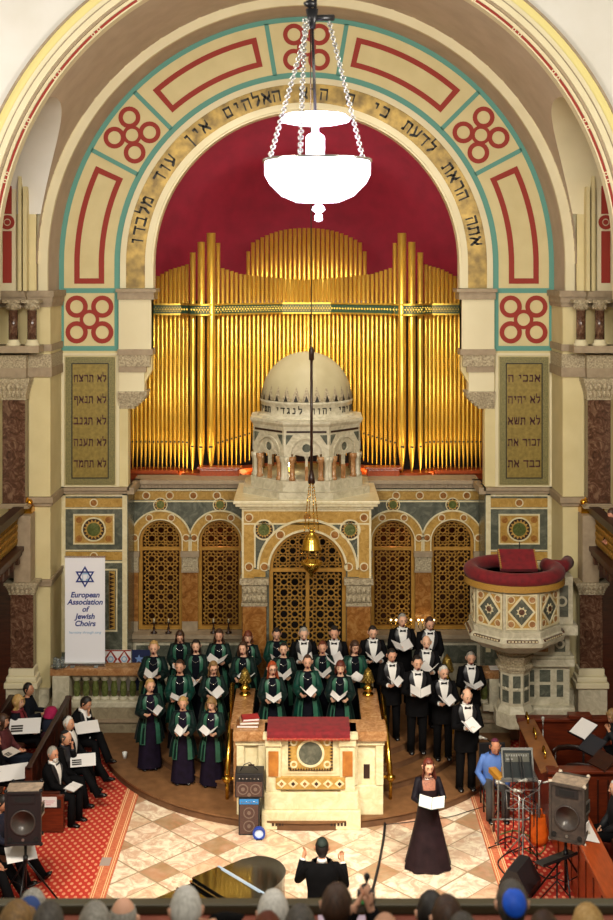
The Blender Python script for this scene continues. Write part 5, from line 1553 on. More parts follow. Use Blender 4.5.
# ---- electric piano / mixer console on stand
Yk = 18.9
p = at(517, 775, Yk); xk = p.x
r = rootat('electric_piano', 'black electric keyboard on a stand in front of the man in blue', 'keyboard', (xk, Yk, 0))
z_t, z_b = Z_(748, Yk+.25), Z_(780, Yk-.15)
Mk = Matrix.Translation((xk, Yk-.12, z_b)) @ Matrix.Rotation(R_(-22), 4, 'X')
b = B(Mk).box(-.23, .23, 0, .06, 0, .44, 0); wpart(b, 'back_panel', mat('grey_panel', '#23282A', .25), r)
b = B(Mk).box(-.27, .27, -.02, .08, -.02, .02).box(-.25, .25, -.02, .07, .42, .46).box(-.25, -.225, -.02, .07, 0, .44).box(.225, .25, -.02, .07, 0, .44)
wpart(b, 'silver_frame', silver, r)
b = B(Mk).box(-.19, .19, -.008, 0, .25, .38, 0)
for i in range(9): b.box(-.17+i*.038, -.15+i*.038, -.012, -.008, .33, .36, 1)
b.box(-.17, -.07, -.012, -.008, .28, .30, 1)
wpart(b, 'connector_panel', [mat('panel_olive', '#4A4A40', .5), greymt], r)
b = B().box(xk-.36, xk-.24, Yk-.1, Yk+.3, z_b-.06, z_b+.02, 0, Matrix.Rotation(R_(14), 3, 'Z')); wpart(b, 'wooden_end_block', mat('golden_wood', '#B5812E', .4), r)
b = B()
for s in (-1, 1):
    b.tube([(xk+s*.32, Yk-.15, 0), (xk+s*.32, Yk-.15, z_b-.06), (xk+s*.36, Yk-.12, z_b-.03), (xk+s*.2, Yk-.12, z_b-.03)], .018, 8)
    b.tube([(xk+s*.32, Yk+.3, 0), (xk+s*.32, Yk+.3, z_b-.06), (xk+s*.32, Yk-.15, z_b-.06)], .018, 8)
b.tube([(xk-.3, Yk-.12, z_b-.03), (xk+.3, Yk-.12, z_b-.03)], .018, 8); b.tube([(xk-.38, Yk+.1, .3), (xk+.38, Yk+.1, .3)], .015, 8)
wpart(b, 'metal_stand', greymt, r)
b = B()
for i, dx in enumerate((-.12, .02, .06, .2)):
    b.tube([Mk @ V((dx, -.02, .34)), Mk @ V((dx+.02, -.1, .12)), (xk+dx+.03, Yk-.2, .35), (xk+dx, Yk-.1, .02)], .008, 5)
wpart(b, 'cables', black, r)
# stool
r = rootat('piano_stool', 'small black stool under the man in the blue shirt', 'stool', (X_(497, 19.9), 20.0, 0))
xs_ = X_(494, 20.1)
wpart(B().bbox(xs_-.22, xs_+.22, 19.85, 20.3, .40, .46, .02), 'seat', black, r)
for dx in (-.2, .2):
    for y in (19.9, 20.25): wpart(B().tube([(xs_+dx, y, 0), (xs_+dx, y, .41)], .014, 6), 'leg', blackm, r)
wpart(B().bbox(xs_-.22, xs_+.22, 20.3, 20.34, .6, 1.0, .01).box(xs_-.2, xs_-.17, 20.3, 20.34, .4, .6).box(xs_+.17, xs_+.2, 20.3, 20.34, .4, .6), 'backrest', black, r)
# microphone stands
ms = [(500, 812, 18.6, 1.05, 'microphone stand nearest the man in blue, left of the keyboard'), (505, 850, 18.2, .9, 'microphone stand just behind the floor monitor, left one'), (519, 868, 17.6, 1.1, 'pale microphone stand rising from the wedge monitor'), (530, 855, 18.0, .95, 'microphone stand between monitor and orange bag'), (537, 870, 17.7, 1.0, 'microphone stand directly left of the scuffed loudspeaker'), (543, 800, 18.7, 1.2, 'microphone stand with ball head by the scuffed loudspeaker')]
for i, (px, py, Y, h, l) in enumerate(ms):
    Yf = 9*1200/(py-270); x = X_(px, Yf)
    r = rootat('microphone_stand', l, 'microphone stand', (x, Yf, 0), 'microphone stands on the red carpet')
    c = greymt if i in (2, 5) else blackm
    wpart(B().tube([(x, Yf, .02), (x, Yf, h)], .011, 6), 'pole', c, r)
    for k in range(3):
        a = k*2*pi/3+i; wpart(B().tube([(x, Yf, .12), (x+.26*cos(a), Yf+.26*sin(a), .025)], .009, 5), 'leg', c, r)
    e = V((x+(.22 if i % 2 else -.2), Yf+.1, h+.12))
    if i == 5: e = V((x, Yf, h+.12))
    wpart(B().tube([(x, Yf, h), e], .008, 5), 'boom', c, r)
    wpart(B().tube([e, e+(V((.1,0,.02)) if i % 2 else V((-.09,0,.03))) if i != 5 else e+V((0,0,.05))], [.015,.02], 8).ball(e+(V((.12,0,.02)) if i % 2 else V((-.11,0,.03))) if i != 5 else e+V((0,0,.07)), .033, 8, 6), 'microphone', mat('mic_mesh', '#B0B0AA', .4, .5), r)
# wire music stands (folding)
for i, (px, py, Y, l) in enumerate([(523, 800, 18.3, 'folding grey wire music stand left of the orange bag'), (557, 858, 16.9, 'flat dark music stand tilted below the scuffed loudspeaker')]):
    p = at(px, py, Y)
    r = rootat('music_stand', l, 'music stand', (p.x, p.y, 0), 'low music stands among the microphones')
    wpart(B().tube([(p.x, p.y, .1), (p.x, p.y, p.z)], .012, 6), 'pole', greymt if i == 0 else blackm, r)
    for k in range(3):
        a = k*2*pi/3+.3; wpart(B().tube([(p.x, p.y, .4), (p.x+.3*cos(a), p.y+.3*sin(a), .01)], .01, 5), 'leg', greymt if i == 0 else blackm, r)
    if i == 0:
        M = Matrix.Translation(p) @ Matrix.Rotation(R_(60), 4, 'X')
        b = B(M)
        for (a, c) in (((-.25,-.12,0),(.25,-.12,0)), ((-.25,.14,0),(.25,.14,0)), ((-.25,-.12,0),(-.25,.14,0)), ((.25,-.12,0),(.25,.14,0)), ((-.25,-.12,0),(.25,.14,0)), ((.25,-.12,0),(-.25,.14,0))): b.tube([a, c], .006, 6)
        wpart(b, 'wire_desk', greymt, r)
    else:
        M = Matrix.Translation(p) @ Matrix.Rotation(R_(20), 4, 'Z') @ Matrix.Rotation(R_(-9), 4, 'Y') @ Matrix.Rotation(R_(-12), 4, 'X')
        wpart(B(M).box(-.30, .26, -.13, .13, 0, .012).box(-.30, .26, -.15, -.13, 0, .04), 'desk', blackm, r)
# monitor wedge
Yw = 17.3; xw = X_(525, Yw)
M = Matrix.Translation((xw-.05, Yw+.1, .013)) @ Matrix.Rotation(R_(-30), 4, 'Z') @ Matrix.Scale(.9, 4)
r = empty('floor_monitor', 'black wedge floor monitor among the microphone stands', 'loudspeaker', M=M)
child(B().plate([[(-.22, 0), (.24, 0), (.24, .12), (.05, .42), (-.1, .42), (-.26, .14)]], -.3, .3), 'cabinet', black, r)
q = B(Matrix.Translation((-.26, 0, .14)) @ Matrix.Rotation(R_(-60), 4, 'Y')); 
child(B(Matrix.Translation((-.182, 0, .285)) @ Matrix.Rotation(R_(-60.3), 4, 'Y')).box(-.14, .14, -.26, .26, .0, .012), 'grille', mat('grille_grey', '#3A3A38', .6, c2='#2A2A28', scale=90), r)
q = B()
for s in (-1, 1): q.box(-.05, .1, s*.3-.006, s*.3+.006, .2, .26)
child(q, 'side_handle', greymt, r)
# orange bag
p = at(537, 818, 18.9)
r = rootat('shopping_bag', 'orange plastic bag standing by the keyboard stand', 'bag', (p.x, 18.75, 0))
b = B(); pr = [(.10,.0),(.13,.08),(.13,.22),(.10,.36),(.11,.46)]
vs = []; n = 14
for j, (rr, z) in enumerate(pr):
    for i in range(n):
        a = 2*pi*i/n; k = 1+.16*sin(3*a+j*1.3)+.1*sin(7*a)
        vs.append((p.x+rr*1.1*k*cos(a), 18.75+rr*.6*k*sin(a), .014+z))
b.add(vs, [(j*n+i, j*n+(i+1) % n, (j+1)*n+(i+1) % n, (j+1)*n+i) for j in range(len(pr)-1) for i in range(n)] + [tuple(range(n-1,-1,-1))], 0, True)
wpart(b, 'bag', mat('orange_plastic', '#D9641A', .4, c2='#B84C10', scale=9), r)
wpart(B().tube([(p.x-.06, 18.75, .45), (p.x-.04, 18.75, .58), (p.x+.04, 18.75, .58), (p.x+.06, 18.75, .45)], .01, 6), 'handle', MATS['orange_plastic'], r)
# cables on floor
def cable(name, pts, m, lab, rad=.009):
    P = [V((x, y, .022 if True else 0)) for x, y in pts]
    out = []
    for i in range(len(P)-1):
        p0, p1, p2, p3 = P[max(i-1,0)], P[i], P[i+1], P[min(i+2,len(P)-1)]
        for t in (0,.25,.5,.75): out.append(.5*((2*p1)+(-p0+p2)*t+(2*p0-5*p1+4*p2-p3)*t*t+(-p0+3*p1-3*p2+p3)*t**3))
    o = B().tube(out+[P[-1]], rad, 6).build(name, m); tag(o, lab, 'cable')
def F(px, py): Y = 10800/(py-270); return (X_(px, Y), Y)
cable('power_cable', [F(500,800),F(512,812),F(524,806),F(532,816),F(520,822),F(506,816),F(503,804),F(514,800),F(528,812),F(541,816)], paper, 'coiled white cable on the red carpet under the keyboard', .012)
cable('power_cable', [F(495,845),F(510,838),F(522,846),F(505,856),F(498,866),F(512,880),F(530,872),F(548,880),F(560,874)], black, 'black cable looping around the floor monitor', .012)
cable('power_cable', [F(500,836),F(515,832),F(530,838),F(545,846),F(538,856),F(524,850)], mat('green_cable', '#5A6A38', .5), 'greenish cable tangled behind the floor monitor', .012)
cable('audio_cable', [F(385,826),F(420,822),F(450,818),F(470,812),F(490,806)], black, 'thin black cable crossing the marble from the reading desk to the keyboard', .006)
cable('audio_cable', [F(385,824),F(384,836),F(380,860),F(373,890),F(366,912)], black, 'thick black cable running forward over the marble beside the conductor', .02)
# conductor's stand
# ---- chandelier
Yc_ = 11.0; c = at(317.5, 160, Yc_); kx = Yc_/1200
ch = rootat('chandelier', 'glowing white glass bowl chandelier hanging on chains in the nave', 'chandelier', (c.x, Yc_, Z_(200, Yc_)))
glow = mat('lit_glass', '#F4ECFF', .4, emit='#F2E2FF', es=6.0)
zz = lambda py: Z_(py, Yc_)
b = B().lathe((c.x, Yc_, 0), [(.0, zz(203)),(.2, zz(202)),(.33, zz(196)),(.44, zz(184)),(.475, zz(177)),(.485, zz(174)),(.485, zz(163)),(.46, zz(163)),(.45, zz(175)),(.3, zz(192)),(0, zz(198))], 40)
wpart(b, 'glass_bowl', glow, ch)
b = B().lathe((c.x, Yc_, 0), [(.46, zz(162)),(.50, zz(162)),(.50, zz(159.5)),(.46, zz(159.5))], 40); wpart(b, 'rim', silver, ch)
b = B().lathe((c.x-.02, Yc_, 0), [(0, zz(124)),(.2, zz(124)),(.31, zz(121.5)),(.32, zz(119)),(.28, zz(115)),(.1, zz(113)),(0, zz(113))], 32); wpart(b, 'upper_disc', glow, ch)
b = B().lathe((c.x-.02, Yc_, 0), [(.03, zz(125)),(.03, zz(133)),(.07, zz(135)),(.085, zz(137)),(.085, zz(156)),(.06, zz(160))], 20); wpart(b, 'central_lamp', glow, ch)
b = B().lathe((c.x+.01, Yc_, 0), [(.02, zz(204)),(.05, zz(207)),(.06, zz(210)),(.02, zz(213)),(.035, zz(216)),(.035, zz(220)),(0, zz(222))], 16); wpart(b, 'glass_drop', glow, ch)
hub = V((X_(312, Yc_), Yc_, zz(18)))
for k, (a, up) in enumerate(((R_(200), V((X_(309.5,Yc_), Yc_-.02, 0))), (R_(250), V((X_(305,Yc_), Yc_-.06, 0))), (R_(20), V((X_(331,Yc_), Yc_+.1, 0))))):
    b = B(); p0 = V((c.x+.46*cos(a), Yc_+.46*sin(a), zz(160))); p1 = V((up.x, up.y, zz(20)))
    if k == 2: p1 = V((X_(328,Yc_), Yc_+.1, zz(14)))
    n = 44
    for j in range(n):
        q = p0.lerp(p1, (j+.5)/n); d = (p1-p0).normalized()
        side = V((1,0,0)) if j % 2 else V((0,1,0))
        w = .017; L_ = (p1-p0).length/n*.72
        b.tube([q-d*L_, q-d*L_*.5+side*w, q+d*L_*.5+side*w, q+d*L_, q+d*L_*.5-side*w, q-d*L_*.5-side*w, q-d*L_], .0075, 5)
    wpart(b, 'chain', greymt, ch)
b = B().tube([hub+V((0,0,-.1)), hub+V((0,0,.08))], [.03,.06], 10).tube([hub, (hub.x+.2, hub.y+.08, hub.z+.02)], .03, 8).tube([(c.x-.02, Yc_, zz(113)), (hub.x, hub.y, hub.z)], .014, 8)
b.lathe((hub.x-.02, hub.y, zz(5)), [(0,-.03),(.05,-.01),(.06,.02),(.03,.04),(0,.05)], 12)
for i in (0, 1): b.tube([hub+V((-.02+.05*i, 0, 0)), hub+V((-.02+.05*i, 0, 4.5))], .016, 8)
wpart(b, 'hanging_rod', blackm, ch)

# ---- camera-side gallery
r = struct(B().box(-6, 6, 3.0, 8.2, 3.8, 4.0), 'floor_near_gallery', woodd)
gf = rootat('gallery_parapet', 'reddish wooden gallery parapet in front of the nearest heads', 'balcony', (0, 8, 4.0))
wpart(B().bbox(-5.4, 5.4, 7.98, 8.06, 4.0, 4.66, .01), 'front_panel', mat('parapet_wood', '#7A4232', .45, c2='#643226', scale=3, stretch=(1,1,8)), gf)
wpart(B().bbox(-5.4, 5.4, 7.84, 8.10, 4.66, 4.70, .012), 'lower_rail', MATS['parapet_wood'], gf)
wpart(B().bbox(-5.4, 5.4, 8.0, 8.10, 4.70, 4.765, .015), 'top_rail', mat('rail_olive', '#3A3420', .5), gf)
o = B().box(X_(318,8), X_(365,8), 7.88, 7.98, 4.702, 4.71).build('rail_card', mat('lilac_card', '#A795A8', .6)); tag(o, 'pale lilac card lying on the near parapet rail', 'card')
# ================================================================ PEOPLE
skinm = {}
def skin_mat(tone):
    if tone not in skinm: skinm[tone] = mat('skin_'+tone.strip('#'), tone, .55)
    return skinm[tone]
eyem = mat('eye_dark', '#2A1A14', .4); lipm = mat('lips', '#8E3F38', .5); mouthm = mat('mouth_inside', '#3A0F0E', .7); browm = mat('brow', '#5A4030', .8)
HAIR = {'blond': ('#C9A56A', '#A67F45'), 'darkblond': ('#9A7848', '#6E5230'), 'brown': ('#4A2E1C', '#2E1B10'), 'dark': ('#1E1512', '#120D0B'), 'red': ('#B8501E', '#8A3410'), 'auburn': ('#6E2A18', '#4A1A10'),
        'grey': ('#A8A49C', '#7C7870'), 'white': ('#DAD8D2', '#B4B2AC'), 'darkgrey': ('#5E5852', '#3E3A36'), 'redbrown': ('#7A3A20', '#552412')}
def hair_mat(c): return mat('hair_'+c, HAIR[c][0], .55, c2=HAIR[c][1], scale=22, stretch=(3,3,.6))
blackcloth = mat('tuxedo_black', '#0B0B0E', .85, c2='#070709', scale=9)
navycloth = mat('navy_dress', '#0C0F1A', .85, c2='#090B13', scale=9)
purplecloth = mat('plum_skirt', '#1C1428', .8, c2='#140E1C', scale=9)
greenvel = mat('green_velvet', '#071E1C', .55, c2='#041412', scale=7, sheen=.04)
satin = mat('green_satin', '#326A54', .35, c2='#25503F', scale=6)
shirtm = mat('white_shirt', '#E8E6E2', .6)
shoem = mat('black_shoe', '#0E0D0E', .25)
kipm = mat('black_kippah', '#0E0E10', .8)

class Fig:
    """One person. Local frame: feet at z=0, facing -Y, height ~1.75 before scaling."""
    def __init__(s, name_label, M, H, female=False, lean=0.0, pose='stand', head=(0, 0), seat=.92, wl=(-.12,-.33,.24), wr=(.12,-.33,.24), tone='#D9A07E', group=None, twist=0, detail=True, hem=0):
        k = H/1.75
        s.k = k; s.female = female; s.pose = pose; s.detail = detail
        s.r = empty('person', name_label, 'person', M=M, group=group)
        s.K = Matrix.Diagonal((k, k, k, 1))
        s.hip = seat
        s.T = Matrix.Translation((0, 0, s.hip)) @ Matrix.Rotation(R_(twist), 4, 'Z') @ Matrix.Rotation(R_(lean), 4, 'X')
        s.w = .88 if female else 1.0
        s.headM = s.T @ Matrix.Translation((0, -.01, .56)) @ Matrix.Rotation(R_(head[1]), 4, 'Z') @ Matrix.Rotation(R_(head[0]), 4, 'X') @ Matrix.Translation((0, -.018, .118)) @ Matrix.Scale(1.10, 4)
        s.tone = tone
        S_ = .175*s.w
        s.arm = []
        for sg, wt in ((-1, wl), (1, wr)):
            sh = V((sg*S_, 0, .455)); w = V(wt); a, b = .285*(.95 if female else 1), .25*(.95 if female else 1)
            d = w - sh; L = d.length
            if L > a+b-.01: w = sh + d.normalized()*(a+b-.01); d = w-sh; L = d.length
            x = (a*a - b*b + L*L)/(2*L); h = sqrt(max(0, a*a-x*x)); dn = d.normalized()
            pole = V((sg*.55, .25, -.9)) if w.z < .4 else V((sg*.35, .0, -.95)); pole = (pole - dn*pole.dot(dn)).normalized()
            s.arm.append((sg, sh, sh+dn*x+pole*h, w))
        # legs
        hx = .09*(.95 if female else 1)
        if pose == 'stand': s.legs = [[V((g*hx, 0, .92)), V((g*.10, -.015, .50)), V((g*.105, .02, .09)), g] for g in (-1, 1)]
        elif pose == 'sit': s.legs = [[V((g*hx, 0, s.hip)), V((g*.13, -.44, s.hip+.01)), V((g*.13, -.43, .09)), g] for g in (-1, 1)]
        elif pose == 'sitout': s.legs = [[V((g*hx, 0, s.hip)), V((g*.12, -.43, s.hip+.02)), V((g*.13, -.60 - .12*(g > 0), .09)), g] for g in (-1, 1)]
        elif pose == 'cross': s.legs = [[V((-hx, 0, s.hip)), V((-.10, -.43, s.hip+.0)), V((-.08, -.50, .09)), -1], [V((hx, 0, s.hip+.03)), V((.0, -.45, s.hip+.13)), V((-.12, -.74, s.hip-.18)), 1]]
        elif pose == 'bust': s.legs = []
    def xf(s, b, M=None):
        b.v = [tuple(s.K @ ((M @ V(p)) if M is not None else V(p))) for p in b.v]; return b
    def part(s, b, name, m, M=None, parent=None, lab=None):
        s.xf(b, M); o = b.build(name, m); o.parent = parent or s.r
        if lab: o['label'] = lab
        return o
    def body(s):
        T = s.T; vs = []; es = []; rad = []; roots = []
        def chain(pts, rads, start=None):
            prev = start
            for p, r in zip(pts, rads):
                vs.append(p); rad.append(r); i = len(vs)-1
                if prev is not None: es.append((prev, i))
                else: roots.append(i)
                prev = i
            return prev
        W = s.w
        tors = [T @ V(p) for p in ((0,0,.0), (0,0,.16), (0,0,.33), (0,0,.43), (0,.0,.53), (0,-.015,.60))]
        chain(tors, [(.13*W,.10), (.11*W,.08), (.12*W,.085), (.085*W,.055), (.050,.052), (.05,.052)])
        for sg, sh, el, w in s.arm:
            sh2, el2, w2 = T @ sh, T @ el, T @ w
            d = (w2-el2).normalized()
            chain([sh2, sh2.lerp(el2,.5), el2, el2.lerp(w2,.5), w2, w2+d*.035, w2+d*.085], [(.04,.04),(.042,.042),(.035,.035),(.033,.033),(.026,.024),(.03,.018),(.034,.016)], 3)
            if s.detail:
                n = (T.to_3x3() @ V((0, -.25, 1))).normalized()    # palm faces up
                side = d.cross(n).normalized(); n = side.cross(d).normalized()
                tp = -sg
                # make the thumb point outward-up, fingers curl up
                for q, (o, L) in enumerate(((-.026,.058), (-.009,.068), (.009,.064), (.026,.050))):
                    base = w2 + d*.075 + side*o
                    p1 = base + d*L*.45 + n*.004; p2 = p1 + (d*.75+n*.65)*L*.33; p3 = p2 + (d*.3+n*.95)*L*.28
                    chain([base, p1, p2, p3], [(.0095,.0095),(.009,.009),(.0085,.0085),(.0075,.0075)])
                tb = w2 + d*.03 - side*tp*.025
                chain([tb, tb + (d*.5 - side*tp*.8)*.03, tb + (d*.75 - side*tp*.5)*.06+n*.012, tb+(d*.9-side*tp*.3)*.082+n*.02], [(.012,.012),(.011,.011),(.010,.010),(.008,.008)])
        for hp, kn, an, g in s.legs:
            chain([hp, hp.lerp(kn,.5), kn, kn.lerp(an,.35), an], [(.085,.085),(.07,.07),(.052,.052),(.052,.052),(.035,.035)], 0)
        me = bpy.data.meshes.new('t'); me.from_pydata([s.K @ v for v in vs], es, [])
        o = bpy.data.objects.new('t', me); COL.objects.link(o)
        o.modifiers.new('s', 'SKIN').use_smooth_shade = True
        sv = me.skin_vertices[0].data
        for i, r in enumerate(rad): sv[i].radius = (r[0]*s.k, r[1]*s.k); sv[i].use_root = i in roots
        if s.detail:
            m2 = o.modifiers.new('u', 'SUBSURF'); m2.levels = 1; m2.render_levels = 1
        dg = bpy.context.evaluated_depsgraph_get(); dg.update()
        bm = bmesh.new(); bm.from_mesh(bpy.data.meshes.new_from_object(o.evaluated_get(dg)))
        bpy.data.objects.remove(o)
        b = B()
        bm.verts.ensure_lookup_table()
        b.add([v.co.copy() for v in bm.verts], [tuple(v.index for v in f.verts) for f in bm.faces], 0, True); bm.free()
        h = s.headmesh(); s.xf(h, s.headM)
        off = len(b.v); b.v += h.v; b.f += [tuple(off+i for i in f) for f in h.f]; b.m += h.m; b.s += h.s
        o = b.build('body', [skin_mat(s.tone), eyem, lipm, mouthm, browm, shirtm]); o.parent = s.r
    mouth = 'open'; glasses = False; beard = None
    def headpt(s, az, el):
        # az 0 = front (-Y); el -90..90
        rx, ry, rz = .075, .094, .118
        x = sin(az)*cos(el); y = -cos(az)*cos(el); z = sin(el)
        if z < 0:
            t = -z; x *= 1-.30*t; y *= (1-.10*t) if y < 0 else (1-.30*t)
        p = V((x*rx, y*ry, z*rz))
        if y < 0:   # brow ridge / eye hollow / cheeks / chin
            f = max(0, cos(az))**2*cos(el)
            p.y += .007*f*math.exp(-((z-.02)/.10)**2)
            p.y -= .006*f*math.exp(-((z-.16)/.10)**2)
            p.y -= .008*f*math.exp(-((z+.82)/.16)**2)
        return p
    def headmesh(s):
        b = B(); n, k = 20, 16; vs = []
        for i in range(k+1):
            el = -pi/2+pi*i/k
            for j in range(n): vs.append(s.headpt(2*pi*j/n, el))
        b.add(vs, [(i*n+j, i*n+(j+1)%n, (i+1)*n+(j+1)%n, (i+1)*n+j) for i in range(k) for j in range(n)], 0, True)
        # nose
        b.add([V((0,-.092,.022)), V((-.009,-.09,-.012)), V((.009,-.09,-.012)), V((0,-.118,-.022)), V((-.016,-.092,-.032)), V((.016,-.092,-.032)), V((0,-.098,-.036))],
              [(0,1,3),(0,3,2),(1,4,3),(2,3,5),(4,6,3),(3,6,5)], 0, True)
        for g in (-1, 1):
            b.ball((g*.030, -.083, .008), (.013,.007,.006), 8, 5, 5); b.ball((g*.030, -.087, .008), (.011,.005,.008), 6, 4, 1)
            b.tube([(g*.014,-.093,.030), (g*.030,-.092,.034), (g*.046,-.084,.029)], [.003,.004,.002], 5, 4)
            b.tube([(g*.074,.0,.028), (g*.086,.014,.022), (g*.083,.012,-.012), (g*.074,.002,-.030)], [(.006,.012),(.008,.016),(.007,.013),(.004,.007)], 6, 0)
        if s.mouth == 'open':
            b.ball((0,-.086,-.062), (.024,.010,.020), 10, 6, 2); b.ball((0,-.093,-.063), (.018,.006,.015), 8, 5, 3)
        else: b.ball((0,-.089,-.060), (.021,.007,.006), 10, 5, 2)
        return b
    def hair(s, style, col, L=.0, bald=False):
        b = B(); n = 40; m = 14; vs = []
        # azimuth measured from the back: 0 = back, +-pi = front
        fr = {'short': 2.15, 'bob': 2.2, 'long': 2.15, 'mens': 2.0, 'updo': 2.15, 'fringe': 2.7}.get(style, 2.1)
        random.seed(hash(style+col) % 1000 + int(L*100))
        def bottom(a):   # elevation where the cap ends
            aa = abs(a)
            if aa < 1.1: return -.85
            if aa < 1.75: return (-.85 + (aa-1.1)/.65*.75) if style in ('mens', 'short', 'updo') else -.6
            t = min(1, (aa-1.75)/.55)
            fe = .80 if style != 'fringe' and style != 'bob' else .52
            st = -.10 if style in ('mens', 'short', 'updo') else -.6
            return st + (fe-st)*t
        top = pi/2 if not bald else .55
        puff = {'mens': 1.075, 'short': 1.14, 'bob': 1.2, 'long': 1.15, 'updo': 1.1, 'fringe': 1.16}.get(style, 1.1)
        if bald: puff = 1.06
        rows = m
        hangs = L > 0
        R = 7 if hangs else 0
        for j in range(n+1):
            a = -pi + 2*pi*j/n; az = a + pi
            e0 = bottom(a)
            if bald and abs(a) > 2.0: e0 = top
            col_ = []
            for i in range(rows+1):
                t = i/rows; el = top + (e0-top)*t
                w = puff*(1 + .02*sin(a*13+i)) 
                if bald: w = 1.0 + (puff-1)*min(1, 4*t)
                if el > top-.01 and i == 0 and not bald: w = puff
                p = s.headpt(az, el)
                col_.append(V((p.x*w, p.y*w + .004, p.z*(1+(w-1)*.7) + (.004))))
            if hangs:
                p = col_[-1]; aa = abs(a)
                k_ = 1 if aa < 2.15 else max(0, 1-(aa-2.15)/.12)
                for i in range(1, R+1):
                    t = i/R
                    q = p + V((p.x*.35*sin(min(1,t*1.2)*pi/2)*(1 if aa > .8 else .6), .015*t + (.03*t if p.y > 0 else -.035*t), -L*t*k_*(1+.06*sin(a*9)))) + V((.006*sin(a*11+t*5), .006*cos(a*9+t*4), 0))
                    col_.append(q)
            vs += col_
        c = rows+1+R
        b.add(vs, [(j*c+i, j*c+i+1, (j+1)*c+i+1, (j+1)*c+i) for j in range(n) for i in range(c-1)], 0, True)
        if style == 'updo': b.ball((0, .10, .03), (.045, .04, .045), 12, 8)
        o = s.part(b, 'hair', hair_mat(col), s.headM)
    def kippah(s, m=None, tilt=-28, r=.078):
        b = B(s.headM @ Matrix.Rotation(R_(tilt), 4, 'X'))
        pr = [(r*cos(t), .118*1.09*sin(t) if True else 0) for t in [R_(48)+(R_(90)-R_(48))*i/6 for i in range(7)]]
        pr = [(q[0]*1.12, q[1]+.008) for q in pr]
        b.lathe((0,0,0), [(pr[0][0]*1.02, pr[0][1]-.012)] + pr, 20, 0, True, 1, 1.15)
        s.part(b, 'kippah', m or kipm)
    def spectacles(s):
        b = B()
        for g in (-1, 1):
            c = V((g*.031, -.1, .010)); pts = [c+V((.022*cos(t), 0, .016*sin(t))) for t in [2*pi*i/12 for i in range(13)]]
            b.tube(pts, .0022, 5, caps=False)
            b.tube([c+V((g*.022,0,0)), (g*.078,-.02,.018), (g*.08,.01,.02)], .002, 4)
        b.tube([(-.009,-.1,.012), (.009,-.1,.012)], .002, 4)
        s.part(b, 'glasses', black, s.headM)
    # ---- garments
    MEN = [(-.24,.178,.125,.0),(-.10,.178,.13,.0),(.05,.168,.122,.0),(.16,.165,.118,0),(.30,.19,.128,-.005),(.40,.198,.122,0),(.46,.19,.10,.0),(.505,.14,.078,.0),(.54,.075,.062,-.005),(.575,.062,.058,-.01)]
    WOM = [(-.24,.18,.135,.0),(-.10,.178,.135,.0),(.05,.155,.115,.0),(.16,.142,.108,0),(.30,.162,.132,-.012),(.38,.168,.118,-.008),(.45,.162,.092,.0),(.495,.11,.07,.0),(.53,.06,.055,-.005),(.55,.052,.05,-.01)]
    def tab(s, z):
        T = s.WOM if s.female else s.MEN
        if z <= T[0][0]: return T[0][1:]
        for p, q in zip(T, T[1:]):
            if z <= q[0]:
                t = (z-p[0])/(q[0]-p[0]); return tuple(p[i]+(q[i]-p[i])*t for i in (1,2,3))
        return T[-1][1:]
    def surf(s, z, az, off=0, fx=1, fy=1):
        hx, hy, yc = s.tab(z); e = .85
        sx, cy = sin(az), cos(az)
        return V(((hx*fx+off)*math.copysign(abs(sx)**e, sx), yc-(hy*fy+off)*math.copysign(abs(cy)**e, cy), z))
    def shell(s, b, z0, z1, off, a0=-pi, a1=pi, n=24, k=14, m=0, flare=0, wav=0, fl_from=.2):
        vs = []
        for i in range(k+1):
            z = z0+(z1-z0)*i/k
            f = 1+flare*max(0, (fl_from-z))
            for j in range(n+1):
                a = a0+(a1-a0)*j/n
                vs.append(s.surf(z, a, off + wav*max(0, fl_from-z)*sin(a*9), f, f))
        b.add(vs, [(i*(n+1)+j, i*(n+1)+j+1, (i+1)*(n+1)+j+1, (i+1)*(n+1)+j) for i in range(k) for j in range(n)], m, True)
    def patch(s, b, rows, off, m=0, n=6):
        # rows of (z, a0, a1)
        vs = []
        for z, a0, a1 in rows:
            for j in range(n+1): vs.append(s.surf(z, a0+(a1-a0)*j/n, off))
        b.add(vs, [(i*(n+1)+j, i*(n+1)+j+1, (i+1)*(n+1)+j+1, (i+1)*(n+1)+j) for i in range(len(rows)-1) for j in range(n)], m, True)
    def sleeves(s, b, r0, r1, r2, cut=0.0, m=0):
        for sg, sh, el, w in s.arm:
            end = w + (el-w)*cut
            inn = V((sg*.10*s.w, 0, .47))
            pts = [inn, sh, sh.lerp(el,.5), el+(el-(sh+w)/2).normalized()*.005, el.lerp(end,.5), end]
            b.tube(pts, [r0*.7, r0, (r0+r1)/2, r1, (r1+r2)/2, r2], 12, m)
    def trousers(s, m=None, mm=1.0, lab=None):
        b = B()
        b.tube([(0,0,s.hip-.08), (0,0,s.hip), (0,0,s.hip+.12)], [(.10,.16*s.w),(.125,.172*s.w),(.115,.165*s.w)], 16, up=(0,1,0))
        for hp, kn, an, g in s.legs:
            d = (an-kn).normalized()
            b.tube([hp+V((0,0,.02)), hp.lerp(kn,.5), kn, kn.lerp(an,.5), an+d*.065], [.098*mm,.09*mm,.078*mm,.072*mm,.070*mm], 12)
        s.part(b, 'trousers', m or blackcloth, lab=lab)
    def shoes(s, m=None, col=None):
        for hp, kn, an, g in s.legs:
            d = (an-kn).normalized()
            f = V((0,-1,0)) - d*(V((0,-1,0)).dot(d)); f.normalize()
            if s.pose == 'cross' and g == 1: f = V((-.1,-1,.15)).normalized()
            o = an + d*.055
            b = B().tube([o-f*.07, o-f*.05, o+f*.03, o+f*.12, o+f*.165], [(.025,.03),(.045,.042),(.05,.048),(.036,.05),(.016,.03)], 10, up=-d)
            s.part(b, 'shoe', m or shoem)
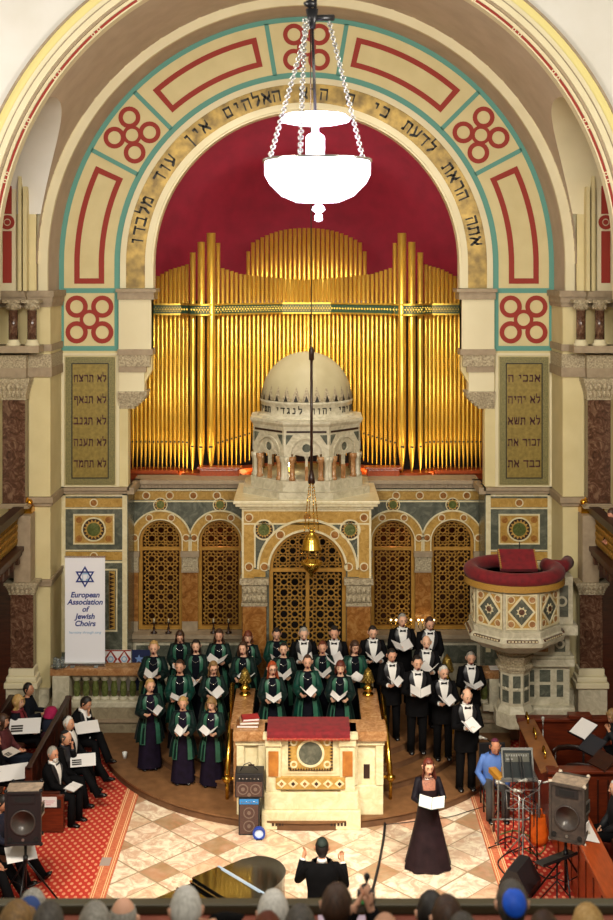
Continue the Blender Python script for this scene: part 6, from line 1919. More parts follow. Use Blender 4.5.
    def dress(s, m=None, hem=-.86, flare=.28, name='dress'):
        b = B(); n = 28; rows = []
        T = s.T; vs = []
        zs = [.52,.47,.42,.36,.28,.18,.08,0,-.12,-.3,-.5,-.7,hem]
        for z in zs:
            for j in range(n):
                a = 2*pi*j/n
                if z >= -.1: p = s.surf(z, a, .004)
                else:
                    t = (-.1-z)/(-.1-hem); f = 1+flare*t; q = s.surf(-.1, a, .004+.012*t*sin(a*8)); p = V((q.x*f, q.y*f, z))
                vs.append(p)
        b.add(vs, [(i*n+j, i*n+(j+1)%n, (i+1)*n+(j+1)%n, (i+1)*n+j) for i in range(len(zs)-1) for j in range(n)], 0, True)
        return s.part(b, name, m or navycloth, s.T)
    def neck_skin(s): pass
    def choir_woman(s, long=False, bright=False, skirt=None):
        s.dress(skirt or navycloth)
        # dark top over chest
        g = greenvel
        b = B(); s.shell(b, -.36, .50, .026, R_(24), 2*pi-R_(24), 30, 16, 0, .55, .10, .15)
        s.sleeves(b, .068, .078, .088, .12)
        o = s.part(b, 'velvet_tunic', MATS['green_velvet_bright'] if bright else g, s.T)
        b = B()
        for g_ in (-1, 1):
            rows = [(z, g_*R_(20), g_*R_(44)) for z in (.50,.44,.38,.30,.2,.1,0)]
            s.patch(b, rows, .034)
            vs = []
            for i in range(7):
                z = -.04*i*1.6+0; f = 1+.6*max(0, .15-z)
                for j in range(6):
                    a = g_*(R_(20)+R_(26)*j/5); q = s.surf(z, a, .036, f, f); vs.append(q+V((0, .006*sin(j*2+i), 0)))
            b.add(vs, [(i*6+j, i*6+j+1, (i+1)*6+j+1, (i+1)*6+j) for i in range(6) for j in range(5)], 0, True)
        s.part(b, 'satin_edging', satin, s.T)
        b = B(); pts = [s.surf(.50-.11*sin(pi*i/8), R_(-34)+R_(68)*i/8, .02) for i in range(9)]
        b.tube(pts, .003, 5).ball(s.surf(.385, 0, .02), .011, 6, 5)
        s.part(b, 'necklace', silver, s.T)
        s.shoes()
    def tux(s, tie=True, long=True, m=None, shirt=None, open_collar=False):
        m = m or blackcloth
        s.trousers(m)
        b = B(); s.shell(b, -.24 if s.pose == 'stand' else -.10, .535, .022, -pi, pi, 28, 14, 0, .12, 0, .0)
        s.sleeves(b, .070, .062, .050, .10)
        jk = s.part(b, 'jacket', m, s.T)
        b = B()
        s.patch(b, [(.545,R_(-70),R_(70)),(.50,R_(-30),R_(30)),(.44,R_(-17),R_(17)),(.36,R_(-13),R_(13)),(.28,R_(-9),R_(9)),(.20,R_(-5),R_(5)),(.12,R_(-1),R_(1))], .030, 0, 8)
        b.tube([(0,.0,.515),(0,-.006,.56)], [(.062,.068),(.057,.06)], 16, 0, up=(0,1,0))
        for sg, sh, el, w in s.arm:
            b.tube([w+(el-w)*.16, w+(el-w)*.01], .040, 10, 0)
        s.part(b, 'shirt', shirt or shirtm, s.T)
        b = B()
        for g in (-1, 1):
            s.patch(b, [(.52,g*R_(30),g*R_(56)),(.44,g*R_(17),g*R_(40)),(.34,g*R_(12),g*R_(34)),(.24,g*R_(7),g*R_(20)),(.12,g*R_(1),g*R_(6))], .035, 0, 4)
        s.part(b, 'lapel', mat('satin_lapel', '#1D1D22', .35), s.T, jk)
        if tie:
            y = s.surf(.505, 0, .045).y
            b = B()
            for g in (-1, 1): b.add([V((0,y-.006,.505+.010)), V((0,y-.006,.505-.010)), V((g*.055,y-.002,.505-.026)), V((g*.055,y-.002,.505+.026)), V((0,y+.012,.505)), ], [(0,1,2,3),(0,3,4),(1,4,2),(2,4,3)])
            b.ball((0,y-.008,.505), .012, 6, 5)
            s.part(b, 'bow_tie', black, s.T)
        s.shoes()
    def plain(s, top, bottom=None, skirt=False, scarf=None, sleeve=True):
        if skirt: 
            b = B(); 
            b.tube([(0,.0,s.hip-.04),(0,-.2,s.hip-.02),(0,-.44,s.hip-.02),(0,-.5,s.hip-.16),(0,-.5,s.hip-.32)], [(.10,.17),(.11,.2),(.10,.19),(.11,.2),(.08,.22)], 14, up=(0,0,1))
            s.part(b, 'skirt', bottom or blackcloth)
        elif s.legs: s.trousers(bottom or blackcloth)
        b = B(); s.shell(b, -.08, .54, .016, -pi, pi, 26, 12)
        s.sleeves(b, .066, .056, .044, .06)
        s.part(b, 'top', top, s.T)
        if scarf:
            b = B()
            for g in (-1, 1): s.patch(b, [(z, g*R_(4), g*R_(34)) for z in (.52,.42,.32,.22,.1,0)], .04)
            b.tube([s.surf(.52, R_(-150+300*i/10), .035) for i in range(11)], .028, 8)
            s.part(b, 'scarf', scarf, s.T)
        if s.legs: s.shoes()
    def folderM(s, at_=None):
        l, r = V(s.arm[0][3]), V(s.arm[1][3])
        return s.r.matrix_world @ s.K @ s.T @ Matrix.Translation((l+r)/2 + V((0,-.085,.035)))
def person(px, head_py, zf, H, rz=0, label='', **k):
    Y = (EYE-zf-H*.985)*1200/(head_py-270)
    if 'Y' in k: Y = k.pop('Y')
    M = Matrix.Translation((X_(px, Y), Y+.02, zf)) @ Matrix.Rotation(R_(rz), 4, 'Z')
    return Fig(label, M, H, **k)
mat('green_velvet_bright', '#0A3A30', .45, c2='#062820', scale=7, sheen=.04)
coverb = mat('folder_black', '#101216', .5); coverg = mat('folder_green', '#14382E', .5)
FI = [0]
def folder(fig, lab, tilt=4, openA=40, rz=0, size=1.0, dz=0, dx=0, m=None, grp='song folders held by the choir', thin=False):
    FI[0] += 1; rr = random.Random(FI[0]); tilt += rr.uniform(-8, 12); openA += rr.uniform(-16, 8); rz += rr.uniform(-14, 14); size *= rr.uniform(.88, 1.08)
    M = fig.folderM() @ Matrix.Translation((dx, 0, dz)) @ Matrix.Rotation(R_(rz), 4, 'Z') @ Matrix.Rotation(R_(tilt), 4, 'X')
    r = empty('song_folder', lab, 'song folder', M=M, group=grp)
    w, h = .19*size, .26*size
    for g in (-1, 1):
        A = Matrix.Rotation(R_(-g*openA), 4, 'Y')
        q = B(A); q.box(*sorted((0, g*w)), -h/2, h/2, -.004, 0); child(q, 'cover', m or coverb, r)
        q = B(A); q.box(*sorted((g*.006, g*(w-.008))), -h/2+.006, h/2-.006, .0005, .008); child(q, 'page', paper, r)
    return r
R3 = [(-.13,-.30,.22), (.13,-.30,.22)]
def hold(lo=.24, dy=-.31, dx=.11, sk=0): return dict(wl=(-dx, dy, lo), wr=(dx, dy, lo+sk))
# ---------------- women of the choir
W = [
 # px, head_py, z, H, rz, head(pitch,yaw), hair style, colour, L, opts, label, folderlabel, folder kwargs, arms
 (149.5,679,.15,1.62, 14,(6,10),'short','blond',0,dict(skirt=1),'curly blonde woman in green velvet, leftmost singer standing at the step edge','open white score of the leftmost blonde singer at the step edge',dict(rz=10,dx=.05),hold(.23)),
 (183,696,.15,1.53, 2,(14,0),'short','blond',0,dict(skirt=1),'short-haired blonde woman in green velvet and plum skirt, middle of the front left three','open score held by the middle one of the front left three women',dict(),hold(.18)),
 (212,697,.15,1.55, -6,(8,-6),'bob','darkblond',.05,dict(skirt=1),'bobbed blonde woman in green velvet beside the brass handrail','open score held by the bobbed woman beside the brass handrail',dict(rz=-6),hold(.20)),
 (180,660,.30,1.66, 2,(6,-4),'short','brown',0,dict(bright=1),'brown-haired woman in the brightest green velvet, behind the front left three','white score low in the hands of the woman in brightest green velvet',dict(),hold(.16,dx=.14)),
 (213,661,.45,1.60, 8,(10,4),'long','darkblond',.13,dict(gl=1),'long-haired woman with glasses and green stole, behind the bobbed blonde','open dark folder held by the long-haired woman with glasses on the left',dict(rz=10),hold(.22)),
 (154,641,.30,1.74, 0,(4,0),'short','blond',0,{},'blond short-haired woman standing beside the blue cloth, back row left','open white folder held by the back row blonde beside the blue cloth',dict(),hold(.22,dx=.13)),
 (180,629,.60,1.60, 4,(22,0),'long','brown',.30,{},'woman with very long straight hair looking down, back row left','score lowered by the woman with very long straight hair',dict(dz=-.1),hold(.16)),
 (196,640,.60,1.60, 2,(0,0),'long','dark',.10,{},'dark-haired woman with open mouth, in front of the very long-haired singer','dark folder of the dark-haired singer, hidden low on the left',dict(dz=-.12),hold(.12)),
 (219,629,.60,1.62, -2,(6,4),'long','brown',.12,{},'brown long-haired woman in back row with broad white score','broad white score held open in the left back row',dict(size=1.15),hold(.20,dx=.12)),
 (243.5,642,.60,1.62, -4,(2,-8),'long','brown',.08,{},'brown-haired woman just left of the redhead, one row behind','white pages held by the woman left of the redhead',dict(rz=-25,dx=.1),hold(.16)),
 (248,631,.60,1.58, 0,(6,0),'bob','redbrown',.06,{},'woman with curly reddish hair at back, left of the ark door','folder held by the curly reddish-haired woman at the back',dict(),hold(.20)),
 (276.5,627,.60,1.60, 3,(18,0),'short','dark',0,dict(bright=1),'short dark-haired woman looking down, in front of the ark door left','folder of the short dark-haired woman before the ark door',dict(),hold(.18)),
 (283.5,643,.60,1.60, 0,(2,0),'mens','dark',0,{},'short dark-haired woman with high collar, directly behind the redhead','wide open score held by the woman directly behind the redhead',dict(size=1.1),hold(.20,dx=.12)),
 (322.5,641,.60,1.58, 0,(8,0),'short','redbrown',0,{},'reddish short-haired woman, middle row between two kippah-wearing men','open folder held by the reddish short-haired middle row woman',dict(size=1.1),hold(.18,dx=.12)),
 (354.5,641,.60,1.62, 6,(2,10),'bob','brown',.05,dict(gl=1,bright=1),'brown-haired woman with glasses and pendant, rightmost of the women','folder turned sideways by the rightmost woman with glasses',dict(rz=35,dx=-.05),hold(.14)),
 (272,662,.60,1.60, 6,(2,6),'long','red',.17,dict(gl=1),'redhead with long orange hair and glasses behind the reading desk','open white score of the long-haired redhead',dict(),hold(.17,dx=.12)),
 (307.5,655,.60,1.66, 2,(2,0),'mens','brown',0,dict(bright=1),'short brown-haired tall woman, centre behind the red velvet cover','open score of the woman at the centre behind the red velvet cover',dict(rz=8),hold(.17,dx=.12)),
 (340.5,661,.60,1.60, -6,(2,4),'fringe','auburn',.04,{},'auburn bobbed woman at the right behind the red velvet cover','open score held wide by the auburn bobbed woman',dict(size=1.12),hold(.17,dx=.14)),
]
tones = ['#E3B092','#DDA88A','#E6B698','#DAA284','#E2AE90']
def dull():
    for n_ in ('tuxedo_black','navy_dress','plum_skirt','green_velvet','green_velvet_bright','black_knit','dark_jeans','black_gown','black_lace'):
        if n_ in MATS: MATS[n_].node_tree.nodes['Principled BSDF'].inputs['Specular IOR Level'].default_value = .12
for i, (px, py, z, H, rz, hd, st, hc, L, o, lab, fl, fk, arms) in enumerate(W):
    f = person(px, py, z, H, rz, lab, female=True, head=hd, tone=tones[i % 5], group='women of the choir in green velvet', **arms)
    f.body(); f.hair(st, hc, L); f.choir_woman(bright=bool(o.get('bright')), skirt=purplecloth if o.get('skirt') else None)
    if o.get('gl'): f.spectacles()
    folder(f, fl, m=coverg if i % 3 == 0 else coverb, **fk)
# ---------------- men of the choir
Mn = [
 (303.5,626,.60,1.74,4,(16,0),'mens','grey',False,'black','kippah-wearing man at left before the ark doors, looking down','folder held by the kippah-wearing man at left before the ark doors',hold(.22),{}),
 (334.5,626,.60,1.74,-4,(10,0),'mens','dark',False,'black','kippah-wearing man at right before the ark doors, white shirt front','folder held by the kippah-wearing man at right before the ark doors',hold(.22),dict(rz=10)),
 (372.5,625,.60,1.72,4,(14,0),'mens','dark',False,None,'dark-haired bareheaded man beside the ark pillar with a large white score','large white score held by the man beside the ark pillar',hold(.20,dx=.13),dict(size=1.15)),
 (402,613.5,.60,1.78,4,(4,6),'mens','grey',False,'black','tall man in back row left with black kippah and raised white score','white score raised by the tall back row man with kippah',hold(.24),dict(rz=25,dx=-.06)),
 (429,616,.60,1.78,6,(16,4),'mens','brown',False,None,'bareheaded brown-haired man looking down, back row right','folder of the brown-haired man at right of the back row',hold(.10),dict(dz=-.15)),
 (426.5,635.5,.60,1.70,-4,(6,0),'mens','grey',True,None,'balding man in the middle row between back row men and grey kippah man','open folder held by the balding middle row man',hold(.20),dict(rz=-20,dx=.04)),
 (391,648,.60,1.66,8,(12,4),'mens','dark',False,None,'dark-haired man at left front of the men, beside the brass handrail','open folder of the man beside the right brass handrail',hold(.20),{}),
 (417,655.5,.45,1.75,4,(6,4),'mens','dark',False,None,'dark-haired man centrally in front of the men with wide white score','wide white score held by the dark-haired man in front',hold(.22,dx=.12),dict(size=1.1)),
 (443,665,.30,1.70,4,(8,8),'mens','white',False,'black','white-haired man with black kippah behind the bald man','open folder held by the white-haired man with kippah',hold(.20),{}),
 (470.5,651,.15,1.72,2,(8,0),'mens','grey',False,'black','grey-haired man with black kippah nearest to the pulpit','open dark folder held by the grey-haired man nearest the pulpit',hold(.20),dict(size=1.1)),
 (466,688,.15,1.76,8,(10,8),'mens','darkgrey',True,None,'bald man in tuxedo foremost on the right steps','white book held by the bald man foremost on the right steps',hold(.24,dx=.08),dict(rz=28,dx=-.06,tilt=30)),
]
for i, (px, py, z, H, rz, hd, st, hc, bald, kip, lab, fl, arms, fk) in enumerate(Mn):
    f = person(px, py, z, H, rz, lab, head=hd, tone=tones[(i+2) % 5], group='men of the choir in tuxedos', **arms)
    f.body(); f.hair(st, hc, 0, bald); f.tux()
    if kip: f.kippah()
    folder(f, fl, **fk)
# ---------------- soloist
f = person(428, 758.5, 0, 1.66, 4, 'woman soloist in long black gown on the marble floor', female=True, head=(6,4), tone='#E0AC8C', wl=(-.12,-.28,.20), wr=(.12,-.28,.20))
f.body(); f.hair('long', 'auburn', .15)
gown = mat('black_gown', '#2A1C20', .55, c2='#1E1418', scale=6)
f.dress(gown, -.90, 1.05, 'gown')
b = B(); f.sleeves(b, .062, .052, .042, .35)
f.shell(b, .12, .46, .018, R_(40), 2*pi-R_(40), 24, 8, 0)
f.part(b, 'bolero', mat('black_lace', '#17131A', .6), f.T)
b = B(); f.patch(b, [(.51,R_(-60),R_(60)),(.46,R_(-38),R_(38)),(.40,R_(-30),R_(30)),(.345,R_(-28),R_(28))], .012)
f.part(b, 'sheer_neckline', mat('sheer_lace', '#A86A50', .6, c2='#6E4436', scale=70), f.T)
f.part(B().tube([f.surf(.50, R_(-60+12*i), .016) for i in range(11)], .005, 6), 'necklace', silver, f.T)
f.shoes(); folder(f, 'open white score in the hands of the soloist', tilt=10, openA=24, size=1.1, grp=None, m=coverg)
# ---------------- conductor (seen from behind)
Yc2 = 15.35
M = Matrix.Translation((X_(322, Yc2), Yc2, 0)) @ Matrix.Rotation(pi, 4, 'Z')
f = Fig('conductor in black suit seen from behind with both hands raised', M, 1.74, head=(2,0), tone='#C98F6C', wl=(-.27,-.20,.42), wr=(.24,-.22,.46))
f.mouth = 'closed'
f.body(); f.hair('mens', 'dark'); f.tux(tie=False); f.kippah(mat('dark_green_kippah', '#12241E', .7))
# ---------------- keyboard player
Yk2 = 20.0
M = Matrix.Translation((X_(493, Yk2), Yk2, 0)) @ Matrix.Rotation(R_(2), 4, 'Z')
f = Fig('seated man in light blue shirt and maroon kippah at the keyboard', M, 1.70, pose='sit', seat=.50, lean=12, head=(8,4), tone='#C98A6A', wl=(-.16,-.20,.06), wr=(.18,-.30,.10))
f.mouth = 'closed'; f.body(); f.hair('mens', 'darkgrey', 0, True); f.plain(mat('blue_shirt', '#5F86D0', .7, c2='#4C72BC', scale=5), mat('grey_trousers', '#4C4A48', .8)); f.kippah(mat('maroon_kippah', '#5A1E3A', .7))
f.part(B().tube([(0,0,.515),(0,-.006,.555)], [(.062,.068),(.060,.062)], 16, 0, up=(0,1,0)), 'collar', MATS['blue_shirt'], f.T)
# ---------------- men in front left pew, facing the marble floor (+X)
def seated(x, y, H, rz, lab, seat=.50, z=0, **k):
    M = Matrix.Translation((x, y, z)) @ Matrix.Rotation(R_(rz), 4, 'Z')
    return Fig(lab, M, H, seat=seat, **k)
f = seated(-4.14, 19.62, 1.62, 72, 'white-bearded grey-haired man in tuxedo nearest the pew end, left', pose='sit', lean=-4, head=(8,-14), tone='#C98F70', wl=(-.06,-.30,.08), wr=(.10,-.32,.08), group='men seated in the front left pew')
f.mouth = 'closed'; f.body(); f.hair('mens', 'grey'); f.tux(); f.part(B().ball((0,-.062,-.075), (.05,.035,.045), 12, 8), 'beard', hair_mat('white'), f.headM)
o = folder(f, 'grey booklet in the hands of the bearded man at the pew end', tilt=20, openA=12, size=.8, grp=None, m=mat('booklet_grey', '#B0ACA8', .6))
f = seated(-4.14, 20.25, 1.66, 76, 'balding man resting his chin on his hand, second from the pew end', pose='cross', lean=4, head=(12,-10), tone='#CC9474', wl=(-.06,-.30,.06), wr=(.03,-.17,.50), group='men seated in the front left pew')
f.mouth = 'closed'; f.body(); f.hair('mens', 'darkgrey', 0, True); f.tux(tie=False, shirt=mat('dark_shirt', '#22222A', .7)); f.kippah(None, -30)
f = seated(-4.12, 20.85, 1.66, 78, 'silver-haired man with black kippah and legs stretched, third from the pew end', pose='cross', lean=-4, head=(4,-10), tone='#CF9878', wl=(-.08,-.30,.06), wr=(.10,-.28,.06), group='men seated in the front left pew')
f.mouth = 'closed'; f.body(); f.hair('mens', 'white'); f.tux(tie=False); f.kippah(None, -40)
f = seated(-4.10, 21.65, 1.74, 62, 'dark-haired man in suit with hand at his chin, farthest in the front pew', pose='cross', seat=.56, lean=6, head=(24,6), tone='#C08A6A', wl=(-.06,-.28,.08), wr=(.0,-.17,.47), group='men seated in the front left pew')
f.mouth = 'closed'; f.body(); f.hair('mens', 'dark'); f.tux(tie=False)
def sheet(px, py, Y, w, h, rz, tilt, lab, m=None, dark_block=False, roll=0):
    M = Matrix.Translation(at(px, py, Y)) @ Matrix.Rotation(R_(rz), 4, 'Z') @ Matrix.Rotation(R_(tilt), 4, 'X') @ Matrix.Rotation(R_(roll), 4, 'Y')
    b = B(M).box(-w/2, w/2, -h/2, h/2, -.002, .002, 0)
    b.box(-.002, .002, -h/2, h/2, .002, .004, 0)
    if dark_block:
        for i in range(3): b.box(-w*.44, -w*.06, -h*.36+i*h*.16, -h*.36+i*h*.16+h*.11, .002, .0035, 1)
    o = b.build('programme', [m or paper, ink]); tag(o, lab, 'programme', 'concert programmes on laps'); return o
sheet(87, 727, 21.35, .42, .30, 20, 22, 'white programme on the lap of the man in the farthest pew place')
sheet(83, 760, 20.2, .42, .28, 12, 24, 'white programme with printed block on the lap of the balding man', dark_block=True)
# second row
f = seated(-5.25, 21.9, 1.66, 80, 'blonde woman with dark red scarf seated at the left edge', female=True, pose='sitout', lean=-4, head=(4,-8), tone='#DDAA8C', wl=(-.08,-.30,.12), wr=(.10,-.26,.16), group='audience at the left edge')
f.mouth = 'closed'; f.body(); f.hair('bob', 'blond', .06); f.plain(mat('black_knit', '#14161E', .85), scarf=mat('maroon_scarf', '#6A1220', .7))
sheet(25, 726, 21.6, .55, .36, 8, 26, 'large white programme with dark print on the blonde woman\'s lap', dark_block=True)
f = seated(-5.25, 22.55, 1.66, 85, 'dark-haired man half hidden behind the blonde woman', pose='sit', lean=0, head=(0,-10), tone='#B98262', group='audience at the left edge')
f.mouth = 'closed'; f.body(); f.hair('mens', 'dark'); f.plain(mat('black_knit', '#14161E', .85))
f = seated(-5.27, 20.95, 1.66, 80, 'person in maroon top and dark jeans with clasped hands, left edge', female=True, pose='sit', lean=-6, head=(4,0), tone='#C98F70', wl=(-.04,-.30,.14), wr=(.04,-.31,.14), group='audience at the left edge')
f.mouth = 'closed'; f.body(); f.hair('bob', 'brown', .05); f.plain(mat('maroon_top', '#4A1418', .8), mat('dark_jeans', '#1C222E', .8))
f = seated(-5.27, 20.1, 1.68, 78, 'person in black with white papers at left edge, nearer than the clasped hands', pose='sit', lean=0, head=(14,0), tone='#C98F70', wl=(-.08,-.30,.14), wr=(.08,-.31,.14), group='audience at the left edge')
f.mouth = 'closed'; f.body(); f.hair('mens', 'dark'); f.plain(blackcloth)
sheet(14, 772, 19.95, .5, .34, 20, 24, 'white folded papers at the left edge beside the loudspeaker')
sheet(10, 752, 20.4, .3, .22, 60, 10, 'small framed dark programme held at left edge above the white papers', m=mat('photo_card', '#C9C0B8', .6), dark_block=True)
f = seated(-4.62, 17.75, 1.70, 76, 'person in navy jacket and dark trousers beside the left loudspeaker', pose='sitout', lean=8, head=(10,0), tone='#C98F70', wl=(-.06,-.34,.10), wr=(.12,-.42,.10), group='audience by the left loudspeaker')
f.mouth = 'closed'; f.body(); f.hair('mens', 'dark'); f.plain(mat('navy_jacket', '#1A2138', .8))
f = seated(-4.66, 17.0, 1.70, 80, 'person in black with open programme at the bottom left corner', pose='sitout', lean=4, head=(10,0), tone='#C98F70', wl=(-.08,-.30,.10), wr=(.08,-.31,.10), group='audience by the left loudspeaker')
f.mouth = 'closed'; f.body(); f.hair('mens', 'darkgrey'); f.plain(blackcloth)
sheet(21, 853, 16.9, .42, .28, 24, 24, 'open white programme in front of the left loudspeaker stand')
# coat with magenta hat
p = at(50, 718, 22.0)
r = rootat('coat_bundle', 'dark coat and bag piled on the pew under a magenta hat', 'coat', (p.x+.06, 22.0, .41))
b = B(); b.ball((p.x+.05, 22.0, .62), (.2,.18,.24), 14, 10); b.ball((p.x+.05, 21.9, .42), (.24,.22,.2), 14, 10, 1); b.ball((p.x+.2, 21.95, .7), (.08,.1,.16), 12, 8, 2)
wpart(b, 'coat', [mat('dark_blue_coat', '#1A2236', .85), mat('plum_bag', '#3A1424', .8), mat('denim_blue', '#24405E', .85)], r)
b = B().lathe((p.x+.02, 22.0, .82), [(.125,0),(.13,.03),(.12,.1),(.08,.16),(0,.18)], 16); b.tube([(p.x+.02+.13*cos(t), 22.0+.13*sin(t), .83) for t in [2*pi*i/16 for i in range(17)]], .02, 8)
o = b.build('knitted_hat', mat('magenta_wool', '#A8144E', .9, c2='#8E0E40', scale=40)); tag(o, 'magenta knitted hat on the coat pile behind the left pew rail', 'hat')
# ---------------- right side people
f = seated(4.72, 18.15, 1.72, -84, 'white-haired man in black shirt and blue kippah at the right edge', pose='sit', lean=0, head=(4,-6), tone='#D6A386', wl=(-.08,-.26,.06), wr=(.08,-.28,.04))
f.mouth = 'closed'; f.body(); f.hair('mens', 'white'); f.plain(mat('black_shirt', '#14151A', .7)); f.kippah(mat('blue_kippah_small', '#3A5E9A', .7), -35)
f = seated(5.4, 20.6, 1.70, -70, 'musician with brown hair and bare arms behind the stands, right edge', female=True, pose='sit', seat=.75, lean=8, head=(20,0), tone='#C9926F', wl=(-.1,-.30,.2), wr=(.02,-.2,.44))
f.mouth = 'closed'; f.body(); f.hair('long', 'darkblond', .08); f.plain(mat('black_dress', '#121218', .8))
b = B().bbox(5.15, 5.65, 20.35, 20.85, .60, .67, .02)
for dx in (5.18, 5.6):
    for y in (20.4, 20.8): b.tube([(dx, y, 0), (dx, y, .62)], .02, 6)
tag(b.build('musician_stool', woodd), 'dark high stool under the bare-armed musician', 'stool')
f = seated(5.92, 22.3, 1.70, -60, 'person leaning on the right gallery rail with clasped hands', pose='bust', seat=4.02, z=.0, lean=24, head=(10,0), tone='#C98A70', wl=(-.10,-.34,.26), wr=(.06,-.36,.26))
f.mouth = 'closed'; f.body(); f.hair('mens', 'brown'); f.plain(blackcloth)
# ---------------- near gallery heads
def gal(px, py, Y, H, lab, hc, style='mens', bald=False, top=None, kip=None, L=0, head=(6,0), wl=(-.10,-.22,.02), wr=(.10,-.22,.02), female=False, rz=0):
    # seated, seen from behind; the seat height follows from the head height
    k = H/1.75
    ztop = Z_(py, Y); seat = (ztop - 4.0)/k - .84
    M = Matrix.Translation((X_(px, Y), Y, 4.0)) @ Matrix.Rotation(pi+R_(rz), 4, 'Z')
    f = Fig(lab, M, H, seat=max(.25, seat), pose='bust', head=head, tone='#D3A084', wl=wl, wr=wr, female=female, group='listeners seen from behind at the near gallery rail')
    f.mouth = 'closed'; f.body(); f.hair(style, hc, L, bald)
    f.plain(top or blackcloth)
    b = B().tube([(0,0,seat-.02),(0,-.2,seat-.0),(0,-.42,seat-.02),(0,-.44,seat-.2),(0,-.44,.02-.0)], [(.11,.17),(.11,.18),(.09,.16),(.08,.15),(.07,.14)], 12, up=(0,0,1)) if seat > .3 else B().tube([(0,0,seat-.02),(0,-.2,seat),(0,-.42,seat-.02)], [(.11,.17),(.11,.18),(.09,.16)], 12, up=(0,0,1))
    f.part(b, 'trousers', blackcloth)
    if kip: f.kippah(kip, -62, .085)
    return f
bluek = mat('bright_blue_kippah', '#1560E8', .55, c2='#0F50D0', scale=20); navyk = mat('navy_kippah', '#22407E', .7)
greyc = mat('grey_coat', '#4A4640', .8); brownc = mat('brown_coat', '#4A3426', .8)
G = [
 (14, 903, 6.7, 'blonde listener at the bottom left corner', 'darkblond', dict(style='bob', L=.04, female=True)),
 (31, 889, 7.3, 'listener with navy kippah between the blonde head and the grey head, bottom left', 'grey', dict(kip=navyk)),
 (47, 901, 6.5, 'grey-haired listener with a thin crown, right of the navy kippah', 'darkgrey', dict(head=(2,0))),
 (93, 903, 6.7, 'grey-haired listener below the left carpet', 'grey', dict(style='short')),
 (122, 897, 7.3, 'bald listener at the rail below the carpet border', 'grey', dict(bald=True)),
 (186, 887, 6.9, 'white-haired listener raising a hand beside the head', 'white', dict(style='short', wr=(.0,-.2,.1), wl=(-.15,-.06,.60), head=(4,10))),
 (273, 892, 7.2, 'smooth white-haired listener at the rail below the piano', 'white', dict(style='bob')),
 (267, 912, 6.3, 'brown-haired listener barely visible under the smooth white head', 'redbrown', dict()),
 (300, 906, 6.7, 'dark grey curly-haired listener right of the smooth white head', 'darkgrey', dict(style='short')),
 (336, 883, 7.1, 'dark-haired photographer holding up a camera at the rail', 'brown', dict(style='short', wl=(-.22,-.24,.56), wr=(-.12,-.27,.54), head=(0,-16))),
 (386, 912, 6.4, 'bald listener whose crown shows below the photographer\'s hand', 'darkgrey', dict(bald=True)),
 (432, 892, 7.4, 'dark-haired listener left of two below the soloist', 'dark', dict(style='short')),
 (448, 896, 6.9, 'dark brown-haired listener right of two below the soloist', 'brown', dict(style='short')),
 (464, 913, 6.3, 'grey-brown head barely rising right of the two dark heads', 'darkgrey', dict()),
 (513, 881, 7.0, 'grey-haired listener with a bright blue kippah', 'darkgrey', dict(style='short', kip=bluek)),
 (546, 911, 6.4, 'dark-haired listener low between the blue kippah and the pale blond head', 'brown', dict()),
 (590, 905, 6.6, 'pale blond-haired listener at the bottom right', 'blond', dict(style='short')),
]
for px, py, Y, lab, hc, kw in G: gal(px, py, Y, 1.72, lab, hc, **kw)
Ycam = 7.42
p = at(366, 897, Ycam)
r = rootat('camera', 'black camera with top viewfinder held up by the photographer', 'camera', tuple(p))
b = B().bbox(p.x-.055, p.x+.055, Ycam-.03, Ycam+.03, p.z-.04, p.z+.04, .01).bbox(p.x-.02, p.x+.02, Ycam-.025, Ycam+.025, p.z+.035, p.z+.065, .006); wpart(b, 'camera_body', black, r)
wpart(B().lathe((p.x, Ycam+.03, p.z), [(.035,0),(.035,.07),(.03,.08),(0,.078)], 16, axis=Matrix.Rotation(-pi/2, 3, 'X')), 'lens', blackm, r)
wpart(B().box(p.x-.03, p.x+.03, Ycam-.034, Ycam-.03, p.z-.025, p.z+.02), 'screen', mat('screen_glow', '#2E6A3A', .3, emit='#3E8A48', es=.6), r)
wpart(B().tube([(p.x, Ycam, p.z+.06), (p.x+.005, Ycam, p.z+.10)], .008, 6).ball((p.x+.006, Ycam, p.z+.125), (.02,.02,.026), 8, 6), 'microphone', black, r)
dull()
# ================================================================ LIGHTS AND CAMERA
def area(name, loc, tgt, size, power, col, sy=None, spread=None):
    d = bpy.data.lights.new(name, 'AREA'); d.energy = power; d.color = col; d.size = size
    if sy: d.shape = 'RECTANGLE'; d.size_y = sy
    if spread: d.spread = R_(spread)
    o = bpy.data.objects.new(name, d); COL.objects.link(o); o.location = loc
    o.rotation_euler = (V(tgt)-V(loc)).to_track_quat('-Z', 'Y').to_euler(); return o
def spot(name, loc, tgt, power, col, ang, blend=.5, rad=.15):
    d = bpy.data.lights.new(name, 'SPOT'); d.energy = power; d.color = col; d.spot_size = R_(ang); d.spot_blend = blend; d.shadow_soft_size = rad
    o = bpy.data.objects.new(name, d); COL.objects.link(o); o.location = loc
    o.rotation_euler = (V(tgt)-V(loc)).to_track_quat('-Z', 'Y').to_euler(); return o
def point(name, loc, power, col, rad=.1):
    d = bpy.data.lights.new(name, 'POINT'); d.energy = power; d.color = col; d.shadow_soft_size = rad
    o = bpy.data.objects.new(name, d); COL.objects.link(o); o.location = loc; return o
warm = (1.0, .86, .66); neu = (1.0, .93, .80); cool = (.93, .92, 1.0)
for s in (-1, 1): area('nave_light', (s*3.4, 9.5, 10.6), (s*-.5, 23.5, 4.6), 3, 800, neu, 2)
area('window_left', (-8.9, 19.5, 12.5), (-5, 22.5, 11.5), 3, 170, cool)
area('nave_light_high', (0, 14, 13.5), (0, 24, 10), 4, 60, neu, 2)
spot('stage_spot_left', (-4.6, 11, 10.5), (-.5, 18.0, 0), 4500, warm, 34, .9, .25)
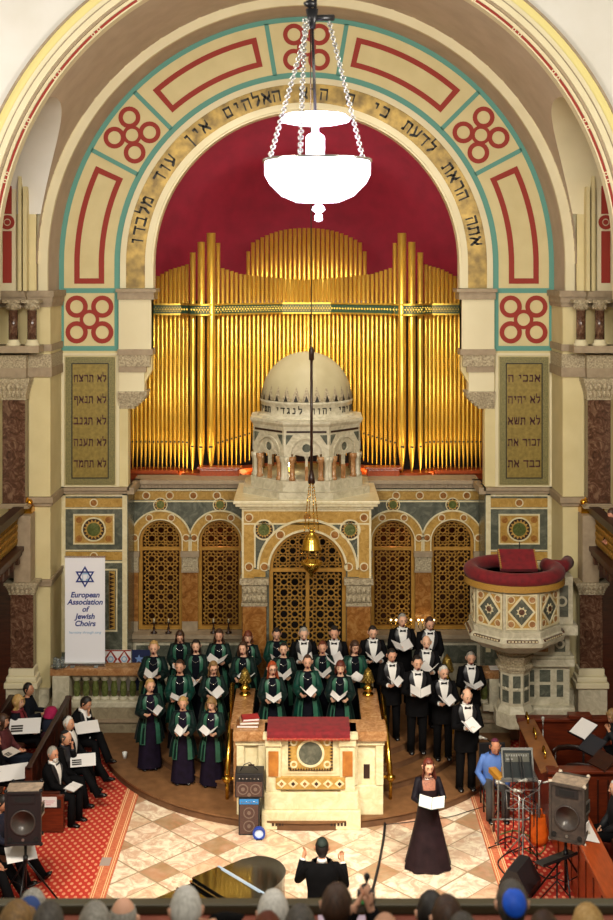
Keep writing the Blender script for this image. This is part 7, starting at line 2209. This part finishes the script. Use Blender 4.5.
spot('stage_spot_right', (4.6, 11, 10.5), (1.2, 18.2, 0.3), 4500, warm, 34, .9, .25)
spot('soloist_spot', (0.5, 9, 11.5), (1.6, 18.1, .8), 2200, neu, 16, .8, .15)
spot('carpet_spot', (-3, 10, 11), (-4, 17.5, 0), 2000, warm, 34, .9, .2)
point('chandelier_light', (c.x, 11, 10.15), 140, (.95, .86, 1.0), .4)
area('dome_light', (0, 27.4, 8.2), (0, 27.0, 14), 3, 130, (1.0,.75,.75), .4)
area('organ_fill', (0, 21.0, 13.6), (0, 26.6, 7.2), 3, 110, neu, .5, 60)  # unseen fill added to brighten the pipes from in front
for s in (-1, 1):
    area('organ_uplight', (s*2.6, 25.75, 4.7), (s*2.7, 26.6, 7.0), .25, 20, (1.0, .74, .36), 1.6)
    area('organ_uplight_inner', (s*1.3, 25.9, 4.75), (s*1.2, 27.0, 7.0), .25, 14, (1.0, .62, .22), 1.2)
    point('passage_lamp', (s*1.9, 26.5, 3.6), 16, (1.0, .35, .1), .12)
area('gallery_fill', (0, 1.5, 13), (0, 8, 4.8), 2, 260, neu)  # unseen fill added to lighten the heads at the near rail
w = bpy.data.worlds.new('room'); S.world = w; w.use_nodes = True
w.node_tree.nodes['Background'].inputs[0].default_value = (1.0, .90, .72, 1)
w.node_tree.nodes['Background'].inputs[1].default_value = .38
cd = bpy.data.cameras.new('camera'); cam = bpy.data.objects.new('camera', cd); COL.objects.link(cam)
cam.location = (0, 0, EYE); cam.rotation_euler = (pi/2, 0, 0)
cd.sensor_fit = 'HORIZONTAL'; cd.sensor_width = 36; cd.lens = 36*1200/613
cd.shift_y = -190/613.0; cd.clip_end = 200
cd.dof.use_dof = True; cd.dof.focus_distance = 21.5; cd.dof.aperture_fstop = 2.8
S.camera = cam
S.view_settings.view_transform = 'Standard'; S.view_settings.look = 'None'; S.view_settings.gamma = 1
S.view_settings.exposure = 0.0; S.view_settings.use_curve_mapping = False
S.cycles.use_denoising = True; S.cycles.max_bounces = 6
